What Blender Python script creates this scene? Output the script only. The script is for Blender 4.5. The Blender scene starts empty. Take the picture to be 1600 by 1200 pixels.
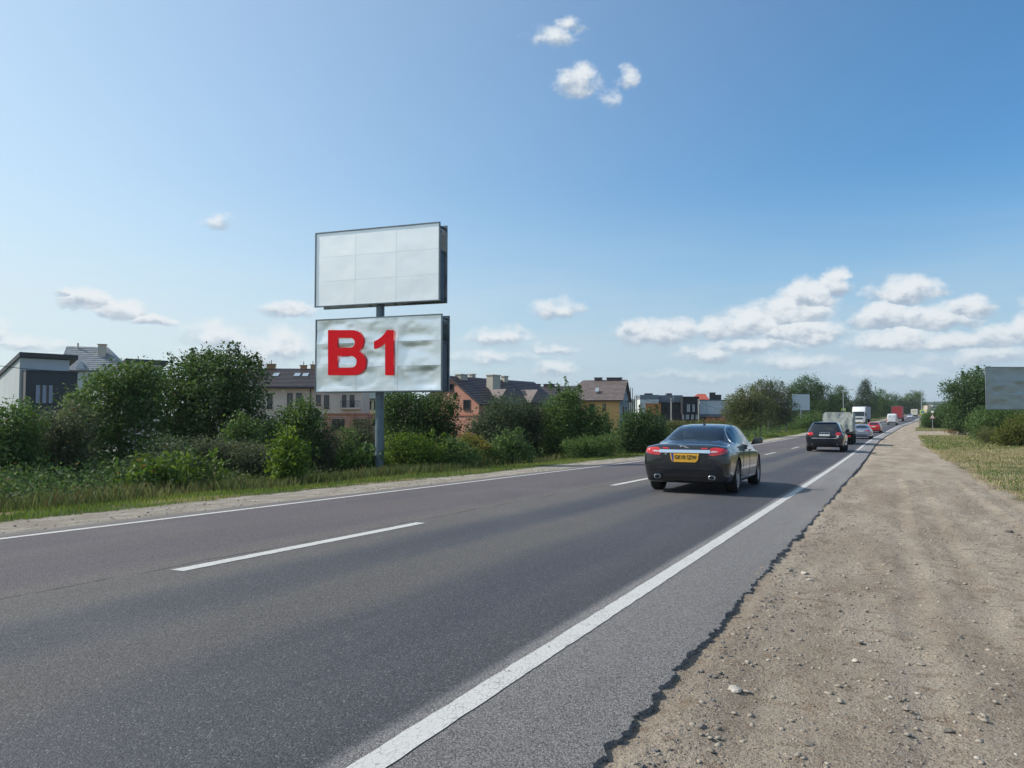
import bpy, bmesh, math, random
import numpy as np
from mathutils import Vector, Matrix
from mathutils.bvhtree import BVHTree

scene = bpy.context.scene
COL = scene.collection
rad = math.radians
# ------------------------------------------------------------------ camera
FPX = 1200.0
TH = math.atan((1390 - 800) / FPX)          # the road runs along +Y; the camera looks this far left of it
PITCH = math.atan(50 / FPX)
EYE = Vector((0.0, 0.0, 1.27))
cam = bpy.data.cameras.new('camera')
cam.sensor_width = 36.0
cam.lens = 36.0 * FPX / 1600.0
cam.clip_start = 0.05
cam.clip_end = 6000
camo = bpy.data.objects.new('camera', cam)
COL.objects.link(camo)
camo.location = EYE
camo.rotation_euler = (math.pi / 2 + PITCH, 0, TH)
scene.camera = camo
FW = Vector((-math.sin(TH), math.cos(TH), 0))
RT = Vector((math.cos(TH), math.sin(TH), 0))
VF = FW * math.cos(PITCH) + Vector((0, 0, math.sin(PITCH)))
VU = Vector((0, 0, math.cos(PITCH))) - FW * math.sin(PITCH)

def ray(px, py):
    return (VF + RT * ((px - 800) / FPX) + VU * ((600 - py) / FPX)).normalized()

def W(px, py, D):
    """the world point that lies D metres ahead (horizontally) along the sight line of a photo pixel"""
    r = ray(px, py)
    return EYE + r * (D / r.dot(FW))

# ------------------------------------------------------------------ light
SUN_EL = rad(41)
_h = (RT * -0.984 + FW * 0.177).normalized()
TOSUN = Vector((_h.x * math.cos(SUN_EL), _h.y * math.cos(SUN_EL), math.sin(SUN_EL)))
sl = bpy.data.lights.new('sun', 'SUN')
sl.energy = 4.9
sl.angle = rad(0.53)
sl.color = (1.0, 0.93, 0.84)
so = bpy.data.objects.new('sun', sl)
COL.objects.link(so)
so.location = (0, 0, 60)
so.rotation_euler = TOSUN.to_track_quat('Z', 'Y').to_euler()
vs = scene.view_settings
scene.display_settings.display_device = 'sRGB'
vs.view_transform = 'Standard'
vs.look = 'None'
vs.exposure = 0.0
vs.gamma = 1.0
vs.use_curve_mapping = False
SKY_STRENGTH = 0.143
try:
    scene.cycles.max_bounces = 8
    scene.cycles.transparent_max_bounces = 8
    scene.cycles.use_denoising = True
except Exception:
    pass

# ------------------------------------------------------------------ node helpers
class NT:
    def __init__(s, tree):
        s.t = tree; s.n = tree.nodes; s.l = tree.links
    def new(s, typ, **kw):
        n = s.n.new(typ)
        for k, v in kw.items():
            setattr(n, k, v)
        return n
    def put(s, sock, v):
        if isinstance(v, bpy.types.NodeSocket):
            s.l.new(v, sock)
        elif isinstance(v, (tuple, list)) and len(v) == 3 and sock.type == 'RGBA':
            sock.default_value = (*v, 1)
        else:
            sock.default_value = v
    def math(s, op, a, b=None, c=None, clamp=False):
        n = s.new('ShaderNodeMath', operation=op, use_clamp=clamp)
        s.put(n.inputs[0], a)
        if b is not None: s.put(n.inputs[1], b)
        if c is not None: s.put(n.inputs[2], c)
        return n.outputs[0]
    def vmath(s, op, a, b=None):
        n = s.new('ShaderNodeVectorMath', operation=op)
        s.put(n.inputs[0], a)
        if b is not None: s.put(n.inputs[1], b)
        return n.outputs[0]
    def noise(s, vec, scale, detail=3, rough=0.55, color=False):
        n = s.new('ShaderNodeTexNoise')
        if vec is not None: s.put(n.inputs['Vector'], vec)
        s.put(n.inputs['Scale'], scale); s.put(n.inputs['Detail'], detail); s.put(n.inputs['Roughness'], rough)
        return n.outputs['Color' if color else 'Fac']
    def vor(s, vec, scale, feature='F1', out='Distance'):
        n = s.new('ShaderNodeTexVoronoi', feature=feature)
        if vec is not None: s.put(n.inputs['Vector'], vec)
        s.put(n.inputs['Scale'], scale)
        return n.outputs[out]
    def mix(s, f, a, b):
        n = s.new('ShaderNodeMix', data_type='RGBA')
        s.put(n.inputs[0], f); s.put(n.inputs[6], a); s.put(n.inputs[7], b)
        return n.outputs[2]
    def ss(s, v, lo, hi, a=0.0, b=1.0):
        n = s.new('ShaderNodeMapRange', interpolation_type='SMOOTHSTEP')
        s.put(n.inputs[0], v); s.put(n.inputs[1], lo); s.put(n.inputs[2], hi); s.put(n.inputs[3], a); s.put(n.inputs[4], b)
        return n.outputs[0]
    def attr(s, name):
        return s.new('ShaderNodeAttribute', attribute_name=name).outputs['Fac']
    def obj(s):
        return s.new('ShaderNodeTexCoord').outputs['Object']
    def scaled(s, vec, sx, sy, sz):
        n = s.new('ShaderNodeMapping')
        s.put(n.inputs[0], vec); n.inputs['Scale'].default_value = (sx, sy, sz)
        return n.outputs[0]
    def bump(s, h, strength=0.5, dist=0.01, normal=None):
        n = s.new('ShaderNodeBump')
        s.put(n.inputs['Height'], h); s.put(n.inputs['Strength'], strength); s.put(n.inputs['Distance'], dist)
        if normal is not None: s.put(n.inputs['Normal'], normal)
        return n.outputs[0]

def newmat(name):
    m = bpy.data.materials.new(name)
    m.use_nodes = True
    t = NT(m.node_tree)
    b = m.node_tree.nodes['Principled BSDF']
    return m, t, b

def simple(name, color, rough=0.6, metal=0.0, var=0.12, scale=6.0, bump=0.0, bscale=60.0, coat=0.0, spec=0.5, flakes=False):
    """a paint / stuff with slight uneven colour and relief of its own"""
    m, t, b = newmat(name)
    o = t.obj()
    n = t.noise(o, scale, 4, 0.6)
    lo = tuple(c * (1 - var) for c in color); hi = tuple(min(1, c * (1 + var)) for c in color)
    t.put(b.inputs['Base Color'], t.mix(t.ss(n, 0.3, 0.7), lo, hi))
    b.inputs['Metallic'].default_value = metal
    t.put(b.inputs['Roughness'], t.ss(t.noise(o, scale * 2.3, 3), 0.25, 0.75, max(0.02, rough * 0.85), min(1, rough * 1.15)))
    b.inputs['Coat Weight'].default_value = coat
    b.inputs['Coat Roughness'].default_value = 0.04
    b.inputs['Specular IOR Level'].default_value = spec
    if bump:
        t.put(b.inputs['Normal'], t.bump(t.noise(o, bscale, 4), bump, 0.01))
    return m

# ------------------------------------------------------------------ mesh helpers
def mesh_np(name, V, F, mats=(), smooth=False, attrs=None, matidx=None):
    """V (n,3); F (m,k) with one face size, or a list of faces"""
    me = bpy.data.meshes.new(name)
    V = np.asarray(V, dtype=np.float32)
    if isinstance(F, np.ndarray) and F.ndim == 2:
        k = F.shape[1]; m = F.shape[0]
        me.vertices.add(len(V)); me.vertices.foreach_set('co', V.ravel())
        me.loops.add(m * k); me.loops.foreach_set('vertex_index', F.astype(np.int32).ravel())
        me.polygons.add(m); me.polygons.foreach_set('loop_start', np.arange(0, m * k, k, dtype=np.int32))
        me.update(calc_edges=True)
    else:
        me.from_pydata([tuple(v) for v in V.tolist()], [], [tuple(f) for f in F])
    for mm in mats: me.materials.append(mm)
    if matidx is not None:
        me.polygons.foreach_set('material_index', np.asarray(matidx, dtype=np.int32))
    if attrs:
        for an, (dom, arr) in attrs.items():
            a = me.attributes.new(an, 'FLOAT', dom)
            a.data.foreach_set('value', np.asarray(arr, dtype=np.float32))
    if smooth:
        me.polygons.foreach_set('use_smooth', np.ones(len(me.polygons), dtype=bool))
    me.update()
    return me

def link(name, me, parent=None, label=None, cat=None, group=None, kind=None, loc=None, rot=None):
    o = bpy.data.objects.new(name, me)
    COL.objects.link(o)
    if parent is not None: o.parent = parent
    if label: o['label'] = label
    if cat: o['category'] = cat
    if group: o['group'] = group
    if kind: o['kind'] = kind
    if loc is not None: o.location = loc
    if rot is not None: o.rotation_euler = rot
    return o

def thing(name, label, cat, loc=(0, 0, 0), rot=(0, 0, 0), group=None):
    return link(name, None, None, label, cat, group, None, loc, rot)

class MB:
    """collects shapes and links them as ONE mesh object"""
    def __init__(s): s.V = []; s.F = []
    def add(s, vs, fs):
        b = len(s.V); s.V += [tuple(v) for v in vs]; s.F += [tuple(i + b for i in f) for f in fs]; return s
    def box(s, x0, x1, y0, y1, z0, z1):
        vs = [(x0,y0,z0),(x1,y0,z0),(x1,y1,z0),(x0,y1,z0),(x0,y0,z1),(x1,y0,z1),(x1,y1,z1),(x0,y1,z1)]
        return s.add(vs, [(0,3,2,1),(4,5,6,7),(0,1,5,4),(1,2,6,5),(2,3,7,6),(3,0,4,7)])
    def prism(s, pts, d):
        """polygon pts (3D, planar) pushed along vector d"""
        n = len(pts); d = Vector(d)
        vs = [Vector(p) for p in pts] + [Vector(p) + d for p in pts]
        fs = [tuple(range(n))[::-1], tuple(range(n, 2 * n))] + [(i, (i + 1) % n, n + (i + 1) % n, n + i) for i in range(n)]
        return s.add(vs, fs)
    def tube(s, a, b, r, r2=None, n=8, cap=True):
        a = Vector(a); b = Vector(b); r2 = r if r2 is None else r2
        d = (b - a).normalized()
        u = d.cross(Vector((0, 0, 1)) if abs(d.z) < 0.9 else Vector((1, 0, 0))).normalized(); v = d.cross(u)
        vs = []
        for p, rr in ((a, r), (b, r2)):
            for i in range(n):
                t = 2 * math.pi * i / n
                vs.append(p + (u * math.cos(t) + v * math.sin(t)) * rr)
        fs = [(i, (i + 1) % n, n + (i + 1) % n, n + i) for i in range(n)]
        if cap: fs += [tuple(range(n))[::-1], tuple(range(n, 2 * n))]
        return s.add(vs, fs)
    def lathe(s, prof, n=24, axis='x', c=(0, 0, 0)):
        """profile (h along axis, r)"""
        vs = []
        for (h, r) in prof:
            for i in range(n):
                t = 2 * math.pi * i / n
                a, b = r * math.cos(t), r * math.sin(t)
                p = {'x': (h, a, b), 'y': (a, h, b), 'z': (a, b, h)}[axis]
                vs.append((p[0] + c[0], p[1] + c[1], p[2] + c[2]))
        m = len(prof)
        fs = [(j * n + i, j * n + (i + 1) % n, (j + 1) * n + (i + 1) % n, (j + 1) * n + i) for j in range(m - 1) for i in range(n)]
        return s.add(vs, fs)
    def mesh(s, name, m, smooth=False, bevel=0.0, seg=2, fixn=True):
        me = bpy.data.meshes.new(name)
        me.from_pydata(s.V, [], s.F)
        bm = bmesh.new(); bm.from_mesh(me)
        if fixn: bmesh.ops.recalc_face_normals(bm, faces=bm.faces)
        if bevel:
            es = [e for e in bm.edges if len(e.link_faces) == 2 and e.calc_face_angle(0) > 0.5]
            bmesh.ops.bevel(bm, geom=es, offset=bevel, segments=seg, affect='EDGES', profile=0.5, clamp_overlap=True)
        bm.to_mesh(me); bm.free()
        if m is not None: me.materials.append(m)
        if smooth:
            me.polygons.foreach_set('use_smooth', np.ones(len(me.polygons), dtype=bool))
            try: me.set_sharp_from_angle(angle=rad(35))
            except Exception: pass
        return me
    def build(s, name, m, parent=None, smooth=False, bevel=0.0, seg=2, **kw):
        return link(name, s.mesh(name, m, smooth, bevel, seg), parent, **kw)

# ------------------------------------------------------------------ numpy noise
def _hash(ix, iy, seed):
    h = (ix.astype(np.int64) * 374761393 + iy.astype(np.int64) * 668265263 + seed * 1442695041) & 0xFFFFFFFF
    h = ((h ^ (h >> 13)) * 1274126177) & 0xFFFFFFFF
    return ((h ^ (h >> 16)) & 0xFFFFFF) / float(0xFFFFFF)
def vnoise(x, y, seed=0):
    x = np.asarray(x, dtype=float); y = np.asarray(y, dtype=float)
    ix = np.floor(x); iy = np.floor(y); fx = x - ix; fy = y - iy
    fx = fx * fx * (3 - 2 * fx); fy = fy * fy * (3 - 2 * fy)
    a = _hash(ix, iy, seed); b = _hash(ix + 1, iy, seed); c = _hash(ix, iy + 1, seed); d = _hash(ix + 1, iy + 1, seed)
    return (a * (1 - fx) + b * fx) * (1 - fy) + (c * (1 - fx) + d * fx) * fy - 0.5
def fbm(x, y, seed=0, oct=4, gain=0.5):
    s = 0; a = 1.0; f = 1.0
    for k in range(oct):
        s = s + a * vnoise(x * f + 13.7 * k, y * f + 5.1 * k, seed + k); a *= gain; f *= 2.03
    return s

def pchip(xs, ys, q):
    xs = np.asarray(xs, float); ys = np.asarray(ys, float); q = np.clip(np.asarray(q, float), xs[0], xs[-1])
    h = np.diff(xs); d = np.diff(ys) / h
    m = np.zeros(len(xs)); m[0] = d[0]; m[-1] = d[-1]
    for i in range(1, len(xs) - 1):
        if d[i - 1] * d[i] > 0:
            w1 = 2 * h[i] + h[i - 1]; w2 = h[i] + 2 * h[i - 1]
            m[i] = (w1 + w2) / (w1 / d[i - 1] + w2 / d[i])
    i = np.clip(np.searchsorted(xs, q, side='right') - 1, 0, len(xs) - 2)
    t = (q - xs[i]) / h[i]
    return ((2*t**3 - 3*t**2 + 1) * ys[i] + (t**3 - 2*t**2 + t) * h[i] * m[i] + (-2*t**3 + 3*t**2) * ys[i+1] + (t**3 - t**2) * h[i] * m[i+1])

# ------------------------------------------------------------------ lie of the land (u = distance right of the photographer, s = distance along the road)
_PS = [-400, -60, 0, 40, 61, 80, 100, 130, 160, 190, 230, 290, 360, 460, 600, 1000, 3000]
_PZ = [3.0, 0.95, 0, -0.656, -0.87, -0.95, -0.92, -0.55, -0.3, -0.27, -0.12, 0.5, 1.2, 1.9, 2.3, 2.6, 2.6]
def zr(s): return pchip(_PS, _PZ, s)
def curve(s):
    s = np.asarray(s, float)
    t = np.clip(s - 320, 0, 150)
    c = np.where(s < 60, 0.0, np.where(s < 110, 0.05 * (s - 60) ** 2 / 100.0, 0.05 * (np.minimum(s, 320) - 85)))
    return c + 0.05 * t - 0.001 * t * t - 0.25 * np.clip(s - 470, 0, 800)          # far ahead the road swings left behind the trees
EDGE_R = -1.06; EDGE_L = -9.88
def crown(u): return 0.013 + 0.00627 * (u + 5.55) - 0.00402 * (u + 5.55) ** 2
def right_edge_of_dirt(s):
    s = np.asarray(s, float)
    e = 2.35 + 0.0 * s
    e = np.where((s > 104) & (s < 119), 2.35 + 30 * np.clip(np.minimum(s - 104, 119 - s) / 3.0, 0, 1), e)
    return np.where(s >= 119, 1.3, e)
def zg(u, s):
    """ground height beside the road"""
    u = np.asarray(u, float); s = np.asarray(s, float)
    z = zr(s)
    tl = np.maximum(0, EDGE_L - u)
    zl = crown(EDGE_L) - 0.02 - 0.02 * tl - 0.055 * np.clip(tl - 2.2, 0, 12)
    w = np.clip((tl - 25) / 80.0, 0, 1); w = w * w * (3 - 2 * w)
    left = (z + zl) * (1 - w) + np.minimum(z, -1.4) * w
    tr = np.maximum(0, u - EDGE_R)
    right = z - 0.080 - 0.010 * np.clip(tr, 0, 4) + 0.02 * np.clip(tr - 5, 0, 10)
    mid = z + crown(u) - 0.14
    return np.where(u < EDGE_L, left, np.where(u > EDGE_R, right, mid))
def zw(x, y):
    """ground height at a world place"""
    return float(zg(np.array(x - curve(np.array(y))), np.array(y)))
def road_z(x, y):
    u = x - float(curve(np.array(y)))
    return float(zr(np.array(y))) + crown(u)

# ------------------------------------------------------------------ sky with cumulus, all in directions (az, el)
world = bpy.data.worlds.new('World')
scene.world = world
world.use_nodes = True
wt = NT(world.node_tree)
for n_ in list(wt.n): wt.n.remove(n_)
sky = wt.new('ShaderNodeTexSky', sky_type='NISHITA')
sky.sun_disc = False
sky.sun_elevation = SUN_EL
sky.sun_rotation = math.atan2(TOSUN.x, TOSUN.y)
sky.altitude = 300
sky.air_density = 1.0
sky.dust_density = 2.2
sky.ozone_density = 2.6

def azel(px, py):
    r = ray(px, py)
    return math.atan2(r.x, r.y), math.asin(r.z)
CL = []   # px, py, rx, ry, strength
def cl(*a): CL.append(a)
for a in [(135,472,34,19,.95),(185,486,52,17,1.0),(238,500,34,8,.8),(104,458,12,9,.55),(340,348,28,11,.42),(452,486,42,13,.72),
          (330,528,46,20,.5),(430,545,60,26,.62),(380,560,70,14,.45),(560,545,60,18,.4),
          (862,62,34,15,.42),(886,44,18,13,.45),(903,132,34,26,.66),(985,128,16,18,.38),(948,158,12,9,.12),
          (870,484,40,16,.5),(785,528,48,15,.5),(865,546,34,7,.42),(865,578,34,14,.72),(760,560,60,10,.35),
          (1020,524,56,20,.92),(993,514,20,15,.9),(1060,516,40,16,.8),(1100,555,46,14,.62),(1118,516,32,19,.7),
          (1302,446,30,22,1.0),(1262,466,46,25,1.0),(1238,490,62,24,1.0),(1172,508,58,24,.85),(1250,522,78,20,.9),(1180,540,90,12,.6),
          (1412,458,62,22,.9),(1378,498,52,24,1.0),(1446,500,76,22,.95),(1520,482,40,17,.85),(1395,534,78,20,.85),(1480,535,66,14,.75),
          (1556,530,52,22,.7),(1610,520,44,24,.75),(1250,566,70,13,.55),(1395,585,80,9,.3),(1090,590,90,8,.25),(1540,560,90,14,.5),(1680,470,70,30,.8),
          (640,575,70,14,.4),(1700,560,90,22,.6),(-60,520,80,24,.6),(40,540,60,14,.4)]:
    cl(*a)
grp = bpy.data.node_groups.new('cumulus', 'ShaderNodeTree')
grp.interface.new_socket('Dir', in_out='INPUT', socket_type='NodeSocketVector')
grp.interface.new_socket('Density', in_out='OUTPUT', socket_type='NodeSocketFloat')
grp.interface.new_socket('Height', in_out='OUTPUT', socket_type='NodeSocketFloat')
g = NT(grp)
gi = g.new('NodeGroupInput'); go = g.new('NodeGroupOutput')
sep = g.new('ShaderNodeSeparateXYZ'); g.l.new(gi.outputs[0], sep.inputs[0])
az = g.math('ARCTAN2', sep.outputs[0], sep.outputs[1])
el = g.math('ARCSINE', sep.outputs[2])
cmb = g.new('ShaderNodeCombineXYZ'); g.put(cmb.inputs[0], az); g.put(cmb.inputs[1], g.math('MULTIPLY', el, 1.35)); g.put(cmb.inputs[2], 0.0)
P0 = cmb.outputs[0]
wn = g.noise(P0, 26, 3, 0.6, color=True)
wsep = g.new('ShaderNodeSeparateColor'); g.l.new(wn, wsep.inputs[0])
azw = g.math('ADD', az, g.math('MULTIPLY', g.math('SUBTRACT', wsep.outputs[0], 0.5), 0.045))
elw = g.math('ADD', el, g.math('MULTIPLY', g.math('SUBTRACT', wsep.outputs[1], 0.5), 0.022))
dens = None; hgt = None
for (px, py, rx, ry, st) in CL:
    a0, e0 = azel(px, py); a1, _ = azel(px + rx, py); _, e1 = azel(px, py - ry)
    ra = abs(a1 - a0) * 1.08; re = abs(e1 - e0) * 1.28
    da = g.math('MULTIPLY', g.math('SUBTRACT', azw, a0), 1 / ra)
    de = g.math('MULTIPLY', g.math('SUBTRACT', elw, e0), 1 / re)
    de0 = de
    de = g.math('ADD', de, g.math('MULTIPLY', g.math('MINIMUM', de, 0.0), 0.45))       # flat undersides
    d2 = g.math('MULTIPLY_ADD', da, da, g.math('MULTIPLY', de, de))
    v = g.math('MULTIPLY', g.math('SUBTRACT', 1.0, d2), st)
    if dens is None: dens = v; hgt = de0
    else:
        w_ = g.ss(g.math('SUBTRACT', v, dens), -0.25, 0.25)
        hm = g.new('ShaderNodeMix', data_type='FLOAT'); g.put(hm.inputs[0], w_); g.put(hm.inputs[2], hgt); g.put(hm.inputs[3], de0)
        hgt = hm.outputs[0]
        dens = g.math('MAXIMUM', dens, v)
# the rest of the sky has scattered cumulus of the same kind
bn = g.noise(g.scaled(gi.outputs[0], 1, 1, 2.6), 4.2, 4, 0.55)
far = g.ss(g.math('ABSOLUTE', g.math('ADD', az, TH)), 0.85, 1.15)
rest = g.math('SUBTRACT', g.math('MULTIPLY', g.ss(bn, 0.50, 0.72), far), 1.0)
rest = g.math('ADD', rest, g.math('MULTIPLY', far, 0.7))
dens = g.math('MAXIMUM', dens, rest)
n1 = g.noise(P0, 42, 6, 0.58)
n2 = g.noise(P0, 17, 3, 0.5)
nn = g.math('ADD', g.math('MULTIPLY', g.math('SUBTRACT', n1, 0.5), 1.5), g.math('MULTIPLY', g.math('SUBTRACT', n2, 0.5), 0.5))
g.put(go.inputs[0], g.math('ADD', g.math('ADD', dens, nn), 0.27))
n1b = g.noise(g.vmath('ADD', P0, (-0.006, 0.0100, 0.0)), 42, 6, 0.58)
relief = g.math('MULTIPLY', g.math('SUBTRACT', n1, n1b), 1.9)
g.put(go.inputs[1], g.math('ADD', g.math('MULTIPLY', hgt, 1.15), relief))

dirv = wt.vmath('NORMALIZE', wt.new('ShaderNodeTexCoord').outputs['Generated'])
cn = wt.new('ShaderNodeGroup'); cn.node_tree = grp; wt.put(cn.inputs[0], dirv)
d0 = cn.outputs[0]
alpha = wt.ss(d0, -0.02, 0.95)
lit = wt.ss(cn.outputs[1], -0.75, 0.45)
sepw = wt.new('ShaderNodeSeparateXYZ'); wt.l.new(dirv, sepw.inputs[0])
elev = sepw.outputs[2]
ccol = wt.mix(lit, (2.8, 3.4, 4.15), (5.8, 6.1, 6.3))
# low thin cloud and mist that pales the foot of the sky all round
veil = wt.math('MULTIPLY', wt.ss(elev, 0.01, 0.30, 1.0, 0.0), wt.ss(wt.noise(wt.scaled(dirv, 1, 1, 7), 3.4, 7, 0.66), 0.32, 0.68, 0.68, 0.98))
hs = wt.new('ShaderNodeHueSaturation'); hs.inputs['Saturation'].default_value = 1.12; hs.inputs['Value'].default_value = 1.0
wt.put(hs.inputs['Color'], sky.outputs[0])
tn_ = wt.new('ShaderNodeMix', data_type='RGBA', blend_type='MULTIPLY'); tn_.inputs[0].default_value = 1.0
wt.put(tn_.inputs[6], hs.outputs[0]); wt.put(tn_.inputs[7], (0.68, 1.07, 1.18))
sd = wt.new('ShaderNodeVectorMath', operation='DOT_PRODUCT'); wt.put(sd.inputs[0], dirv); wt.put(sd.inputs[1], tuple(TOSUN))
glow = wt.math('MULTIPLY', wt.math('POWER', wt.math('MAXIMUM', wt.math('MULTIPLY', wt.math('ADD', sd.outputs['Value'], 0.12), 1.176), 0.0), 1.7), 0.42)                  # bright haze round the sun
low = wt.ss(elev, 0.0, 0.5, 2.1, 0.95)
cg = wt.mix(wt.math('MULTIPLY', glow, low, clamp=True), tn_.outputs[2], (5.3, 5.95, 6.1))
c1 = wt.mix(veil, cg, wt.mix(wt.ss(sd.outputs['Value'], -0.1, 0.62), (3.75, 4.55, 5.35), (5.0, 5.6, 5.85)))
c2 = wt.mix(wt.math('MULTIPLY', alpha, wt.ss(elev, -0.005, 0.10, 0.4, 0.97)), c1, ccol)
bg = wt.new('ShaderNodeBackground'); wt.put(bg.inputs[0], c2); bg.inputs[1].default_value = SKY_STRENGTH
world.cycles.sampling_method = 'MANUAL'
world.cycles.sample_map_resolution = 512
wo = wt.new('ShaderNodeOutputWorld'); wt.l.new(bg.outputs[0], wo.inputs[0])

# ------------------------------------------------------------------ ground materials
def dirt_color(t, o):
    """packed sandy grit with darker damp patches and small stones"""
    big = t.noise(t.scaled(o, 1.6, 0.35, 1), 0.9, 5, 0.6)
    mid = t.noise(o, 7, 5, 0.65)
    fine = t.noise(o, 75, 4, 0.8)
    c = t.mix(t.ss(big, 0.34, 0.66), (0.300, 0.245, 0.188), (0.44, 0.375, 0.300))
    c = t.mix(t.math('MULTIPLY', t.ss(mid, 0.50, 0.68), 0.8), c, (0.225, 0.165, 0.115))
    c = t.mix(t.math('MULTIPLY', t.ss(fine, 0.50, 0.64), 0.72), c, (0.110, 0.084, 0.060))
    c = t.mix(t.math('MULTIPLY', t.ss(fine, 0.34, 0.46, 1, 0), 0.45), c, (0.56, 0.50, 0.41))
    vd = t.vor(o, 62, 'F1'); vc = t.vor(o, 62, 'F1', 'Color')
    sp = t.new('ShaderNodeSeparateColor'); t.l.new(vc, sp.inputs[0])
    st = t.math('MULTIPLY', t.ss(vd, 0.16, 0.30, 1, 0), t.math('GREATER_THAN', sp.outputs[0], 0.45))
    c = t.mix(st, c, t.mix(t.ss(sp.outputs[1], 0.25, 0.85), (0.105, 0.085, 0.070), (0.46, 0.42, 0.36)))
    vd2 = t.vor(o, 21, 'F1'); vc2 = t.vor(o, 21, 'F1', 'Color')
    sp2 = t.new('ShaderNodeSeparateColor'); t.l.new(vc2, sp2.inputs[0])
    st2 = t.math('MULTIPLY', t.ss(vd2, 0.12, 0.22, 1, 0), t.math('GREATER_THAN', sp2.outputs[0], 0.8))
    c = t.mix(st2, c, t.mix(sp2.outputs[1], (0.13, 0.11, 0.095), (0.40, 0.36, 0.31)))
    h = t.math('ADD', t.math('MULTIPLY', fine, 0.9), t.math('ADD', t.math('MULTIPLY', st, 0.55), t.math('MULTIPLY', st2, 1.0)))
    h = t.math('ADD', h, t.math('MULTIPLY', t.noise(o, 28, 4, 0.7), 2.4))
    return c, h

def make_ground_mat():
    m, t, b = newmat('ground_soil_and_turf')
    o = t.obj()
    dc, dh = dirt_color(t, o)
    u = t.attr('lat'); dd = t.attr('dirtd')
    # pale crushed gravel on the far shoulder
    gf = t.noise(o, 60, 3, 0.75); gm = t.noise(t.scaled(o, 1, 0.5, 1), 3.0, 4, 0.6)
    gc = t.mix(t.ss(gm, 0.3, 0.7), (0.30, 0.265, 0.215), (0.46, 0.42, 0.36))
    gc = t.mix(t.math('MULTIPLY', t.ss(gf, 0.5, 0.62), 0.75), gc, (0.13, 0.11, 0.09))
    gc = t.mix(t.math('MULTIPLY', t.ss(t.noise(t.scaled(o, 1, 0.4, 1), 9, 5, 0.75), 0.52, 0.66), 0.6), gc, (0.20, 0.175, 0.14))
    soil = t.mix(t.math('LESS_THAN', u, -5.0), dc, gc)
    # turf: straw and green in patches, more straw on the right
    tn = t.noise(t.scaled(o, 1, 0.6, 1), 0.35, 5, 0.65); tf = t.noise(o, 26, 4, 0.7)
    green = t.mix(tf, (0.045, 0.060, 0.018), (0.095, 0.125, 0.040))
    straw = t.mix(tf, (0.125, 0.100, 0.050), (0.31, 0.255, 0.145))
    side = t.ss(u, -2.0, 2.0)
    turf = t.mix(t.ss(t.math('ADD', tn, t.math('MULTIPLY', side, 0.12)), 0.50, 0.62), green, straw)
    edge = t.math('ADD', dd, t.math('ADD', t.math('MULTIPLY', t.math('SUBTRACT', t.noise(o, 1.3, 4, 0.7), 0.5), 1.2),
                                    t.math('MULTIPLY', t.math('SUBTRACT', t.noise(o, 14, 3, 0.7), 0.5), 0.5)))
    isdirt = t.ss(edge, -0.06, 0.10)
    t.put(b.inputs['Base Color'], t.mix(isdirt, turf, soil))
    b.inputs['Roughness'].default_value = 0.95
    b.inputs['Specular IOR Level'].default_value = 0.15
    t.put(b.inputs['Normal'], t.bump(dh, 1.0, 0.016))
    return m
M_GROUND = make_ground_mat()

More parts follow.
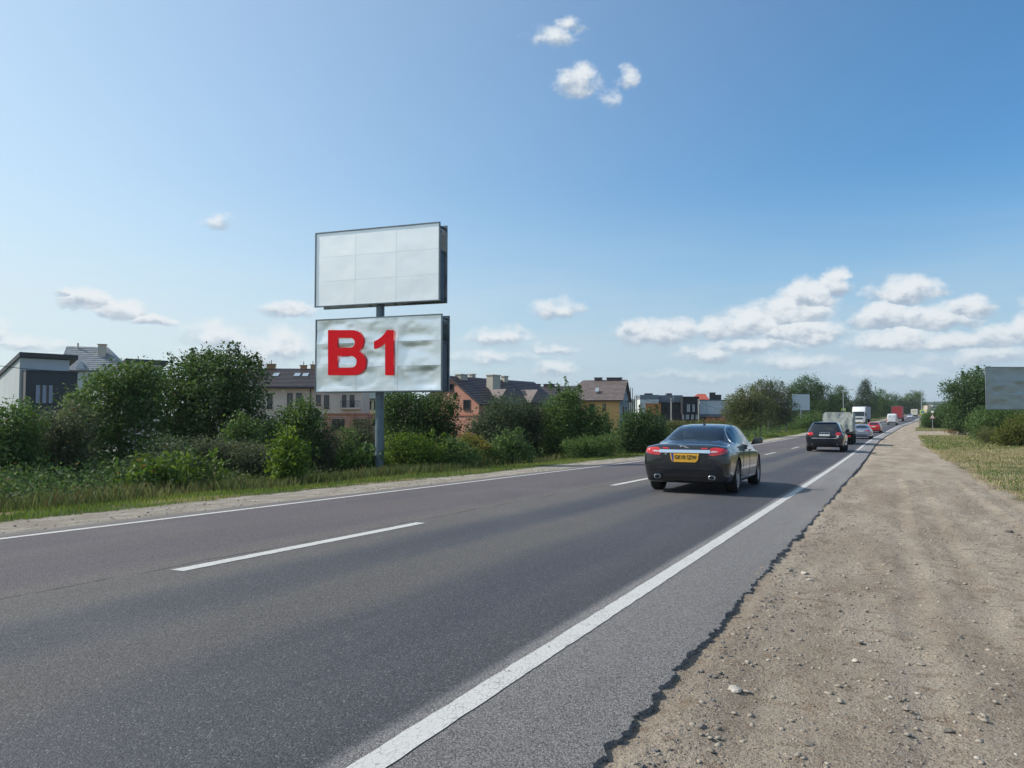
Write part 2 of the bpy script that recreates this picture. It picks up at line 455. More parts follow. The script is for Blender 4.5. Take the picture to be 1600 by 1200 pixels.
def make_asphalt():
    m, t, b = newmat('asphalt')
    o = t.obj(); u = t.attr('lat')
    wob = t.math('MULTIPLY', t.math('SUBTRACT', t.noise(t.scaled(o, 1, 0.25, 1), 1.2, 4, 0.6), 0.5), 0.5)
    uw = t.math('ADD', u, wob)
    fine = t.noise(o, 120, 4, 0.8)
    vd = t.vor(o, 125, 'F1'); vc = t.vor(o, 125, 'F1', 'Color')
    sp = t.new('ShaderNodeSeparateColor'); t.l.new(vc, sp.inputs[0])
    patch = t.math('ADD', t.math('MULTIPLY', t.noise(t.scaled(o, 1, 0.22, 1), 0.8, 5, 0.6), 0.6), t.math('MULTIPLY', t.noise(t.scaled(o, 1, 0.035, 1), 2.6, 4, 0.6), 0.4))
    lane_r = t.mix(t.ss(patch, 0.3, 0.7), (0.052, 0.055, 0.068), (0.078, 0.078, 0.086))
    lane_l = t.mix(t.ss(patch, 0.3, 0.7), (0.092, 0.082, 0.092), (0.125, 0.108, 0.112))
    mid = (0.150, 0.138, 0.122)
    outer = t.mix(t.ss(patch, 0.3, 0.7), (0.27, 0.257, 0.252), (0.35, 0.333, 0.322))
    c = t.mix(t.ss(uw, -6.0, -5.4), lane_l, lane_r)
    # unworn strips between the wheel paths and along the seam
    def strip(c0, w): return t.ss(t.math('ABSOLUTE', t.math('SUBTRACT', uw, c0)), w * 0.35, w, 1, 0)
    c = t.mix(t.math('MULTIPLY', strip(-5.5, 0.75), 0.62), c, mid)
    c = t.mix(t.math('MULTIPLY', strip(-3.75, 0.60), 0.48), c, mid)
    c = t.mix(t.math('MULTIPLY', strip(-7.5, 0.5), 0.35), c, (0.125, 0.108, 0.100))
    c = t.mix(t.ss(t.math('ADD', u, t.math('MULTIPLY', wob, 0.15)), -2.0, -1.86), c, outer)
    c = t.mix(t.ss(uw, -9.75, -9.4, 1, 0), c, (0.17, 0.155, 0.145))
    # bright and dark chips of aggregate
    gain = t.ss(sp.outputs[1], 0.0, 1.0, 0.66, 1.34)
    gm = t.new('ShaderNodeMix', data_type='RGBA', blend_type='MULTIPLY'); gm.inputs[0].default_value = 1.0
    gc_ = t.new('ShaderNodeCombineColor')
    for q_ in range(3): t.put(gc_.inputs[q_], gain)
    t.put(gm.inputs[6], c); t.put(gm.inputs[7], gc_.outputs[0]); c = gm.outputs[2]
    c = t.mix(t.math('MULTIPLY', t.math('GREATER_THAN', sp.outputs[0], 0.955), 0.45), c, (0.30, 0.29, 0.28))
    pit_shade = t.math('MULTIPLY', t.ss(fine, 0.37, 0.50, 1, 0), t.ss(u, -2.1, -1.8, 0.55, 0.80))  # shade in the hollows between chips, painted into the colour, stronger on the outer strip
    c = t.mix(pit_shade, c, (0.014, 0.014, 0.016))
    # the wandering joint beside the centre line, and tar-dark cracks
    jd = t.math('ABSOLUTE', t.math('ADD', u, t.math('ADD', 5.75, t.math('MULTIPLY', t.math('SUBTRACT', t.noise(t.scaled(o, 0, 1, 0), 0.9, 5, 0.65), 0.5), 0.30))))
    joint = t.math('MULTIPLY', t.ss(jd, 0.006, 0.028, 1, 0), t.ss(t.noise(o, 1.7, 3), 0.42, 0.6))
    c = t.mix(t.math('MULTIPLY', joint, 0.75), c, (0.02, 0.018, 0.018))
    dust = t.ss(t.noise(o, 0.25, 4, 0.6), 0.52, 0.78)
    c = t.mix(t.math('MULTIPLY', dust, 0.25), c, (0.19, 0.175, 0.155))
    t.put(b.inputs['Base Color'], c)
    worn = t.math('ADD', strip(-2.8, 0.8), strip(-4.6, 0.8), clamp=True)
    t.put(b.inputs['Roughness'], t.math('SUBTRACT', 0.86, t.math('MULTIPLY', worn, 0.14)))
    b.inputs['Specular IOR Level'].default_value = 0.35
    h = t.math('ADD', t.math('MULTIPLY', fine, 1.6), t.math('ADD', t.math('MULTIPLY', vd, -0.9), t.math('MULTIPLY', t.noise(o, 45, 3, 0.6), 0.8)))
    hs_ = t.math('ADD', 0.55, t.math('MULTIPLY', t.ss(u, -1.95, -1.85), 0.75))
    t.put(b.inputs['Normal'], t.bump(h, hs_, 0.009))
    return m
M_ASPHALT = make_asphalt()

def make_paint():
    m, t, b = newmat('worn_white_line')
    o = t.obj()
    crack = t.vor(t.scaled(o, 1.6, 0.7, 1), 26, 'DISTANCE_TO_EDGE')
    n = t.noise(o, 130, 3, 0.75)
    wear = t.ss(t.noise(o, 3.0, 5, 0.65), 0.42, 0.72)
    c = t.mix(t.ss(n, 0.3, 0.7), (0.46, 0.455, 0.43), (0.60, 0.595, 0.57))
    c = t.mix(t.math('MULTIPLY', t.ss(crack, 0.012, 0.045, 1, 0), t.ss(wear, 0.0, 1.0, 0.45, 0.95)), c, (0.11, 0.105, 0.10))
    c = t.mix(t.math('MULTIPLY', t.ss(n, 0.56, 0.64), t.ss(wear, 0, 1, 0.25, 0.9)), c, (0.15, 0.145, 0.14))
    t.put(b.inputs['Base Color'], c)
    b.inputs['Roughness'].default_value = 0.75
    t.put(b.inputs['Normal'], t.bump(n, 0.5, 0.006))
    return m
M_LINE = make_paint()

# ------------------------------------------------------------------ ground, road, lines
def grid_faces(nr, nc):
    i = np.arange(nr - 1)[:, None] * nc + np.arange(nc - 1)[None, :]
    i = i.ravel()
    return np.stack([i, i + 1, i + nc + 1, i + nc], 1)
def graded(a, b, d0, k):
    out = [a]
    while out[-1] < b: out.append(out[-1] + d0 + k * abs(out[-1] - a))
    out[-1] = b
    return np.array(out)
def dirt_dist(u, s):
    r = np.where(u > -5, right_edge_of_dirt(s) - u, -99)
    l = np.where(u < -5, u + 11.55, -99)
    return np.clip(np.maximum(r, l), -6, 6)

us = np.concatenate([-graded(30, 2500, 1.2, 0.13)[::-1][:-1], np.arange(-30, 9.01, 0.3), graded(9.4, 2500, 0.6, 0.13)])
ss_ = np.concatenate([-graded(6, 1500, 1.5, 0.12)[::-1], graded(-5, 140, 0.35, 0.006), graded(143, 3500, 3, 0.05)])
U, S = np.meshgrid(us, ss_)
Z = zg(U, S)
off = np.clip((np.abs(U + 5) - 6) / 3, 0, 1)
Z = Z + fbm(U * 0.35, S * 0.35, 5, 4) * 0.16 * off * np.clip((np.abs(U) - 2) / 6, 0.15, 1)
# sunk below the finer sheet of the near shoulder
inp = (U > -1.0) & (U < 2.9) & (S > 0.9) & (S < 24.5)
Z = np.where(inp, Z - 0.06, Z)
V = np.stack([U + curve(S), S, Z], -1).reshape(-1, 3)
me = mesh_np('ground', V, grid_faces(*U.shape), [M_GROUND], True,
             {'lat': ('POINT', U.ravel()), 'dirtd': ('POINT', dirt_dist(U, S).ravel())})
link('ground', me, kind='structure')

# near gravel shoulder with ruts, clods and a crumbling rim under the asphalt
us = np.arange(-1.35, 3.31, 0.028)
ss_ = graded(0.5, 26, 0.022, 0.006)
U, S = np.meshgrid(us, ss_)
Z = zg(np.maximum(U, EDGE_R + 0.001), S) - 0.0
for c_, w_, d_ in ((0.15, 0.11, 0.018), (0.62, 0.10, 0.012), (1.55, 0.12, 0.02), (2.0, 0.10, 0.014)):
    cc = c_ + 0.10 * fbm(S * 0.15, S * 0 + c_ * 9, 3, 2)
    Z = Z - d_ * np.exp(-((U - cc) / w_) ** 2) + d_ * 0.5 * np.exp(-((U - cc - 0.19) / 0.07) ** 2)
Z = Z + 0.034 * fbm(U * 1.3, S * 0.7, 11, 3) + 0.022 * fbm(U * 5, S * 3, 12, 4) + 0.010 * np.maximum(0, fbm(U * 16, S * 16, 14, 3)) * 1.6
Z = Z + 0.030 * np.exp(-((U - EDGE_R) / 0.35) ** 2) - 0.022 * np.exp(-((U - EDGE_R - 0.03) / 0.07) ** 2)
Z = Z - 0.14 * np.clip((EDGE_R - 0.07 - U) / 0.08, 0, 1)          # dips under the slab
fade = np.minimum.reduce([np.clip((3.31 - U) / 0.4, 0, 1), np.clip((26 - S) / 2.0, 0, 1), np.ones_like(U)])
Z = np.where(fade < 1, Z * 1 - (1 - fade) * 0.03, Z)
V = np.stack([U + curve(S), S, Z], -1).reshape(-1, 3)
me = mesh_np('dirt_shoulder', V, grid_faces(*U.shape), [M_GROUND], True,
             {'lat': ('POINT', U.ravel()), 'dirtd': ('POINT', dirt_dist(U, S).ravel())})
link('dirt_shoulder', me, kind='structure')
DZ = (us, ss_, Z)
def dirt_z(u, s):
    if -1.3 < u < 3.2 and 0.6 < s < 25.5:
        i = min(len(DZ[0]) - 1, int((u + 1.35) / 0.028)); j = min(len(DZ[1]) - 1, int(np.searchsorted(DZ[1], s)))
        return float(DZ[2][j, i])
    return float(zg(np.array(u), np.array(s)))

# asphalt: one slab with a ragged right rim and real thickness
ss_ = np.concatenate([np.arange(-30, 0.6, 1.0), graded(0.7, 14, 0.018, 0.0016), graded(14.1, 60, 0.06, 0.01), graded(60.8, 900, 1.0, 0.012)])
rim = EDGE_R + 0.045 * fbm(ss_ * 0.4, ss_ * 0, 21, 2) + 0.034 * fbm(ss_ * 5.5, ss_ * 0, 22, 3) + 0.034 * fbm(ss_ * 20, ss_ * 0, 23, 2) + 0.018 * fbm(ss_ * 48, ss_ * 0, 24, 2)
cols = [-9.88, -9.3, -8.5, -7.5, -6.5, -5.55, -4.5, -3.5, -2.5, -1.8, -1.5, -1.3]
fr = [0.0, 0.35, 0.6, 0.78, 0.9, 0.96, 1.0]
nc = len(cols) + len(fr) + 2
U = np.zeros((len(ss_), nc)); Zo = np.zeros_like(U)
rl = EDGE_L + 0.05 * fbm(ss_ * 0.8, ss_ * 0, 31, 4)
for j, c_ in enumerate(cols): U[:, j] = c_ if j else rl
for j, f_ in enumerate(fr):
    U[:, len(cols) + j] = -1.2 + (rim + 1.2) * f_
k0 = len(cols) + len(fr)
U[:, k0] = rim + 0.006; U[:, k0 + 1] = rim - 0.03 + 0.03 * fbm(ss_ * 9, ss_ * 0, 25, 2)
S = np.repeat(ss_[:, None], nc, 1)
Z = zr(S) + crown(U)
rough = np.clip((U + 1.25) / 0.35, 0, 1)
Z = Z + rough * (0.016 * fbm(U * 26, S * 26, 41, 3) - 0.020 * np.clip(rough, 0, 1) ** 3)
Z[:, k0] -= 0.030; Z[:, k0 + 1] -= 0.16
V = np.stack([U + curve(S), S, Z], -1).reshape(-1, 3)
Ulat = U.copy()
me = mesh_np('road', V, grid_faces(*U.shape), [M_ASPHALT], True, {'lat': ('POINT', Ulat.ravel())})
link('road', me, kind='structure')

def line_mesh(name, u0, w, s0, s1, raw=0.008):
    sv = np.concatenate([graded(max(s0, 0.7), min(s1, 20), 0.04, 0.002) if s0 < 20 else np.array([]),
                         graded(max(s0, 20.05), s1, 0.4, 0.01) if s1 > 20.05 else np.array([])])
    if s0 < 0.7: sv = np.concatenate([[s0], sv])
    a = u0 - w / 2 + raw * fbm(sv * 9, sv * 0, 51, 3); b_ = u0 + w / 2 + raw * fbm(sv * 9, sv * 0 + 7, 52, 3)
    U = np.stack([a, (a + b_) / 2, b_], 1); S = np.repeat(sv[:, None], 3, 1)
    Z = zr(S) + crown(U) + 0.004
    V = np.stack([U + curve(S), S, Z], -1).reshape(-1, 3)
    return mesh_np(name, V, grid_faces(*U.shape), [M_LINE], True)
link('edge_line', line_mesh('edge_line', -1.80, 0.130, -30, 620), kind='structure')
link('edge_line', line_mesh('edge_line', -9.30, 0.15, -30, 620), kind='structure')
k = 0
s0 = 4.73 - 11.6
while s0 < 230:
    if 0 < s0 < 150 or s0 < 0:
        link('centre_dash', line_mesh('centre_dash', -5.55, 0.15, s0, s0 + 3.85), kind='structure')
    s0 += 11.6
link('centre_line', line_mesh('centre_line', -5.55, 0.16, 104, 600), kind='structure')

# ------------------------------------------------------------------ loose stones
M_STONE = simple('grey_brown_stone', (0.24, 0.21, 0.175), 0.9, var=0.35, scale=9, bump=0.6, bscale=40)
M_STONE2 = simple('pale_stone', (0.42, 0.38, 0.33), 0.9, var=0.25, scale=14, bump=0.5, bscale=60)
M_STONE3 = simple('dark_stone', (0.17, 0.15, 0.13), 0.9, var=0.35, scale=9, bump=0.6, bscale=40)
def stone_mesh(name, r, seed, m, sub=2, flat=0.6):
    bm = bmesh.new(); bmesh.ops.create_icosphere(bm, subdivisions=sub, radius=1)
    rng = random.Random(seed); ps = [(Vector((rng.gauss(0, 1), rng.gauss(0, 1), rng.gauss(0, 1))).normalized(), rng.uniform(0.55, 0.85)) for _ in range(9)]
    for v in bm.verts:
        p = v.co.copy()
        for n_, d in ps:
            k_ = p.dot(n_)
            if k_ > d: p -= n_ * (k_ - d)
        p *= 1 + 0.08 * rng.uniform(-1, 1)
        v.co = Vector((p.x * r * 1.25, p.y * r, p.z * r * flat))
    me = bpy.data.meshes.new(name); bm.to_mesh(me); bm.free(); me.materials.append(m)
    return me
def to_ground(px, py):
    r = ray(px, py)
    t = 0.5
    while t < 80:
        p = EYE + r * t
        if p.z < dirt_z(p.x - float(curve(np.array(p.y))), p.y): break
        t += 0.02
    return p
STONES = [(1147, 1080, .032, M_STONE2, 'pale sunlit rock with dark shaded side, largest stone low on the gravel shoulder'),
          (1416, 1111, .024, M_STONE, 'grey rock with broken dark face on the gravel, low at the right'),
          (1482, 1146, .024, M_STONE3, 'smooth dark grey pebble lowest on the right of the gravel shoulder'),
          (1257, 898, .040, M_STONE2, 'pale limestone lump beside the crumbling asphalt rim, biggest of its small cluster'),
          (1236, 893, .028, M_STONE, 'grey stone just left of the pale limestone lump by the asphalt rim'),
          (1266, 908, .026, M_STONE2, 'small whitish chip in front of the pale limestone lump by the asphalt rim'),
          (1336, 1034, .018, M_STONE2, 'small reddish and white stone midway across the gravel shoulder'),
          (1458, 988, .020, M_STONE3, 'flat dark stone on the gravel shoulder above the grey rocks at the right'),
          (1500, 998, .022, M_STONE3, 'dark stone lying farthest right of the row of flat dark stones on the gravel'),
          (1345, 1006, .020, M_STONE3, 'flat dark stone on the gravel shoulder midway between road rim and right side'),
          (1094, 1138, .024, M_STONE3, 'flat dark slate half buried close to the asphalt rim at the bottom'),
          (1264, 1166, .022, M_STONE3, 'dark stone at the bottom of the picture on the gravel, right of the buried slate'),
          (1576, 832, .055, M_STONE3, 'dark clod on the gravel shoulder beside the dry grass at the far right'),
          (1440, 1040, .022, M_STONE, 'grey brown pebble with a pale top in the middle of the gravel shoulder'),
          (1468, 1078, .020, M_STONE, 'rounded brown pebble up and right of the broken faced grey rock')]
for i, (px, py, r, m, lab) in enumerate(STONES):
    p = to_ground(px, py)
    o = link('stone', stone_mesh('stone', r, 100 + i, m, 2), label=lab, cat='stone', group='larger stones on the gravel shoulder')
    o.location = (p.x, p.y, dirt_z(p.x, p.y) + r * 0.28); o.rotation_euler = (random.Random(i).uniform(-.3, .3), 0, i * 1.9)

def pebbles(name, n, ulo, uhi, slo, shi, rmin, rmax, seed, m, kind='stuff', lab=None):
    rng = np.random.default_rng(seed)
    base = bmesh.new(); bmesh.ops.create_icosphere(base, subdivisions=1, radius=1)
    bv = np.array([v.co[:] for v in base.verts]); bf = np.array([[v.index for v in f.verts] for f in base.faces]); base.free()
    s = slo + (shi - slo) * rng.random(n) ** 1.7; u = ulo + (uhi - ulo) * rng.random(n)
    keep = fbm(u * 0.8, s * 0.5, 61, 2) + rng.random(n) * 0.9 > 0.25
    s = s[keep]; u = u[keep]; n = len(s)
    r = rmin * (rmax / rmin) ** (rng.random(n) ** 3.2)
    nv = len(bv)
    V = np.repeat(bv[None], n, 0) * (1 + 0.60 * (rng.random((n, nv, 1)) - 0.5))
    a = rng.random(n) * 6.28
    sc = np.stack([1 + rng.random(n) * 0.7, np.ones(n), 0.35 + 0.40 * rng.random(n)], 1) * r[:, None]
    V = V * sc[:, None, :]
    x = V[..., 0] * np.cos(a)[:, None] - V[..., 1] * np.sin(a)[:, None]; y = V[..., 0] * np.sin(a)[:, None] + V[..., 1] * np.cos(a)[:, None]
    z = np.array([dirt_z(uu, s2) for uu, s2 in zip(u, s)]) + r * 0.12
    V = np.stack([x + (u + curve(s))[:, None], y + s[:, None], V[..., 2] + z[:, None]], -1).reshape(-1, 3)
    F = (bf[None] + (np.arange(n) * nv)[:, None, None]).reshape(-1, 3)
    tint = np.repeat(rng.random(n), len(bf))
    return link(name, mesh_np(name, V, F, [m], False, {'tint': ('FACE', tint)}), kind=kind)
def make_pebble_mat():
    m, t, b = newmat('mixed_pebbles')
    tn = t.attr('tint')
    c = t.mix(t.ss(tn, 0.0, 0.55), (0.19, 0.165, 0.135), (0.34, 0.30, 0.245))
    c = t.mix(t.ss(tn, 0.86, 0.98), c, (0.45, 0.41, 0.35))
    t.put(b.inputs['Base Color'], t.mix(t.math('MULTIPLY', t.noise(t.obj(), 150, 2), 0.4), c, (0.20, 0.17, 0.14)))
    b.inputs['Roughness'].default_value = 0.92
    return m
M_PEB = make_pebble_mat()
pebbles('gravel', 34000, -0.95, 3.2, 1.0, 25, 0.0022, 0.017, 7, M_PEB)
pebbles('asphalt_crumbs', 2600, -1.02, -0.76, 1.0, 20, 0.003, 0.014, 8, M_ASPHALT)
pebbles('roadside_gravel', 2600, -11.5, -9.9, 1, 45, 0.006, 0.03, 9, M_PEB)

# ------------------------------------------------------------------ billboards
def make_sheet_metal(name, col, rough, tarnish):
    m, t, b = newmat(name)
    o = t.obj()
    n = t.noise(o, 1.1, 5, 0.6); f = t.noise(o, 30, 4, 0.6)
    c = t.mix(t.ss(n, 0.3, 0.7), tuple(x * (1 - tarnish) for x in col), col)
    t.put(b.inputs['Base Color'], t.mix(t.math('MULTIPLY', t.ss(f, 0.55, 0.75), 0.15), c, (0.35, 0.37, 0.36)))
    b.inputs['Metallic'].default_value = 0.82
    t.put(b.inputs['Roughness'], t.ss(n, 0.2, 0.8, rough * 0.8, rough * 1.25))
    t.put(b.inputs['Normal'], t.bump(t.noise(o, 9, 3, 0.5), 0.10, 0.02))
    return m
M_SHEET = make_sheet_metal('galvanised_sheet', (0.92, 0.95, 0.95), 0.32, 0.06)
M_SHEET_HI = make_sheet_metal('bright_galvanised_sheet', (0.95, 0.97, 0.97), 0.50, 0.03)
M_SHEET_DULL = make_sheet_metal('dull_galvanised_sheet', (0.34, 0.38, 0.38), 0.34, 0.2)
M_SHEET_DULL2 = make_sheet_metal('matt_grey_sheet', (0.60, 0.66, 0.69), 0.6, 0.08)
M_FRAME = simple('grey_painted_steel', (0.17, 0.20, 0.22), 0.45, metal=0.3, var=0.2, scale=3)
M_FRAME_DK = simple('dark_blue_grey_steel', (0.045, 0.06, 0.08), 0.5, metal=0.3, var=0.25, scale=3)
M_POLE = simple('blue_grey_painted_pole', (0.13, 0.17, 0.195), 0.42, metal=0.15, var=0.15, scale=2.5, bump=0.15, bscale=12)
M_CONC = simple('concrete', (0.40, 0.39, 0.36), 0.9, var=0.15, scale=2.0, bump=0.3)

class Plane:
    """a plane frame: origin o, unit x (right) and z (up) in the plane, y pointing away from the viewer"""
    def __init__(s, o, x, z=Vector((0, 0, 1))):
        s.o = Vector(o); s.x = Vector(x).normalized(); s.z = Vector(z).normalized()
        s.y = s.z.cross(s.x).normalized()
        s.m = Matrix((s.x, s.y, s.z)).transposed().to_4x4(); s.m.translation = s.o
        s.inv = s.m.inverted()
    def hit(s, px, py, yoff=0.0):
        r = s.inv.to_3x3() @ ray(px, py); e = s.inv @ EYE
        t = (yoff - e.y) / r.y
        p = e + r * t
        return p.x, p.z
    def hitx(s, px, py, xoff):
        r = s.inv.to_3x3() @ ray(px, py); e = s.inv @ EYE
        t = (xoff - e.x) / r.x
        p = e + r * t
        return p.y, p.z

def sheet(w, h, amp, seed, tone=0):
    """one dented metal sheet in x/z, facing -y"""
    nx, nz = max(6, int(w / 0.045)), max(6, int(h / 0.045))
    X, Z = np.meshgrid(np.linspace(0, w, nx), np.linspace(0, h, nz))
    e = np.minimum.reduce([X / 0.35, (w - X) / 0.35, (h - Z) / 0.22, Z / 0.22]); e = np.clip(e, 0, 1)
    rim = 0.35 + 0.65 * e * e * (3 - 2 * e)
    d = fbm(X * 0.95 + seed * 7.3, Z * 1.5 + seed * 3.1, 70 + seed, 3, 0.4) * amp
    d = d + amp * 0.16 * vnoise(X * 2.6 + seed, Z * 3.5, 90 + seed) - amp * (0.02 + 0.34 * random.Random(seed).random()) * np.sin(np.pi * Z / h)
    # puckers along the riveted edges
    pk = np.exp(-Z / 0.09) + np.exp(-(h - Z) / 0.06)
    d = d * rim + amp * 0.22 * pk * np.abs(vnoise(X * 11 + seed, Z * 0, 95 + seed))
    Y = -d - 0.012
    V = np.stack([X, Y, Z], -1).reshape(-1, 3)
    F = grid_faces(nz, nx)
    b0 = len(V)
    V2 = np.array([[0, 0.01, 0], [w, 0.01, 0], [w, 0.01, h], [0, 0.01, h]])
    return np.vstack([V]), F

def face_of_board(fr, parent, w, h, x0, z0, y0, mat_, amp, seed, nx=3, nz=3, flip=1):
    cw = w / nx; ch = h / nz
    for i in range(nx):
        for j in range(nz):
            V, F = sheet(cw - 0.006, ch - 0.005, amp * (0.8 + 0.5 * random.Random(seed * 9 + i * 3 + j).random()), seed * 10 + i * 3 + j)
            o = link('metal_sheet', mesh_np('metal_sheet', V, F, [mat_], True), parent)
            o.location = (x0 + i * cw + 0.003, y0, z0 + j * ch + 0.0025)

def board(root, corners, D_l, D_r, mat_, amp, seed, depth, m_edge):
    pass

# --- the double-deck billboard on its single pole
pA = W(490.5, 367, 30.6); pB = W(687.5, 343.5, 28.75)
xdir = Vector((pB.x - pA.x, pB.y - pA.y, 0)).normalized()
base = W(592.5, 735, 30.0)
base.z = zw(base.x, base.y)
BB = Plane((base.x, base.y, base.z), xdir)
bb = thing('billboard', 'two deck metal billboard on one grey pole, red B1 on its lower panel', 'billboard', base, (0, 0, math.atan2(xdir.y, xdir.x)))
YF = -0.34                                   # the front sheets stand this far before the pole's axis
up_l, up_b = BB.hit(491.5, 482.5, YF); up_r, up_t = BB.hit(687.5, 343.5, YF)
lo_l, lo_b = BB.hit(492.0, 614.5, YF); lo_r, lo_t = BB.hit(691.0, 488.5, YF)
_, up_t2 = BB.hit(490.5, 367, YF); _, lo_t2 = BB.hit(491.5, 501, YF)
_, up_b2 = BB.hit(690, 467.5, YF); _, lo_b2 = BB.hit(694, 610.5, YF)
print('board', up_l, up_r, up_b, up_b2, up_t, up_t2, '|', lo_l, lo_r, lo_b, lo_b2, lo_t, lo_t2)
up_b = (up_b + up_b2) / 2; up_t = (up_t + up_t2) / 2; lo_b = (lo_b + lo_b2) / 2; lo_t = (lo_t + lo_t2) / 2
mb = MB(); mb.tube((0, 0, -0.4), (0, 0, up_t - 0.5), 0.172, 0.160, n=28)
mb.build('pole', M_POLE, bb, smooth=True)
mb = MB(); mb.box(-0.42, 0.42, -0.42, 0.42, -0.35, -0.03); mb.build('footing', M_CONC, bb, bevel=0.03)
def deck(l, r, b, t, m_sh, amp, seed, name):
    w, h = r - l, t - b
    fr = 0.045
    root = link('panel', None, bb)
    root.location = (0, 0, 0)
    # parts of the deck: front sheets, back sheets, steel edges, inner trusses
    face_of_board(None, bb, w - 2 * fr, h - 2 * fr, l + fr, b + fr, YF + 0.02, m_sh, amp, seed)
    m1 = MB()
    for y0 in (YF - 0.015, 0.30):
        y1 = y0 + 0.07
        m1.box(l, r, y0, y1, b, b + fr); m1.box(l, r, y0, y1, t - fr, t)
        m1.box(l, l + fr, y0, y1, b + fr, t - fr); m1.box(r - fr, r, y0, y1, b + fr, t - fr)
    m1.build('frame', M_FRAME, bb)
    m2 = MB()
    for z in (b + 0.10, (b + t) / 2 + 0.35, t - 0.16):
        for x in (l + 0.05, r - 0.13):
            m2.box(x, x + 0.08, YF + 0.06, 0.30, z, z + 0.06)
    for z in (b + 0.25, t - 0.35):
        m2.box(l + 0.1, r - 0.1, -0.06, 0.03, z, z + 0.12)
    for x in (l + w * 0.33, l + w * 0.66):
        m2.box(x, x + 0.06, YF + 0.07, YF + 0.12, b + fr, t - fr)
    m2.build('inner_struts', M_FRAME_DK, bb)
    m3 = MB(); m3.box(l + fr, r - fr, 0.335, 0.345, b + fr, t - fr)
    m3.build('rear_sheet', M_SHEET_DULL, bb)
    m4 = MB(); m4.box(r - 0.065, r - 0.05, -0.25, 0.29, b + 0.02, b + h * 0.66)
    m4.build('side_sheet', M_FRAME_DK, bb)
    bpy.data.objects.remove(root)
deck(up_l, up_r, up_b, up_t, M_SHEET_HI, 0.006, 1, 'upper')
deck(lo_l, lo_r, lo_b, lo_t, M_SHEET, 0.058, 2, 'lower')

def glyph_polys():
    def arc(cx, cy, rx, ry, a0, a1, n=14):
        return [(cx + rx * math.cos(rad(a0 + (a1 - a0) * i / n)), cy + ry * math.sin(rad(a0 + (a1 - a0) * i / n))) for i in range(n + 1)]
    B = [(130, 743), (272, 743)] + arc(282, 814, 72, 71, -90, 62)[0:] + [(322, 872)] + arc(290, 948, 78, 77, -62, 90) + [(130, 1025)]
    h1 = [(188, 791)] + [(262, 791)] + arc(266, 822, 32, 31, -90, 90) + [(188, 853)]
    h2 = [(188, 904)] + [(268, 904)] + arc(272, 941, 38, 37, -90, 90) + [(188, 978)]
    one = [(497, 743), (540, 743), (540, 1025), (487, 1025), (487, 823), (470, 838), (447, 851), (417, 862), (417, 814), (444, 801), (466, 784), (484, 764)]
    conv = lambda P: [(480 + x / 4.0, 330 + y / 4.0) for x, y in P]
    return [conv(B), conv(h1), conv(h2)], [conv(one)]
M_RED = simple('red_lettering_paint', (0.95, 0.015, 0.025), 0.75, var=0.05, spec=0.1)
def letter(name, polys):
    cu = bpy.data.curves.new(name, 'CURVE'); cu.dimensions = '2D'; cu.fill_mode = 'BOTH'; cu.extrude = 0.006
    for P in polys:
        sp = cu.splines.new('POLY'); sp.points.add(len(P) - 1); sp.use_cyclic_u = True
        for q, (px, py) in zip(sp.points, P):
            x, z = BB.hit(px, py, YF - 0.055)
            q.co = (x, z, 0, 1)
    o = bpy.data.objects.new(name, cu); COL.objects.link(o)
    dg = bpy.context.evaluated_depsgraph_get(); me = bpy.data.meshes.new_from_object(o.evaluated_get(dg))
    bpy.data.objects.remove(o)
    me.materials.clear(); me.materials.append(M_RED)
    r = link(name, me, bb); r.rotation_euler = (math.pi / 2, 0, 0); r.location = (0, YF - 0.055, 0)
gB, g1 = glyph_polys()
letter('letter', gB); letter('letter', g1)

# --- the board at the right edge
p0 = W(1541, 640, 52); p1 = W(1660, 640, 52.5)
xd = Vector((p1.x - p0.x, p1.y - p0.y, 0)).normalized()
pb = W(1608, 640, 52.3); gz = zw(pb.x, pb.y)
BR = Plane((pb.x, pb.y, gz), xd)
br = thing('billboard', 'dull grey metal billboard with dented sheets above green shrubs at the right edge', 'billboard', (pb.x, pb.y, gz), (0, 0, math.atan2(xd.y, xd.x)))
l, b_ = BR.hit(1541, 640, -0.25); _, t_ = BR.hit(1541, 573, -0.25); r_ = l + 5.9
face_of_board(None, br, r_ - l - 0.08, t_ - b_ - 0.08, l + 0.04, b_ + 0.04, -0.24, M_SHEET_DULL, 0.035, 5, 2, 3)
m1 = MB()
for y0 in (-0.27,):
    m1.box(l, r_, y0, y0 + 0.06, b_, b_ + 0.04); m1.box(l, r_, y0, y0 + 0.06, t_ - 0.04, t_)
    m1.box(l, l + 0.04, y0, y0 + 0.06, b_ + 0.04, t_ - 0.04); m1.box(r_ - 0.04, r_, y0, y0 + 0.06, b_ + 0.04, t_ - 0.04)
m1.build('frame', M_FRAME, br)
MB().box(l + 0.04, r_ - 0.04, -0.205, -0.195, b_ + 0.04, t_ - 0.04).build('rear_sheet', M_SHEET_DULL, br)
MB().tube((0, 0, -0.3), (0, 0, t_ - 0.3), 0.15, n=16).build('pole', M_POLE, br, smooth=True)

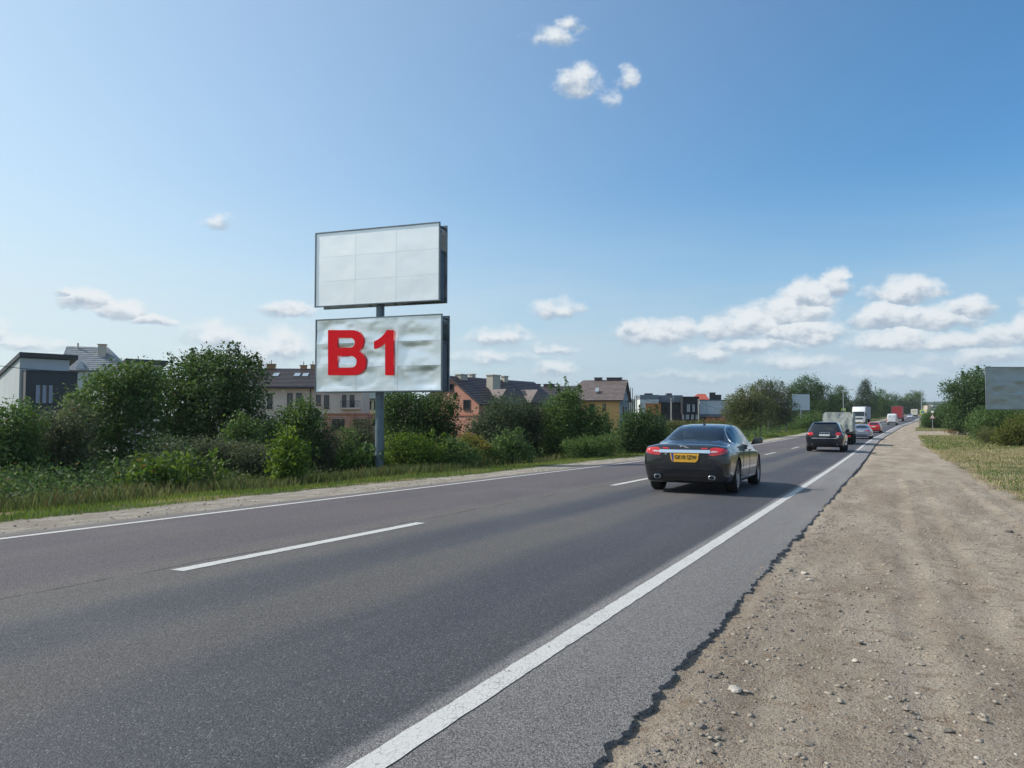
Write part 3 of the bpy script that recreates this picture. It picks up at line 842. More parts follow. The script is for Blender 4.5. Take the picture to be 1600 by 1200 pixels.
# --- the small far board in front of the trees
pc = W(1252, 641, 140); gz = zw(pc.x, pc.y)
xd = (RT + FW * 0.05).normalized()
BS = Plane((pc.x, pc.y, gz), xd)
bs = thing('billboard', 'small distant pale grey billboard half hidden by roadside trees', 'billboard', (pc.x, pc.y, gz), (0, 0, math.atan2(xd.y, xd.x)))
l, b_ = BS.hit(1238, 641, -0.2); r_, t_ = BS.hit(1265, 616, -0.2)
face_of_board(None, bs, r_ - l, t_ - b_, l, b_, -0.2, M_SHEET_DULL2, 0.004, 6, 2, 1)
MB().box(l, r_, -0.17, -0.1, b_, t_).build('frame', M_FRAME, bs)
MB().tube((0, 0.0, -0.3), (0, 0.0, b_), 0.15, n=12).build('pole', M_POLE, bs, smooth=True)

# ------------------------------------------------------------------ buildings
def wall_mat(name, c, var=0.07): return simple(name, c, 0.9, var=var, scale=0.5, bump=0.25, bscale=25, spec=0.2)
M_WHITE = wall_mat('off_white_render', (0.50, 0.53, 0.54))
M_DKGREY = wall_mat('dark_grey_render', (0.060, 0.066, 0.078))
M_MIDGREY = wall_mat('warm_grey_render', (0.155, 0.15, 0.155))
M_BEIGE = wall_mat('beige_render', (0.66, 0.56, 0.47))
M_YELLOW = wall_mat('pale_yellow_render', (0.66, 0.66, 0.44))
M_ORANGE = wall_mat('orange_yellow_render', (0.74, 0.42, 0.17))
M_ORANGE2 = wall_mat('orange_panel_cladding', (0.50, 0.21, 0.085))
M_PALE = wall_mat('pale_grey_cladding', (0.62, 0.65, 0.66))
M_BLUEGREY = wall_mat('blue_grey_cladding', (0.19, 0.22, 0.26))
M_BLACKB = wall_mat('charcoal_brick', (0.035, 0.035, 0.042), 0.2)
M_STONEW = wall_mat('pale_chimney_render', (0.50, 0.46, 0.38))
M_CHIM = wall_mat('orange_brick_chimney', (0.42, 0.24, 0.14), 0.15)
M_SALMON = wall_mat('salmon_block', (0.42, 0.185, 0.125), 0.12)
M_CURT = wall_mat('pale_blue_curtain', (0.30, 0.33, 0.42), 0.12)
M_INSUL = wall_mat('pale_blue_insulation', (0.33, 0.38, 0.42), 0.2)
M_WOOD = wall_mat('weathered_wood', (0.13, 0.11, 0.09), 0.25)
M_WINFR = simple('white_window_frame', (0.62, 0.62, 0.60), 0.5)
M_WINFR_DK = simple('dark_window_frame', (0.03, 0.028, 0.028), 0.5)
m, t, b = newmat('house_window_glass')
t.put(b.inputs['Base Color'], (0.012, 0.015, 0.02)); b.inputs['Roughness'].default_value = 0.06; b.inputs['Specular IOR Level'].default_value = 0.8
M_GLASS = m
def brick_mat(name, c1, c2, mortar, scale):
    m, t, b = newmat(name)
    n = t.new('ShaderNodeTexBrick')
    o = t.obj()
    s_ = t.new('ShaderNodeSeparateXYZ'); t.l.new(o, s_.inputs[0])
    c_ = t.new('ShaderNodeCombineXYZ'); t.put(c_.inputs[0], t.math('ADD', s_.outputs[0], s_.outputs[1])); t.put(c_.inputs[1], s_.outputs[2])
    t.put(n.inputs['Vector'], c_.outputs[0]); n.inputs['Scale'].default_value = scale
    t.put(n.inputs['Color1'], c1); t.put(n.inputs['Color2'], c2); t.put(n.inputs['Mortar'], mortar)
    n.inputs['Mortar Size'].default_value = 0.03; n.inputs['Brick Width'].default_value = 0.5; n.inputs['Row Height'].default_value = 0.28
    var = t.noise(o, 1.2, 5, 0.65)
    t.put(b.inputs['Base Color'], t.mix(t.math('MULTIPLY', t.ss(var, 0.35, 0.7), 0.4), n.outputs[0], c2))
    b.inputs['Roughness'].default_value = 0.92
    t.put(b.inputs['Normal'], t.bump(n.outputs['Fac'], -0.4, 0.01))
    return m
M_BRICK = brick_mat('red_brick', (0.55, 0.21, 0.13), (0.44, 0.16, 0.10), (0.50, 0.42, 0.36), 1.6)
def roof_mat(name, c, rough=0.45, pitch=0.35, metal=0.0):
    """tile courses: fine colour and relief; the courses themselves are laid as geometry where they show"""
    return simple(name, c, rough, metal=metal, var=0.18, scale=1.5, bump=0.3, bscale=8)
M_RBROWN = roof_mat('brown_metal_tile', (0.060, 0.046, 0.048))
M_RBROWN2 = roof_mat('greyish_brown_tile', (0.150, 0.120, 0.112), 0.6)
M_RGREY = roof_mat('grey_shingle', (0.20, 0.225, 0.25), 0.55)
M_RDARK = roof_mat('dark_flat_roof_edge', (0.022, 0.026, 0.036), 0.4)
M_RRED = roof_mat('red_tile', (0.42, 0.085, 0.045), 0.7)
M_RGREEN = roof_mat('green_metal_roof', (0.10, 0.15, 0.14), 0.5)
M_SKYL = simple('skylight_glass', (0.45, 0.50, 0.53), 0.15, metal=0.5)

class House:
    def __init__(s, name, label, cat, px, D, ang, floor=-3.0, group=None):
        p = W(px, 650, D)
        a = TH + rad(ang)
        s.pl = Plane((p.x, p.y, 0), Vector((math.cos(a), math.sin(a), 0)))
        s.root = thing(name, label, cat, (p.x, p.y, 0), (0, 0, a), group)
        s.floor = floor
    def at(s, px, py, y=0.0): return s.pl.hit(px, py, y)
    def atx(s, px, py, x): return s.pl.hitx(px, py, x)
    def box(s, name, m, x0, x1, y0, y1, z0, z1, bevel=0.0, parent=None):
        return MB().box(x0, x1, y0, y1, z0, z1).build(name, m, parent or s.root, bevel=bevel)
    def prism(s, name, m, pts, d, parent=None): return MB().prism(pts, d).build(name, m, parent or s.root)
    def window(s, x0, x1, z0, z1, y=0.0, frame=None, glass=None, mull=1, sill=True, inset=0.0):
        """proud frame with recessed pane on a wall whose face is at y (facing -y)"""
        frame = frame or M_WINFR_DK; glass = glass or M_GLASS
        f = min(0.09, (x1 - x0) * 0.12)
        mb = MB()
        mb.box(x0, x1, y - 0.05, y + 0.03, z1 - f, z1); mb.box(x0, x1, y - 0.05, y + 0.03, z0, z0 + f)
        mb.box(x0, x0 + f, y - 0.05, y + 0.03, z0 + f, z1 - f); mb.box(x1 - f, x1, y - 0.05, y + 0.03, z0 + f, z1 - f)
        for k in range(1, mull + 1):
            xx = x0 + (x1 - x0) * k / (mull + 1)
            if mull: mb.box(xx - f * 0.35, xx + f * 0.35, y - 0.04, y + 0.03, z0 + f, z1 - f)
        w = mb.build('window', frame, s.root)
        MB().box(x0 + f * .6, x1 - f * .6, y - 0.022, y - 0.012, z0 + f * .6, z1 - f * .6).build('pane', glass, w)
        if sill: MB().box(x0 - 0.06, x1 + 0.06, y - 0.13, y - 0.052, z0 - 0.06, z0).build('sill', frame, w)
        return w
    def window_x(s, y0, y1, z0, z1, x, sgn=-1, frame=None):
        frame = frame or M_WINFR_DK
        f = 0.08; a, b = (x - 0.05, x + 0.03) if sgn < 0 else (x - 0.03, x + 0.05)
        mb = MB()
        mb.box(a, b, y0, y1, z1 - f, z1); mb.box(a, b, y0, y1, z0, z0 + f); mb.box(a, b, y0, y0 + f, z0 + f, z1 - f); mb.box(a, b, y1 - f, y1, z0 + f, z1 - f)
        w = mb.build('window', frame, s.root)
        c = x + sgn * 0.017
        MB().box(c - 0.005, c + 0.005, y0 + f * .6, y1 - f * .6, z0 + f * .6, z1 - f * .6).build('pane', M_GLASS, w)
        return w
    def slab_roof(s, name, m, a, b, c, d, th=0.18, courses=0, step=0.035, parent=None):
        """a roof plane a(low left) b(low right) c(high right) d(high left) with overlapping tile courses, thickness downwards"""
        a, b, c, d = map(Vector, (a, b, c, d))
        n = (b - a).cross(d - a).normalized()
        if n.z < 0: n = -n
        mb = MB(); mb.prism([a, b, c, d], -n * th)
        o = mb.build(name, m, parent or s.root)
        if courses:
            cs = MB()
            for k in range(courses):
                t0, t1 = k / courses, (k + 1) / courses
                p0 = a.lerp(d, t0); p1 = b.lerp(c, t0); p2 = b.lerp(c, t1); p3 = a.lerp(d, t1)
                # each course: thick at its lower lip, thin at its head
                cs.add([p0 + n * 0.001, p1 + n * 0.001, p1 + n * step, p0 + n * step, p2 + n * 0.004, p3 + n * 0.004], [(0, 1, 2, 3), (3, 2, 4, 5), (0, 3, 5), (1, 4, 2)])
            q = cs.build('tile_courses', m, o); q['kind'] = 'stuff'
        return o

def chimney(h, x, y, z0, z1, w=0.7, d=0.5, m=None, cap=None, caph=0.09):
    c = h.box('chimney', m or M_CHIM, x - w / 2, x + w / 2, y - d / 2, y + d / 2, z0, z1)
    MB().box(x - w / 2 - 0.07, x + w / 2 + 0.07, y - d / 2 - 0.07, y + d / 2 + 0.07, z1, z1 + caph).build('cap', cap or m or M_CHIM, c)
    return c

def modern_house(label, px, D, ang, pts, side_len, floor=-2.5):
    """white box under a jutting dark mono-pitch roof, dark lower bay"""
    h = House('modern_house', label, 'house', px, D, ang, floor)
    (xl, yt), (xr, yt2), (yb,) = pts
    x0, zt = h.at(xl, yt); x1, _ = h.at(xr, yt2)
    _, zb = h.at(xl, yb)
    L = side_len
    drop = 0.30 * L
    # walls: front plane y=0, side slopes down with the roof away from us
    wall = [(x0 + 0.25, 0.5, floor), (x1 - 0.55, 0.5, floor), (x1 - 0.55, 0.5, zt - 0.35), (x0 + 0.25, 0.5, zt - 0.35)]
    mb = MB()
    xa, xb = x0 + 0.02, x1 - 0.55
    v = [(xa, 0.3, floor), (xb, 0.3, floor), (xb, L, floor), (xa, L, floor), (xa, 0.3, zt - 0.30), (xb, 0.3, zt - 0.30), (xb, L, zt - 0.30 - drop), (xa, L, zt - 0.30 - drop)]
    mb.add(v, [(0, 3, 2, 1), (4, 5, 6, 7), (0, 1, 5, 4), (1, 2, 6, 5), (2, 3, 7, 6), (3, 0, 4, 7)])
    mb.build('wall', M_WHITE, h.root)
    e = 0.12
    v = [(x0 - e, -0.05, zt - 0.36), (x1, -0.05, zt - 0.36), (x1, L + .3, zt - 0.36 - drop), (x0 - e, L + .3, zt - 0.36 - drop), (x0 - e, -0.05, zt), (x1, -0.05, zt), (x1, L + .3, zt - drop), (x0 - e, L + .3, zt - drop)]
    MB().add(v, [(0, 3, 2, 1), (4, 5, 6, 7), (0, 1, 5, 4), (1, 2, 6, 5), (2, 3, 7, 6), (3, 0, 4, 7)]).build('roof', M_RDARK, h.root)
    return h, x0, x1, zt, zb
h, x0, x1, zt, zb = modern_house('modern house with dark lower bay, curtained window and dark sloping roof', 33, 62, 50, ((33, 550), (122, 556), (582,)), 9.5)
_, zs = h.at(60, 581)
# the charcoal bay that stands proud of the white storey
xa, _ = h.at(41, 600, -0.6); xb, _ = h.at(121, 600, -0.6)
h.box('lower_bay', M_DKGREY, xa, xb, -0.6, 0.28, h.floor, zs)
h.box('bay_coping', M_RDARK, xa - 0.05, xb + 0.06, -0.68, 0.28, zs, zs + 0.09)
h.box('warm_grey_return', M_MIDGREY, xa - 0.03, xa - 0.002, -0.55, 6.0, h.floor, zs - 0.02)
xw, zw1 = h.at(55, 600, -0.6); xw2, zw0 = h.at(84, 632, -0.6)
w = h.window(xw, xw2, zw0, zw1, -0.6, M_WINFR_DK, None, 2, False)
cw = (xw2 - xw) / 3
for k in range(3):
    MB().box(xw + cw * k + cw * (.14 if k else .1), xw + cw * (k + 1) - cw * .28, -0.652, -0.645, zw0 + 0.1, zw1 - 0.08).build('curtain', M_CURT, w)
h2, a0, a1, azt, azb = modern_house('white modern house with dark sloping roof edge half hidden behind the tallest left trees', 198, 72, 50, ((198, 560), (263, 564), (590,)), 9.5)
h2.window(a0 + 0.8, a0 + 2.0, azt - 1.9, azt - 0.8, 0.3, M_WINFR_DK, None, 1)

# grey-shingled gabled house behind the first modern house
h = House('gabled_house', 'house with grey shingle roof, pale chimney and vent pipe behind the dark bay house', 'house', 104, 84, 18)
xr0, zr0 = h.at(104, 541); xr1, zr1 = h.at(169, 541)
zr1 = zr0
xe0, ze = h.at(104, 578, -3.5)
h.box('wall', M_WHITE, xr0 + 0.3, xr1 + 1.2, -3.0, 3.0, -3, ze - 0.05)
h.prism('gable', M_MIDGREY, [(xr0 + 0.3, -3.0, ze - 0.04), (xr0 + 0.3, 3.0, ze - 0.04), (xr0 + 0.3, 0, zr0 - 0.3)], (0.2, 0, 0))
rf = h.slab_roof('roof', M_RGREY, (xr0, -3.5, ze), (xr1 + 2.4, -3.5, ze), (xr1, 0, zr0), (xr0, 0, zr0), 0.15, 12)
h.slab_roof('roof', M_RGREY, (xr1 + 2.4, 3.5, ze), (xr0, 3.5, ze), (xr0, 0, zr0), (xr1, 0, zr0), 0.15, 0)
h.prism('roof', M_RGREY, [(xr1 + 2.4, -3.5, ze), (xr1 + 2.4, 3.5, ze), (xr1 + 0.02, 0, zr0 - 0.02)], (-0.1, 0, -0.12))
xc, zc = h.at(160, 538, -1.2)
chimney(h, xc, -1.2, ze + 1.0, zc - 0.08, 0.75, 0.6, M_STONEW, M_CHIM)
xv, zv = h.at(122, 536, -0.3); MB().tube((xv, -0.3, zr0 - 0.5), (xv, -0.3, zv), 0.09, n=10).build('vent_pipe', M_STONEW, h.root)
xw, zw_ = h.at(123, 565, -3.4)
h.prism('dormer', M_WHITE, [(xw - .4, -3.3, ze + .1), (xw + .6, -3.3, ze + .1), (xw + .1, -3.3, ze + 1.0)], (0, 1.0, 0))

# beige terrace with brown roof and skylights
h = House('terraced_house', 'beige terrace with skylights in its brown roof and orange chimneys, left of pole', 'house', 405, 72, 6)
xl, ztp = h.at(330, 575, 4.5); xr_, ztr = h.at(566, 590, 4.5)
xl0, ze = h.at(330, 603, -0.5); xr0, _ = h.at(566, 610, -0.5)
xrR, _ = h.at(566, 600, 0)
h.box('wall', M_BEIGE, xl0 + 0.5, xrR, 0, 9, -3, ze)
h.slab_roof('roof', M_RBROWN, (xl0, -0.5, ze - 0.05), (xrR + .1, -0.5, ze - 0.05), (xrR + .1, 4.5, ztp), (xl0, 4.5, ztp), 0.16, 14, 0.05)
h.slab_roof('roof', M_RBROWN, (xrR + .1, 9.5, ze - 0.05), (xl0, 9.5, ze - 0.05), (xl0, 4.5, ztp), (xrR + .1, 4.5, ztp), 0.16)
h.box('gutter', M_RDARK, xl0, xrR + 0.12, -0.64, -0.51, ze - 0.22, ze - 0.06)
for px0, px1, py0, py1 in ((424, 434, 580.5, 586), (457, 466, 581, 586), (470, 479, 582, 587)):
    xx, _ = h.at(px0 + 3, py0, 2.5)
    yc = -0.5 + 5.0 * 0.62; zc = ze + (ztp - ze) * 0.62
    sl_ = (ztp - ze) / 5.0; nrm = Vector((0, -sl_, 1)).normalized()
    a = Vector((xx, yc - 0.5, ze - 0.05 + (yc - 0.5 + 0.5) * sl_)) + nrm * 0.06
    up = Vector((0, 0.85, 0.85 * sl_))
    MB().prism([a, a + Vector((0.55, 0, 0)), a + Vector((0.55, 0, 0)) + up, a + up], nrm * 0.08).build('skylight', M_SKYL, h.root)
for px0, px1, pyt in ((403, 410, 565), (417, 431, 570), (469, 480, 572), (485, 493, 571), (520, 528, 575)):
    xc, zc = h.at((px0 + px1) / 2, pyt, 4.6); xw0, _ = h.at(px0, pyt, 4.6); xw1, _ = h.at(px1, pyt, 4.6)
    c = chimney(h, xc, 4.6, ztp - 1.0, zc, xw1 - xw0 - .1, 0.5, M_CHIM, M_CHIM)
    MB().tube((xc, 4.6, zc), (xc, 4.6, zc + 0.45), 0.04, n=6).build('flue', M_RDARK, c)
for (a, b, c, d) in ((418, 425.5, 615, 638), (449, 457, 614, 638), (463, 471.5, 614, 630), (494, 501, 617, 633), (506.5, 514, 617.5, 638), (534.5, 541, 617, 637), (546.5, 553.5, 617, 637)):
    x0, z1 = h.at(a, c); x1, z0 = h.at(b, d)
    h.window(x0, x1, z0, z1, 0.0, M_WINFR_DK, None, 0)
xd0, _ = h.at(485.5, 610); MB().tube((xd0, -0.08, -2), (xd0, -0.08, ze - 0.2), 0.06, n=8).build('drainpipe', M_RDARK, h.root)
xp0, zp0 = h.at(533, 637); xp1, zp1 = h.at(564, 627)
bal = h.box('balcony', M_BEIGE, xp0, xp1, -0.7, -0.003, zp0 - 0.15, zp0)
rl_ = MB()
rl_.box(xp0, xp1, -0.70, -0.67, zp1, zp1 + 0.04)
for k in range(15):
    xx = xp0 + (xp1 - xp0 - .03) * k / 14; rl_.box(xx, xx + 0.03, -0.695, -0.675, zp0 + .002, zp1 - .002)
rl_.build('railing', M_RDARK, bal)
# unfinished brick ground-floor extension
h = House('brick_extension', 'unfinished salmon block extension with dark empty openings, below the beige terrace', 'building', 505, 63, 3)
x0, zt = h.at(505, 648); x1, _ = h.at(573, 648); x2, _ = h.at(602, 650)
h.box('wall', M_BRICK, x0, x1, 0, 6, -3, zt)
h.box('wall', M_BRICK, x1 + 0.002, x2, 0.9, 6, -3, zt)
h.box('parapet', M_SALMON, x0 - 0.05, x1 + 0.05, -0.06, 5.9, zt + .001, zt + 0.12)
xq, _ = h.at(551, 650); h.box('pier', M_SALMON, xq - .12, xq + .1, -0.1, -0.002, -3, zt)
xa, za = h.at(519, 654.5); xb, zb_ = h.at(538, 671); h.window(xa, xb, zb_, za, 0, M_WINFR_DK, M_GLASS, 0)
xa, za = h.at(557, 654.5); xb, zb_ = h.at(568, 662); h.window(xa, xb, zb_, za, 0, M_WINFR_DK, M_GLASS, 0)
xa, za = h.at(582, 655, .9); xb, zb_ = h.at(592, 664, .9); h.window(xa, xb, zb_, za, 0.9, M_WINFR_DK, M_GLASS, 0)
# pale yellow house seen between terrace and pole
h = House('yellow_house', 'pale yellow house with green roof between the beige terrace and billboard pole', 'house', 565, 84, 4)
x0, ze = h.at(565, 623); x1, _ = h.at(640, 623)
_, zt = h.at(565, 612, 3)
h.box('wall', M_YELLOW, x0, x1, 0, 7, -3, ze)
h.slab_roof('roof', M_RGREEN, (x0 - .2, -.4, ze), (x1, -.4, ze), (x1, 3.5, zt), (x0 - .2, 3.5, zt), 0.12, 8)
h.slab_roof('roof', M_RGREEN, (x1, 7.4, ze), (x0 - .2, 7.4, ze), (x0 - .2, 3.5, zt), (x1, 3.5, zt), 0.12)
xa, za = h.at(576, 626); xb, zb_ = h.at(581, 641); h.window(xa, xb, zb_, za, 0, M_WINFR, None, 0)
xa, za = h.at(583.5, 626); xb, zb_ = h.at(590, 641); h.window(xa, xb, zb_, za, 0, M_WINFR, None, 1)

# red brick row with dark roof, gable end towards the road
h = House('brick_row_house', 'red brick house with long dark roof and two dormers, right of the billboard', 'house', 703, 80, -32)
# the gable face lies on y=0 here; the ridge runs away along +y
xa, zt = h.at(703, 587); xe, ze = h.at(752, 630)
hw = xe - xa
Lr = 17.0
h.prism('wall', M_BRICK, [(xa - hw + .3, 0, -3), (xe - .3, 0, -3), (xe - .3, 0, ze + .02), (xa, 0, zt - .28), (xa - hw + .3, 0, ze + .02)], (0, Lr, 0))
h.slab_roof('roof', M_RBROWN, (xe + .1, -0.35, ze - .12), (xe + .1, Lr + .3, ze - .12), (xa, Lr + .3, zt), (xa, -0.35, zt), 0.16, 16, 0.06)
h.slab_roof('roof', M_RBROWN, (xa - hw - .1, Lr + .3, ze - .12), (xa - hw - .1, -0.35, ze - .12), (xa, -0.35, zt), (xa, Lr + .3, zt), 0.16)
x0, z1 = h.at(724, 624.5); x1, z0 = h.at(735, 639.5); h.window(x0, x1, z0, z1, 0, M_WINFR_DK, None, 0)
x0, z1 = h.at(701, 600); x1, z0 = h.at(709, 611); h.window(x0, x1, z0, z1, 0, M_WINFR_DK, None, 0)
x0, zz = h.at(722, 650); h.box('band', M_SALMON, xa - hw + .25, xe - .25, -0.07, -0.003, zz, zz + 0.16)
slope = (zt - ze) / (hw + .1)
for (px, pyt, ofs, w_, yy) in ((721, 586, 0.2, 1.3, 2.5), (738, 585.5, -.5, .7, 5.0), (771, 587, 1.9, 1.5, 9.4), (788.5, 588.5, .3, .8, 12.6)):
    y_, zc = h.atx(px, pyt, xa + ofs)
    chimney(h, xa + ofs, min(y_, Lr - .5), zt - 0.2 - slope * max(ofs, 0) - 1.0, zc, w_ * .55, w_, M_STONEW, M_STONEW)
def dormer_x(px0, px1, pyt, pyb, ofs, m):
    ya, za = h.atx((px0 + px1) / 2, pyt, xa + ofs)
    yc = ya; hw_ = 1.7; zlow = za - 1.5
    # ridge runs along +x out of the main roof
    rf = h.prism('dormer', m, [(xa + ofs - 1.6, yc - hw_, zlow), (xa + ofs - 1.6, yc + hw_, zlow), (xa + ofs - 1.6, yc, za)], (3.0, 0, 0))
    return rf
dormer_x(758, 790, 608, 620, 2.6, M_RBROWN2)
dormer_x(810, 838, 609, 623, 2.6, M_RBROWN2)
# far lower end of the row
h = House('row_house', 'dark roofed terrace beyond the red brick row, low between two bushy trees', 'house', 822, 98, -24)
x0, zt = h.at(822, 602); x1, ze = h.at(862, 616)
h.slab_roof('roof', M_RBROWN, (x0, -.4, ze - .6), (x1 + 2, -.4, ze - .6), (x1 + 2, 4, zt), (x0, 4, zt), .16, 8, .05)
h.box('wall', M_SALMON, x0 + .2, x1 + 1.8, 0, 6, -3, ze - .8)
for px in (836, 858): 
    xc, zc = h.at(px, 601, 4); chimney(h, xc, 4, zt - .5, zc, 1.3, .7, M_RBROWN, M_RDARK)

# orange house with brown roof and unfinished gable
h = House('orange_house', 'orange rendered house with brown tiled roof, its right gable grey and unfinished', 'house', 968, 106, -16)
xR, ze = h.at(970, 623.5); xL, _ = h.at(897, 623.5)
_, zt = h.at(988, 593, 4.0)
hw = 4.3
h.box('wall', M_ORANGE, xL, xR - .2, 0, 2 * hw, -3, ze)
h.prism('gable_wall', M_INSUL, [(xR - .19, 0, -3), (xR - .19, 2 * hw, -3), (xR - .19, 2 * hw, ze), (xR - .19, hw, zt - .35), (xR - .19, 0, ze)], (0.15, 0, 0))
h.slab_roof('roof', M_RBROWN2, (xL - 2.2, -.5, ze - .15), (xR + .4, -.5, ze - .15), (xR + .4, hw, zt), (xL + .5, hw, zt), .18, 16, .04)
h.slab_roof('roof', M_RBROWN2, (xR + .4, 2 * hw + .5, ze - .15), (xL - 2.2, 2 * hw + .5, ze - .15), (xL + .5, hw, zt), (xR + .4, hw, zt), .18)
for px in (935, 954, 966):
    xc, zc = h.at(px, 593, hw); chimney(h, xc, hw, zt - .6, zc + .2, 1.05, .6, M_RBROWN, M_RDARK)
xc, zc = h.at(933, 615, 1.2); h.prism('skylight', M_SKYL, [(xc - .25, .9, ze + .95), (xc + .25, .9, ze + .95), (xc + .25, 1.5, ze + 1.5), (xc - .25, 1.5, ze + 1.5)], (0, -.05, .15))
for (a, b, c, d) in ((921, 929, 631, 641), (941.5, 946.5, 631, 640.5)):
    x0, z1 = h.at(a, c); x1, z0 = h.at(b, d); h.window(x0, x1, z0, z1, 0, M_WINFR_DK, None, 0)
sc_ = MB()
for yy in (1.0, 3.2, 5.4, 7.6): sc_.box(xR + .9, xR + .98, yy, yy + .08, -3, zt - .6 - abs(yy - hw) * .5)
for zz in (-.5, 1.5, 3.3): sc_.box(xR + .4, xR + .98, .6, 8, zz, zz + .07)
sc_.build('scaffolding', M_WOOD, h.root)
for yy in (2.2, 5.0): h.window_x(yy, yy + 1.1, 1.0, 2.6, xR - .03, 1, M_WINFR_DK)

# modern grey block with orange panel and charcoal wing
h = House('modern_block', 'modern flat roofed block in blue grey and white with an orange panel', 'building', 1002, 122, -4)
def rect(name, m, px0, px1, py0, py1, y0, y1, zb=None):
    x0, z1 = h.at(px0, py0, y0); x1, z0 = h.at(px1, py1, y0)
    if zb is not None: z0 = zb
    return h.box(name, m, x0, x1, y0, y1, z0, z1)
rect('upper_storey', M_BLUEGREY, 1000, 1029.5, 617, 624, 0, 8)
rect('white_band', M_PALE, 1000, 1029.5, 624.1, 630, .02, 8)
rect('wall', M_PALE, 1000, 1009, 630.1, 650, .05, 8, -3)
rect('orange_panel', M_ORANGE2, 1009.1, 1033, 630.1, 648.5, -.1, 7)
rect('lower_wall', M_DKGREY, 1009.1, 1033, 648.6, 660, .0, 7, -3)
rect('parapet', M_BLUEGREY, 1029.6, 1052, 617.5, 628.5, 1.0, 8)
rect('parapet', M_BLUEGREY, 1052.1, 1067, 617.5, 628.5, .6, 8)
rect('dark_wall', M_DKGREY, 1033.1, 1067, 628.6, 660, 1.2, 8, -3)
for a in (1038, 1046, 1056):
    x0, z1 = h.at(a, 632, 1.2); x1, z0 = h.at(a + 5, 645, 1.2); h.window(x0, x1, z0, z1, 1.2, M_WINFR_DK, None, 0, False)
rect('roof_hatch', M_RBROWN, 1008, 1020, 614.5, 616.9, 3, 5); rect('roof_hatch', M_RBROWN, 1042, 1050, 614.5, 617.4, 3, 5)
h = House('charcoal_house', 'flat roofed charcoal brick house with pale shuttered windows beside the modern block', 'house', 1067, 120, -4)
rect('wall', M_BLACKB, 1066.6, 1092.5, 620.5, 660, 0, 8, -3)
rect('roof_edge', M_RDARK, 1066.5, 1093, 619.5, 620.4, -.15, 8)
for (a, b, c, d) in ((1073.5, 1078, 632, 643.5), (1082, 1085.5, 632, 643.5), (1066.8, 1069, 648, 655), (1072, 1076.5, 648, 655), (1080, 1084, 648, 655), (1087, 1090, 648, 655)):
    x0, z1 = h.at(a, c); x1, z0 = h.at(b, d); h.window(x0, x1, z0, z1, 0, M_WINFR, M_INSUL, 0, False)
h = House('white_warehouse', 'long pale grey flat roofed warehouse with canopy, left of the roadside trees', 'building', 1093, 126, 2)
rect('wall', M_PALE, 1093, 1140, 626, 647, 0, 14)
rect('lower_wall', M_PALE, 1093.1, 1140, 651.5, 664, 1.2, 14, -3)
rect('canopy', M_BLUEGREY, 1092.5, 1140, 647.1, 651.4, -1.2, 13)
rect('roof_edge', M_BLUEGREY, 1092.5, 1140, 624.6, 625.9, -.1, 14)
rect('gate', M_RDARK, 1099, 1113.5, 652.5, 661, 1.1, 1.19); rect('gate', M_GLASS, 1118, 1128, 653, 661, 1.1, 1.19)
for a in (1104, 1128):
    x0, z1 = h.at(a, 626.5); h.box('panel_joint', M_BLUEGREY, x0, x0 + .05, -.02, -.002, h.at(a, 646.9)[1], z1)
h = House('red_roofed_house', 'distant house with bright red tiled roof and dark chimneys behind the pale warehouse', 'house', 1095, 150, -8)
xa, ze = h.at(1078, 624.5); xb, _ = h.at(1108, 624.5); _, zt = h.at(1090, 615.5, 4)
xa2, _ = h.at(1090, 616, 4); xb2, _ = h.at(1102, 616, 4)
h.box('wall', M_SALMON, xa + .3, xb - .3, 0, 8, -3, ze)
h.slab_roof('roof', M_RRED, (xa, -.4, ze), (xb, -.4, ze), (xb2, 4, zt), (xa2, 4, zt), .2, 8)
h.prism('roof', M_RRED, [(xb, -.4, ze), (xb, 8.4, ze), (xb2, 4, zt)], (-.2, 0, 0))
for px, pt in ((1113, 614), (1121, 617.5)):
    xc, zc = h.at(px, pt, 2); chimney(h, xc, 2, 0, zc, 1.1 if px < 1115 else 1.4, .8, M_RDARK, M_RDARK)
h = House('pale_block', 'tiny far pale block of flats showing between the lamp post and the right hand trees', 'building', 1458, 420, 0)
rect('wall', M_STONEW, 1449, 1456, 633.5, 660, 0, 10, 0); rect('wall', M_WHITE, 1457, 1465.5, 633, 660, 0, 10, 0)
for k in range(4):
    x0, z1 = h.at(1458 + k * 2, 635); h.window(x0, x0 + .45, z1 - .9, z1, 0, M_WINFR_DK, None, 0, False)

# posts with a sagging cable by the new houses
for i, (px, pt, D, lab) in enumerate(((994.5, 617, 96, 'pale concrete post before the unfinished gable, leftmost of three posts'),
                                      (1048.5, 622, 100, 'pale concrete post before the dark wall of the modern block, middle of three posts'),
                                      (1091.3, 624, 104, 'pale concrete post at the corner of the charcoal house, rightmost of three posts'))):
    p = W(px, pt, D); z0 = zw(p.x, p.y)
    t_ = thing('concrete_post', lab, 'post', (p.x, p.y, z0), group='concrete posts by the new houses')
    MB().box(-.075, .075, -.075, .075, -.2, p.z - z0).build('post', M_CONC, t_, bevel=.01)
    MB().box(-.03, .03, -.2, .2, p.z - z0 - .35, p.z - z0 - .29).build('bracket', M_RDARK, t_)
def cable(name, a, b, sag, r, lab, m=None):
    mb = MB(); n = 14; prev = None
    for k in range(n + 1):
        t_ = k / n; p = a.lerp(b, t_); p.z -= sag * 4 * t_ * (1 - t_)
        if prev: mb.tube(prev, p, r, n=4, cap=False)
        prev = p
    return mb.build(name, m or M_RDARK, label=lab, cat='cable')
cable('cable', W(-40, 566, 52), W(170, 579.5, 58), 0.25, 0.022, 'thin dark cable crossing in front of the dark bay house')
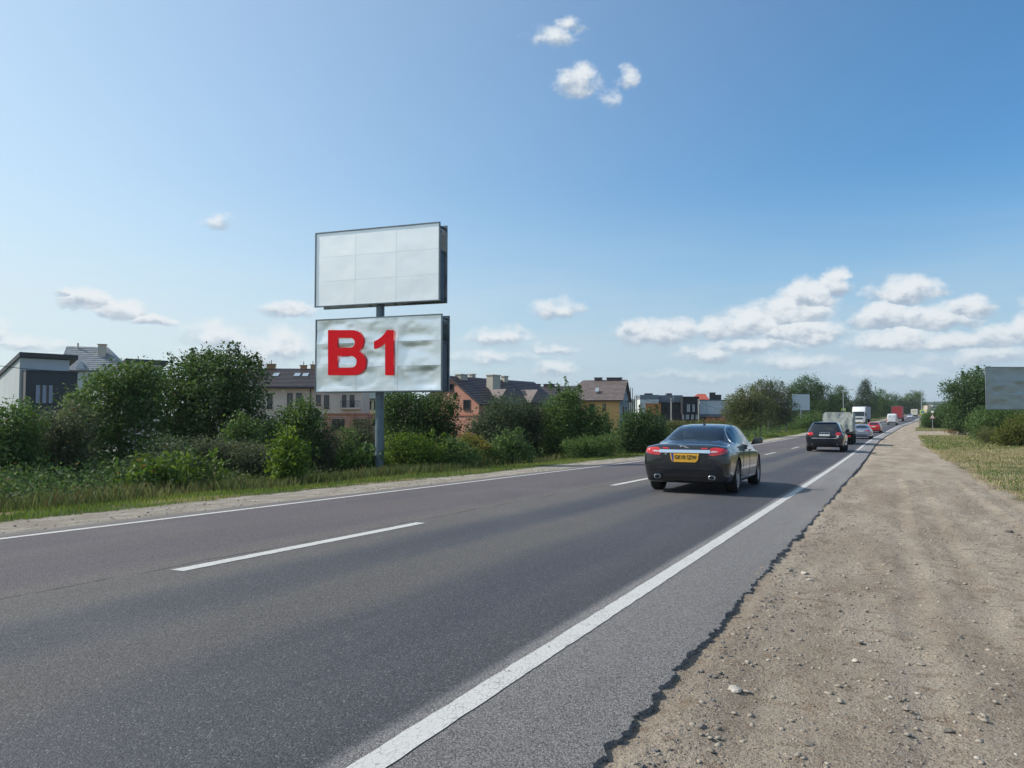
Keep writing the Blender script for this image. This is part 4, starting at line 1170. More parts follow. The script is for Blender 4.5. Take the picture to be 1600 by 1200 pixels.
cable('cable', W(994.5, 619, 96), W(1048.5, 624, 100), 0.5, 0.02, 'thin cable sagging between the left and middle concrete posts')
cable('cable', W(1048.5, 624, 100), W(1091.3, 626, 104), 0.5, 0.02, 'thin cable sagging between the middle and right concrete posts')
cable('cable', W(1091.3, 626, 104), W(1150, 640, 112), 0.5, 0.02, 'thin cable running from the right concrete post before the warehouse')
# low fence before the charcoal house
h = House('board_fence', 'low reddish brown fence in front of the charcoal house', 'fence', 1060, 110, -2)
x0, zt = h.at(1056, 656.5); x1, _ = h.at(1128, 656.5)
MB().box(x0, x1, .02, .06, zt - 1.6, zt - .2).build('rail_panel', M_WOOD, h.root)
M_FENCE = wall_mat('red_brown_fence', (0.17, 0.06, 0.045), 0.2)
me_ = MB().box(0, .28, -.01, .018, -2.4, 0).mesh('plank', M_FENCE)
n_ = int((x1 - x0) / .3)
for k in range(n_):
    o = link('plank', me_, h.root); o.location = (x0 + k * .3, 0, zt - .04 * (k % 3))

# ------------------------------------------------------------------ street furniture
M_GALV = simple('galvanised_post', (0.42, 0.44, 0.45), 0.4, metal=0.6, var=0.1)
def ground_at(px, D):
    p = W(px, 650, D); return Vector((p.x, p.y, zw(p.x, p.y)))
def lamp(px, pt, D, side, lab):
    g_ = ground_at(px, D); top = W(px, pt, D).z - g_.z
    a = -TH * 0
    t_ = thing('street_lamp', lab, 'street lamp', g_, (0, 0, 0), 'street lamps along the road')
    MB().tube((0, 0, -.2), (0, 0, top), .10, .06, n=10).build('post', M_GALV, t_, smooth=True)
    mb = MB(); mb.tube((0, 0, top), (side * .9, 0, top + .28), .045, n=8); mb.tube((side * .9, 0, top + .28), (side * 1.5, 0, top + .33), .045, n=8)
    mb.build('arm', M_GALV, t_, smooth=True)
    MB().prism([(side * 1.4, -.13, top + .27), (side * 2.1, -.1, top + .33), (side * 2.1, .1, top + .33), (side * 1.4, .13, top + .27)], (0, 0, .12)).build('lamp_head', M_GALV, t_, bevel=.02)
    MB().prism([(side * 1.5, -.1, top + .262), (side * 2.0, -.08, top + .305), (side * 2.0, .08, top + .305), (side * 1.5, .1, top + .262)], (0, 0, .012)).build('lens', M_WINFR, t_)
lamp(1318, 611.5, 158, 1, 'grey street lamp with short arm rising behind the canvas covered truck')
lamp(1440.3, 613, 150, -1, 'tall thin street lamp on the right verge, its post carrying the crossing sign')
M_SIGNY = simple('fluorescent_yellow_green_sheet', (0.62, 0.85, 0.12), 0.6)
M_SIGNB = simple('blue_sign_sheet', (0.02, 0.09, 0.30), 0.5)
M_SIGNW = simple('white_sign_sheet', (0.75, 0.75, 0.73), 0.5)
M_BLACK = simple('black_print', (0.02, 0.02, 0.02), 0.6)
def crossing_sign(px, py, D, sz, lab):
    p = W(px, py, D)
    t_ = thing('crossing_sign', lab, 'road sign', p, (0, 0, 0), 'pedestrian crossing signs')
    s_ = sz / 2
    MB().box(-s_, s_, -.20, -.17, -s_, s_).build('backing', M_SIGNY, t_)
    MB().box(-s_ * .66, s_ * .66, -.206, -.201, -s_ * .66, s_ * .66).build('blue_field', M_SIGNB, t_)
    MB().prism([(-s_ * .52, -.212, -s_ * .5), (s_ * .52, -.212, -s_ * .5), (0, -.212, s_ * .55)], (0, .004, 0)).build('white_triangle', M_SIGNW, t_)
    mb = MB()      # the walking figure
    y = -.216
    mb.prism([(-.05 * sz, y, .16 * sz), (.0, y, .20 * sz), (.05 * sz, y, .16 * sz), (0, y, .12 * sz)], (0, .003, 0))
    mb.prism([(-.04 * sz, y, -.04 * sz), (.05 * sz, y, -.04 * sz), (.03 * sz, y, .11 * sz), (-.03 * sz, y, .11 * sz)], (0, .003, 0))
    mb.prism([(-.13 * sz, y, -.22 * sz), (-.08 * sz, y, -.22 * sz), (.03 * sz, y, -.045 * sz), (-.03 * sz, y, -.045 * sz)], (0, .003, 0))
    mb.prism([(.07 * sz, y, -.22 * sz), (.12 * sz, y, -.22 * sz), (.05 * sz, y, -.045 * sz), (.0, y, -.045 * sz)], (0, .003, 0))
    mb.build('walking_figure', M_BLACK, t_)
    MB().box(-.05, .05, -.17, .10, -.05, .05).build('clamp', M_GALV, t_)
crossing_sign(1441, 644, 149.8, .8, 'square pedestrian crossing sign with yellow green border on the right hand lamp post')
crossing_sign(1318, 641.2, 157.8, .75, 'square pedestrian crossing sign with yellow green border just above the canvas truck')
# triangular warning sign with a small plate
g_ = ground_at(1456.8, 108)
t_ = thing('warning_sign', 'triangular warning sign below a small white plate, beside the right hand bushes', 'road sign', g_)
topz = W(1456.8, 642, 108).z - g_.z
MB().tube((0, 0, -.2), (0, 0, topz), .035, n=8).build('post', M_GALV, t_)
tz0 = W(1456.8, 654, 108).z - g_.z; tz1 = W(1456.8, 648, 108).z - g_.z
def tri(k, y):
    c = (tz0 + tz1 * .5) / 1.5; return [(-.38 * k, y, c + (tz0 - c) * k), (.38 * k, y, c + (tz0 - c) * k), (0, y, c + (tz1 + .08 - c) * k)]
M_SRED = simple('faded_red_border', (0.40, 0.16, 0.13), 0.6)
MB().prism(tri(1, -.06), (0, .02, 0)).build('red_border', M_SRED, t_)
MB().prism(tri(.66, -.064), (0, .003, 0)).build('white_field', M_SIGNW, t_)
MB().box(-.03, .03, -.068, -.065, tz0 + .08, tz0 + .26).build('symbol', M_BLACK, t_)
pz0 = W(1456.8, 645, 108).z - g_.z
MB().box(-.17, .17, -.06, -.04, pz0, topz + .02).build('plate', M_SIGNW, t_)

# ------------------------------------------------------------------ vehicles
def paint_mat(name, c, metal=0.35, rough=0.32, coat=1.0, dirty=0.12):
    m, t, b = newmat(name)
    o = t.obj()
    n = t.noise(o, 2.2, 4, 0.6)
    s_ = t.new('ShaderNodeSeparateXYZ'); t.l.new(o, s_.inputs[0])
    dust = t.math('MULTIPLY', t.ss(t.math('ADD', s_.outputs[2], t.math('MULTIPLY', t.math('SUBTRACT', n, 0.5), 0.5)), 0.15, 0.75, 1, 0), dirty)
    t.put(b.inputs['Base Color'], t.mix(dust, c, (0.20, 0.17, 0.14)))
    b.inputs['Metallic'].default_value = metal
    t.put(b.inputs['Roughness'], t.math('ADD', rough, t.math('MULTIPLY', dust, 1.0)))
    b.inputs['Coat Weight'].default_value = coat
    t.put(b.inputs['Coat Roughness'], t.math('ADD', 0.03, t.math('MULTIPLY', dust, 0.8)))
    return m
M_CAR1 = paint_mat('graphite_pearl_paint', (0.009, 0.0095, 0.014), 0.15, rough=0.25, dirty=0.0)
M_CAR2 = paint_mat('midnight_blue_paint', (0.006, 0.009, 0.020), 0.3, rough=.25, dirty=0.05)
M_CAR3 = paint_mat('silver_blue_paint', (0.30, 0.34, 0.42), 0.6)
M_CAR4 = paint_mat('bright_red_paint', (0.50, 0.012, 0.012), 0.05)
M_CAR5 = paint_mat('white_van_paint', (0.72, 0.74, 0.75), 0.0)
M_CAR6 = paint_mat('silver_white_paint', (0.60, 0.62, 0.66), 0.3)
M_CGLASS = simple('tinted_car_glass', (0.010, 0.014, 0.018), 0.05, spec=0.9, var=0.02)
m, t, b = newmat('see_through_tinted_glass')
b.inputs['Base Color'].default_value = (0.55, 0.68, 0.66, 1); b.inputs['Roughness'].default_value = 0.0
mx = t.new('ShaderNodeMixShader'); gl_ = t.new('ShaderNodeBsdfGlossy'); tr = t.new('ShaderNodeBsdfTransparent')
gl_.inputs['Roughness'].default_value = 0.03; gl_.inputs['Color'].default_value = (0.9, 0.95, 1, 1)
tr.inputs['Color'].default_value = (0.42, 0.52, 0.50, 1)
fr_ = t.new('ShaderNodeFresnel'); fr_.inputs['IOR'].default_value = 1.75
t.l.new(fr_.outputs[0], mx.inputs[0]); t.l.new(tr.outputs[0], mx.inputs[1]); t.l.new(gl_.outputs[0], mx.inputs[2])
t.l.new(mx.outputs[0], m.node_tree.nodes['Material Output'].inputs[0])
M_SEEGLASS = m
M_TYRE = simple('tyre_rubber', (0.018, 0.017, 0.017), 0.85, var=0.2, bump=0.3, bscale=50)
M_RIM = simple('silver_alloy', (0.42, 0.43, 0.45), 0.3, metal=0.9, var=0.05)
M_STEELRIM = simple('dusty_steel_wheel', (0.16, 0.15, 0.14), 0.6, metal=0.4)
M_TRIM = simple('black_plastic_trim', (0.014, 0.014, 0.015), 0.55, var=0.1)
M_CHROME = simple('chrome', (0.80, 0.82, 0.84), 0.12, metal=1.0, var=0.03)
M_TAIL = simple('red_lamp_glass', (0.55, 0.012, 0.016), 0.12, coat=1.0, var=0.25, scale=20)
M_TAILW = simple('clear_lamp_section', (0.62, 0.50, 0.50), 0.18, coat=1.0, var=0.2, scale=30)
M_PLATEY = simple('yellow_number_plate', (0.72, 0.38, 0.03), 0.45, var=0.04)
M_PLATEW = simple('white_number_plate', (0.62, 0.62, 0.60), 0.5, var=0.04)
M_PLATEB = simple('blue_plate_band', (0.02, 0.05, 0.30), 0.45)
M_INTERIOR = simple('dark_car_interior', (0.022, 0.021, 0.022), 0.8)
M_SEAT = simple('pale_leather_seat', (0.17, 0.155, 0.135), 0.6)
M_UNDER = simple('car_underside', (0.012, 0.012, 0.012), 0.9)

def catmull_chain(P, sub):
    """P (k,d) -> smooth chain through the points"""
    P = np.asarray(P, float); k = len(P)
    t = np.arange(k, dtype=float)
    q = np.linspace(0, k - 1, (k - 1) * sub + 1)
    return np.stack([pchip(t, P[:, j], q) for j in range(P.shape[1])], 1)

def half_section(st):
    zb, ws, wm, zm, wb, zbl, wr, zt = st
    k = min(0.07, max(0.006, (zt - zbl) * 0.45))
    cab = min(1.0, max(0.0, (zt - zbl) / 0.35))
    e_x = wr + 0.02 * cab
    pts = [(0, zb), (ws * 0.6, zb), (ws * 0.93, zb + 0.01), (ws, zb + 0.05), ((ws + wm) / 2 + 0.01, (zb + 0.05 + zm) / 2), (wm, zm), (wm - 0.012, (zm + zbl) / 2 + 0.03),
           ((wb * 0.75 + wm * 0.25), zbl - 0.045), (wb, zbl), ((wb + e_x) / 2 + 0.02 * cab, (zbl + zt - k) / 2), (e_x, zt - k), (wr * 0.86, zt - k * 0.38), (wr * 0.45, zt - k * 0.06), (0, zt)]
    return pts

def car_shell(name, ST, mat_, sub=4, ny=90, capsub=0):
    ST = np.asarray(ST, float)
    ys = ST[:, 0]
    # denser rows near the ends
    q = []
    for i in range(len(ys) - 1):
        n = max(2, int(math.ceil((ys[i + 1] - ys[i]) / 0.07)))
        q += list(np.linspace(ys[i], ys[i + 1], n, endpoint=False))
    q.append(ys[-1]); q = np.array(q)
    cols = [pchip(ys, ST[:, j], q) for j in range(1, ST.shape[1])]
    rows = []
    for i in range(len(q)):
        hs = catmull_chain(half_section([c[i] for c in cols]), sub)
        full = [(x, q[i], z) for x, z in hs] + [(-x, q[i], z) for x, z in hs[::-1][1:-1]]
        rows.append(full)
    V = np.array(rows); nr, nc = V.shape[:2]
    F = []
    for i in range(nr - 1):
        for j in range(nc):
            a = i * nc + j; b = i * nc + (j + 1) % nc
            F.append((a, b, b + nc, a + nc))
    Vl = V.reshape(-1, 3).tolist()
    # rounded caps: shrink rings towards the centre
    for end, base in ((0, 0), (1, (nr - 1) * nc)):
        ring = list(range(base, base + nc)); c = np.array(Vl[base:base + nc]).mean(0)
        for f, push in ((0.8, 0.010), (0.5, 0.018), (0.2, 0.02)):
            new = []
            for j in range(nc):
                p = np.array(V.reshape(-1, 3)[base + j]) * f + c * (1 - f); p[1] = c[1] + (-push if end == 0 else push)
                Vl.append(p.tolist()); new.append(len(Vl) - 1)
            for j in range(nc):
                a, b = ring[j], ring[(j + 1) % nc]; c2, d2 = new[(j + 1) % nc], new[j]
                F.append((a, d2, c2, b) if end == 0 else (a, b, c2, d2))
            ring = new
        F.append(tuple(ring) if end == 0 else tuple(ring[::-1]))
    me = bpy.data.meshes.new(name); me.from_pydata(Vl, [], F)
    bm = bmesh.new(); bm.from_mesh(me); bmesh.ops.recalc_face_normals(bm, faces=bm.faces); bm.to_mesh(me); bm.free()
    me.materials.append(mat_)
    me.polygons.foreach_set('use_smooth', np.ones(len(me.polygons), dtype=bool))
    return me

def bvh_of(me):
    bm = bmesh.new(); bm.from_mesh(me); bv = BVHTree.FromBMesh(bm); bm.free(); return bv

def boolean(me, cutters, mats_extra=()):
    """me minus the cutter meshes"""
    o = bpy.data.objects.new('tmp', me); COL.objects.link(o); tmp = []
    for c in cutters:
        co = bpy.data.objects.new('tmpc', c); COL.objects.link(co); tmp.append(co)
        md = o.modifiers.new('b', 'BOOLEAN'); md.operation = 'DIFFERENCE'; md.object = co; md.solver = 'EXACT'
        try: md.material_mode = 'TRANSFER'
        except Exception: pass
    dg = bpy.context.evaluated_depsgraph_get(); dg.update()
    res = bpy.data.meshes.new_from_object(o.evaluated_get(dg))
    for c in tmp: bpy.data.objects.remove(c)
    bpy.data.objects.remove(o)
    return res

def chaikin(P, n=2):
    for _ in range(n):
        Q = []
        for i in range(len(P)):
            a, b = P[i], P[(i + 1) % len(P)]
            Q += [(a[0] * .8 + b[0] * .2, a[1] * .8 + b[1] * .2), (a[0] * .2 + b[0] * .8, a[1] * .2 + b[1] * .8)]
        P = Q
    return P

def shrink(P, d):
    cx = sum(p[0] for p in P) / len(P); cz = sum(p[1] for p in P) / len(P)
    out = []
    for p in P:
        v = Vector((p[0] - cx, p[1] - cz)); L = v.length
        v = v * max(0, (L - d) / L); out.append((cx + v.x, cz + v.y))
    return out

def patch_mesh(name, bv, P, axis, off, m, rows=12, cols=16, rnd=2, thick=0.02, sgn=1, smooth=True):
    """fill outline P, lay it on the body along an axis and lift it by off"""
    if rnd: P = chaikin(P, rnd)
    zs = [p[1] for p in P]; z0, z1 = min(zs), max(zs)
    V = []; n_r = 0
    for r in range(rows + 1):
        z = z0 + (z1 - z0) * (0.002 + 0.996 * (0.5 - 0.5 * math.cos(math.pi * r / rows)))
        xs = []
        for i in range(len(P)):
            a, b = P[i], P[(i + 1) % len(P)]
            if (a[1] - z) * (b[1] - z) <= 0 and a[1] != b[1]:
                xs.append(a[0] + (b[0] - a[0]) * (z - a[1]) / (b[1] - a[1]))
        if len(xs) < 2: continue
        x0, x1 = min(xs), max(xs); n_r += 1
        for c in range(cols + 1):
            V.append((x0 + (x1 - x0) * c / cols, z))
    out = []; last = None
    for (u, v) in V:
        if axis == 'rear': o_, d_ = Vector((u, -3, v)), Vector((0, 1, 0))
        elif axis == 'front': o_, d_ = Vector((u, 9, v)), Vector((0, -1, 0))
        elif axis == 'side': o_, d_ = Vector((3 * sgn, u, v)), Vector((-sgn, 0, 0))
        else: o_, d_ = Vector((u, v, 4)), Vector((0, 0, -1))
        loc, nrm, _, _ = bv.ray_cast(o_, d_)
        if loc is None: loc = last if last is not None else o_ + d_ * 3
        else:
            last = loc.copy()
        if nrm is None: nrm = -d_
        if nrm.dot(d_) > 0: nrm = -nrm
        nrm = (nrm * 0.5 - d_ * 0.5).normalized()
        out.append((loc + nrm * off, loc - nrm * (thick - off)))
    W_ = cols + 1; n = len(out)
    vs = [o_[0] for o_ in out] + [o_[1] for o_ in out]
    fs = []
    for r in range(n_r - 1):
        for c in range(cols):
            a = r * W_ + c; fs.append((a, a + 1, a + W_ + 1, a + W_))
    rim = [c for c in range(W_)] + [r * W_ + cols for r in range(1, n_r)] + [(n_r - 1) * W_ + c for c in range(cols - 1, -1, -1)] + [r * W_ for r in range(n_r - 2, 0, -1)]
    for i in range(len(rim)):
        a, b = rim[i], rim[(i + 1) % len(rim)]; fs.append((a, b, b + n, a + n))
    me = bpy.data.meshes.new(name); me.from_pydata([tuple(v) for v in vs], [], fs)
    bm = bmesh.new(); bm.from_mesh(me); bmesh.ops.recalc_face_normals(bm, faces=bm.faces)
    # make sure the outer face looks outwards
    bm.faces.ensure_lookup_table()
    f0 = bm.faces[(n_r // 2) * cols + cols // 2]; want = {'rear': Vector((0, -1, 0)), 'front': Vector((0, 1, 0)), 'side': Vector((sgn, 0, 0)), 'top': Vector((0, 0, 1))}[axis]
    if f0.normal.dot(want) < 0: bmesh.ops.reverse_faces(bm, faces=bm.faces)
    bm.to_mesh(me); bm.free(); me.materials.append(m)
    if smooth:
        me.polygons.foreach_set('use_smooth', np.ones(len(me.polygons), dtype=bool))
        try: me.set_sharp_from_angle(angle=rad(45))
        except Exception: pass
    return me

def wheel(root, x, y, r, w, side, m_rim, spokes=7, label=None, R_rim=0.70, deep=0.03):
    """tyre and rim; side +1 shows its face to +x"""
    wl = link('wheel', None, root); wl.location = (x, y, r)
    h = w / 2
    prof = [(-h * .8, r * R_rim), (-h, r * .80), (-h * .97, r * .93), (-h * .75, r * .99), (-h * .3, r), (h * .3, r), (h * .75, r * .99), (h * .97, r * .93), (h, r * .80), (h * .8, r * R_rim)]
    MB().lathe(prof, 36).build('tyre', M_TYRE, wl, smooth=True)
    mb = MB(); f = side
    rr = r * R_rim
    mb.lathe([(f * h * .8, rr), (f * (h * .8 - .004), rr * .93), (f * (h * .45), rr * .90), (f * (h * -.2), rr * .86)], 36)
    hub = f * (h * .72)
    mb.lathe([(hub, .001), (hub, rr * .16), (hub - f * .03, rr * .24)], 20)
    for k in range(spokes):
        a = 2 * math.pi * k / spokes; wd = rr * .17
        ca, sa = math.cos(a), math.sin(a)
        def P(rad_, off, dx): return (hub - f * dx, rad_ * ca - off * sa, rad_ * sa + off * ca)
        v = [P(rr * .12, -wd * .5, 0), P(rr * .12, wd * .5, 0), P(rr * .93, wd * .32, .01), P(rr * .93, -wd * .32, .01),
             P(rr * .12, -wd * .5, .03), P(rr * .12, wd * .5, .03), P(rr * .93, wd * .32, .035), P(rr * .93, -wd * .32, .035)]
        mb.add(v, [(0, 1, 2, 3), (4, 7, 6, 5), (0, 4, 5, 1), (1, 5, 6, 2), (2, 6, 7, 3), (3, 7, 4, 0)])
    mb.build('rim', m_rim, wl, smooth=True)
    MB().lathe([(f * (h * .1), .002), (f * (h * .1), rr * .86)], 24).build('brake_disc', M_TRIM, wl)
    return wl

def text_mesh(name, s, size, m, extrude=0.002, bold=0.0):
    cu = bpy.data.curves.new(name, 'FONT'); cu.body = s; cu.size = size; cu.extrude = extrude; cu.offset = bold; cu.align_x = 'CENTER'; cu.align_y = 'CENTER'
    o = bpy.data.objects.new(name, cu); COL.objects.link(o)
    dg = bpy.context.evaluated_depsgraph_get(); me = bpy.data.meshes.new_from_object(o.evaluated_get(dg)); bpy.data.objects.remove(o)
    me.materials.clear(); me.materials.append(m)
    return me

def wheel_cutter(y, r, w_in=0.60, z=None, xo=1.4):
    z = z or r
    mb = MB()
    for s in (-1, 1):
        mb2 = MB(); mb2.tube((s * w_in, y, z), (s * xo, y, z), r, n=40); mb.add(mb2.V, mb2.F)
    return mb.mesh('cut', M_UNDER)

def on_road(px, D, lateral=None):
    """place on the carriageway at photo column px, D metres ahead"""
    p = W(px, 650, D); x, y = p.x, p.y
    if lateral is not None: x = lateral + float(curve(np.array(y)))
    return Vector((x, y, road_z(x, y)))
def heading(y, e=1.0):
    dx = float(curve(np.array(y + e)) - curve(np.array(y - e))) / (2 * e)
    dz = float(zr(np.array(y + e)) - zr(np.array(y - e))) / (2 * e)
    return -math.atan(dx), math.atan(dz)
def place(root, p, flip=False):
    hz, pit = heading(p.y)
    root.location = p
    root.rotation_euler = (pit if not flip else -pit, 0, hz + (math.pi if flip else 0))

# ---------- the dark saloon
def saloon():
    ST = [  # y, zb, ws, wm, zm, wb, zbelt, wr, ztop
        (0.00, .36, .60, .72, .56, .68, .80, .56, .885),
        (0.03, .28, .72, .80, .57, .76, .86, .64, .935),
        (0.10, .23, .79, .865, .58, .81, .90, .68, .968),
        (0.20, .21, .83, .895, .59, .83, .92, .69, .985),
        (0.45, .19, .85, .905, .60, .835, .935, .66, 1.00),
        (0.80, .18, .87, .928, .61, .850, .945, .62, 1.04),
        (1.10, .18, .88, .935, .61, .852, .945, .585, 1.155),
        (1.50, .18, .88, .935, .60, .850, .94, .575, 1.29),
        (1.95, .18, .88, .935, .60, .848, .935, .58, 1.378),
        (2.40, .18, .88, .935, .60, .846, .93, .585, 1.405),
        (2.90, .18, .88, .935, .59, .844, .92, .585, 1.37),
        (3.30, .18, .88, .935, .58, .842, .91, .60, 1.235),
        (3.75, .18, .88, .93, .57, .83, .88, .62, 1.00),
        (4.10, .19, .87, .92, .55, .80, .83, .52, .94),
        (4.50, .20, .82, .87, .52, .72, .75, .46, .85),
        (4.80, .23, .70, .75, .48, .60, .66, .38, .73),
        (4.93, .30, .52, .56, .45, .46, .57, .28, .61)]
    root = thing('car', 'dark graphite saloon car with yellow number plate, closest vehicle on the road', 'car')
    shell = car_shell('body', ST, M_CAR1)
    shell.materials.append(M_UNDER); shell.materials.append(M_INTERIOR)
    bv = bvh_of(shell)
    RW = [(-.60, 1.035), (.60, 1.035), (.565, 1.18), (.47, 1.335), (-.47, 1.335), (-.565, 1.18)]
    SW = {'q': [(1.16, .985), (1.40, .975), (1.56, 1.245), (1.44, 1.20), (1.27, 1.10)],
          'r': [(1.46, .975), (2.32, .965), (2.26, 1.345), (1.98, 1.34), (1.63, 1.265)],
          'f': [(2.42, .965), (3.42, .96), (3.30, 1.06), (2.98, 1.245), (2.70, 1.325), (2.36, 1.345)]}
    WS = [(-.74, .99), (.74, .99), (.66, 1.16), (.52, 1.33), (-.52, 1.33), (-.66, 1.16)]
    # cabin void
    IN = []
    for r_ in ST[5:13]:
        y, zb, ws, wm, zm, wb, zbl, wr, zt = r_
        IN.append((y, .50, .70, .76, .70, wb - .05, zbl + .0, wr - .03, max(zt - .045, zbl + .03)))
    IN[0] = (0.95, .50, .70, .76, .70, .78, .94, .56, 1.04)
    IN[-1] = (3.55, .50, .70, .76, .68, .78, .88, .58, 1.03)
    inner = car_shell('inner', IN, M_INTERIOR, sub=2)
    cut = [inner, wheel_cutter(.98, .365), wheel_cutter(3.89, .365)]
    for k, P in SW.items():
        P2 = chaikin(P, 1)
        cut.append(MB().prism([(-1.3, y, z) for y, z in P2], (2.6, 0, 0)).mesh('c', M_UNDER))
    cut.append(MB().prism([(x, 0.6, z) for x, z in chaikin(RW, 1)], (0, 1.5, 0)).mesh('c', M_UNDER))
    cut.append(MB().prism([(x, 2.7, z) for x, z in chaikin(WS, 1)], (0, 1.35, 0)).mesh('c', M_UNDER))
    body = boolean(shell, cut)
    print('saloon body faces', len(body.polygons))
    try: body.set_sharp_from_angle(angle=rad(38))
    except Exception: pass
    link('body', body, root)
    for k, P in SW.items():
        for s in (1, -1):
            link('side_window', patch_mesh('side_window', bv, P, 'side', 0.001, M_SEEGLASS, rnd=1, sgn=s, thick=.006), root)
            if s == 1:
                pass
    link('rear_window', patch_mesh('rear_window', bv, RW, 'rear', 0.001, M_SEEGLASS, 14, 20, 1, thick=.006), root)
    link('windscreen', patch_mesh('windscreen', bv, WS, 'front', 0.001, M_SEEGLASS, 14, 20, 1, thick=.006), root)
    # chrome surround of the side glass
    for s in (1, -1):
        OUT = [(1.10, .968), (3.50, .945), (3.32, 1.07), (3.0, 1.262), (2.70, 1.345), (2.36, 1.367), (1.98, 1.362), (1.60, 1.285), (1.36, 1.18), (1.15, 1.04)]
        mb = MB(); prev = None
        ch = chaikin(OUT, 1)
        for i in range(len(ch) + 1):
            y, z = ch[i % len(ch)]
            loc, n_, _, _ = bv.ray_cast(Vector((3 * s, y, z)), Vector((-s, 0, 0)))
            if loc is None: prev = None; continue
            p = loc + n_ * .002
            if prev is not None and (p - prev).length < .6: mb.tube(prev, p, .009, n=6)
            prev = p
        mb.build('window_trim', M_CHROME, root, smooth=True)
    # inside
    mb = MB(); mb.box(-.62, .62, 1.05, 1.22, .60, .985)
    mb.build('rear_seat', M_SEAT, root, bevel=.05)
    for x in (-.42, .42):
        MB().box(x - .13, x + .13, 1.10, 1.20, .99, 1.12).build('headrest', M_SEAT, root, bevel=.03)
        MB().box(x - .25, x + .25, 2.25, 2.40, .52, 1.06).build('front_seat', M_SEAT, root, bevel=.05)
        MB().box(x - .13, x + .13, 2.26, 2.36, 1.08, 1.25).build('headrest', M_SEAT, root, bevel=.03)
    MB().box(-.7, .7, 3.05, 3.5, .60, .93).build('dashboard', M_INTERIOR, root, bevel=.05)
    # the driver, right-hand seat
    mb = MB(); mb.lathe([(1.06, .03), (1.09, .075), (1.15, .095), (1.22, .09), (1.27, .05), (1.285, .003)], 14, 'z', (.40, 2.50, 0))
    mb.lathe([(.60, .19), (.80, .21), (.95, .20), (1.02, .10), (1.07, .055), (1.10, .05)], 14, 'z', (.40, 2.50, 0))
    mb.build('driver', M_INTERIOR, root, smooth=True)
    # tail lamps: outer cluster wrapping the corner, inner strip on the lid, pale reversing section
    for s in (1, -1):
        P = [(s * .475, .80), (s * .52, .905), (s * .62, .925), (s * .83, .895), (s * .86, .86), (s * .80, .80), (s * .66, .765), (s * .52, .762)]
        t_ = link('tail_light', patch_mesh('tail_light', bv, P, 'rear', .005, M_TAIL, 12, 14, 1), root)
        P = [(s * .52, .826), (s * .54, .856), (s * .64, .858), (s * .68, .845), (s * .66, .832), (s * .56, .822)]
        link('clear_lens', patch_mesh('clear_lens', bv, P, 'rear', .009, M_TAILW, 8, 10, 1), t_)
        P = [(s * .33, .888), (s * .34, .912), (s * .46, .915), (s * .47, .89)]
        link('lid_light', patch_mesh('lid_light', bv, P, 'rear', .005, M_TAIL, 4, 8, 0), root)
    P = [(-.53, .812), (-.52, .872), (.52, .872), (.53, .812)]
    link('chrome_bar', patch_mesh('chrome_bar', bv, P, 'rear', .018, M_CHROME, 6, 20, 0, thick=.03), root)
    # plate recess, plate, characters
    P = [(-.52, .81), (.52, .81), (.48, .69), (.38, .62), (.27, .595), (-.27, .595), (-.38, .62), (-.48, .69)]
    link('plate_recess', patch_mesh('plate_recess', bv, P, 'rear', .002, M_TRIM, 12, 16, 1), root)
    P = [(-.300, .798), (.300, .798), (.275, .665), (.225, .628), (-.225, .628), (-.275, .665)]
    pl = link('number_plate', patch_mesh('number_plate', bv, P, 'rear', .012, M_PLATEY, 8, 12, 0), root)
    link('blue_band', patch_mesh('blue_band', bv, [(-.275, .795), (-.225, .795), (-.225, .632), (-.245, .640)], 'rear', .0145, M_PLATEB, 4, 4, 0), pl)
    loc, _, _, _ = bv.ray_cast(Vector((0, -3, .745)), Vector((0, 1, 0)))
    o = link('characters', text_mesh('characters', 'GK10 SZW', .112, M_BLACK, .002, .0012), pl)
    o.rotation_euler = (math.pi / 2, 0, 0); o.location = (.022, loc.y - .016, .722); o.scale = (.84, 1.0, 1)
    # bright leaping cat emblem
    loc, _, _, _ = bv.ray_cast(Vector((-.02, -3, .925)), Vector((0, 1, 0)))
    cat = [(-.115, .022), (-.098, .034), (-.080, .030), (-.070, .020), (-.02, .014), (.03, .002), (.075, -.016), (.115, -.030), (.120, -.024), (.080, -.006), (.05, .010), (.02, .020), (-.03, .026), (-.062, .030), (-.085, .040), (-.105, .038)]
    cat2 = [(-.085, .022), (-.060, .002), (-.075, -.010), (-.045, .0), (-.035, .016)]
    cat3 = [(.015, .008), (.045, -.018), (.020, -.026), (.052, -.022), (.06, -.004)]
    mb = MB()
    for Q in (cat, cat2, cat3): mb.prism([(-.02 + x, loc.y - .012, .928 + z) for x, z in Q], (0, .010, 0))
    mb.build('leaping_cat_emblem', M_CHROME, root)
    loc, _, _, _ = bv.ray_cast(Vector((-.39, -3, .79)), Vector((0, 1, 0)))
    o = link('badge', text_mesh('badge', 'XF', .05, M_CHROME, .003, .001), root); o.rotation_euler = (math.pi / 2, 0, 0); o.location = (-.385, loc.y - .008, .785)
    # bumper crease, chrome lip, exhausts, diffuser
    link('bumper_strip', patch_mesh('bumper_strip', bv, [(-.72, .485), (-.72, .510), (.72, .510), (.72, .485)], 'rear', .020, M_CAR1, 4, 24, 0), root)
    link('diffuser', patch_mesh('diffuser', bv, [(-.42, .385), (.42, .385), (.44, .33), (-.44, .33)], 'rear', .004, M_TRIM, 5, 12, 0), root)
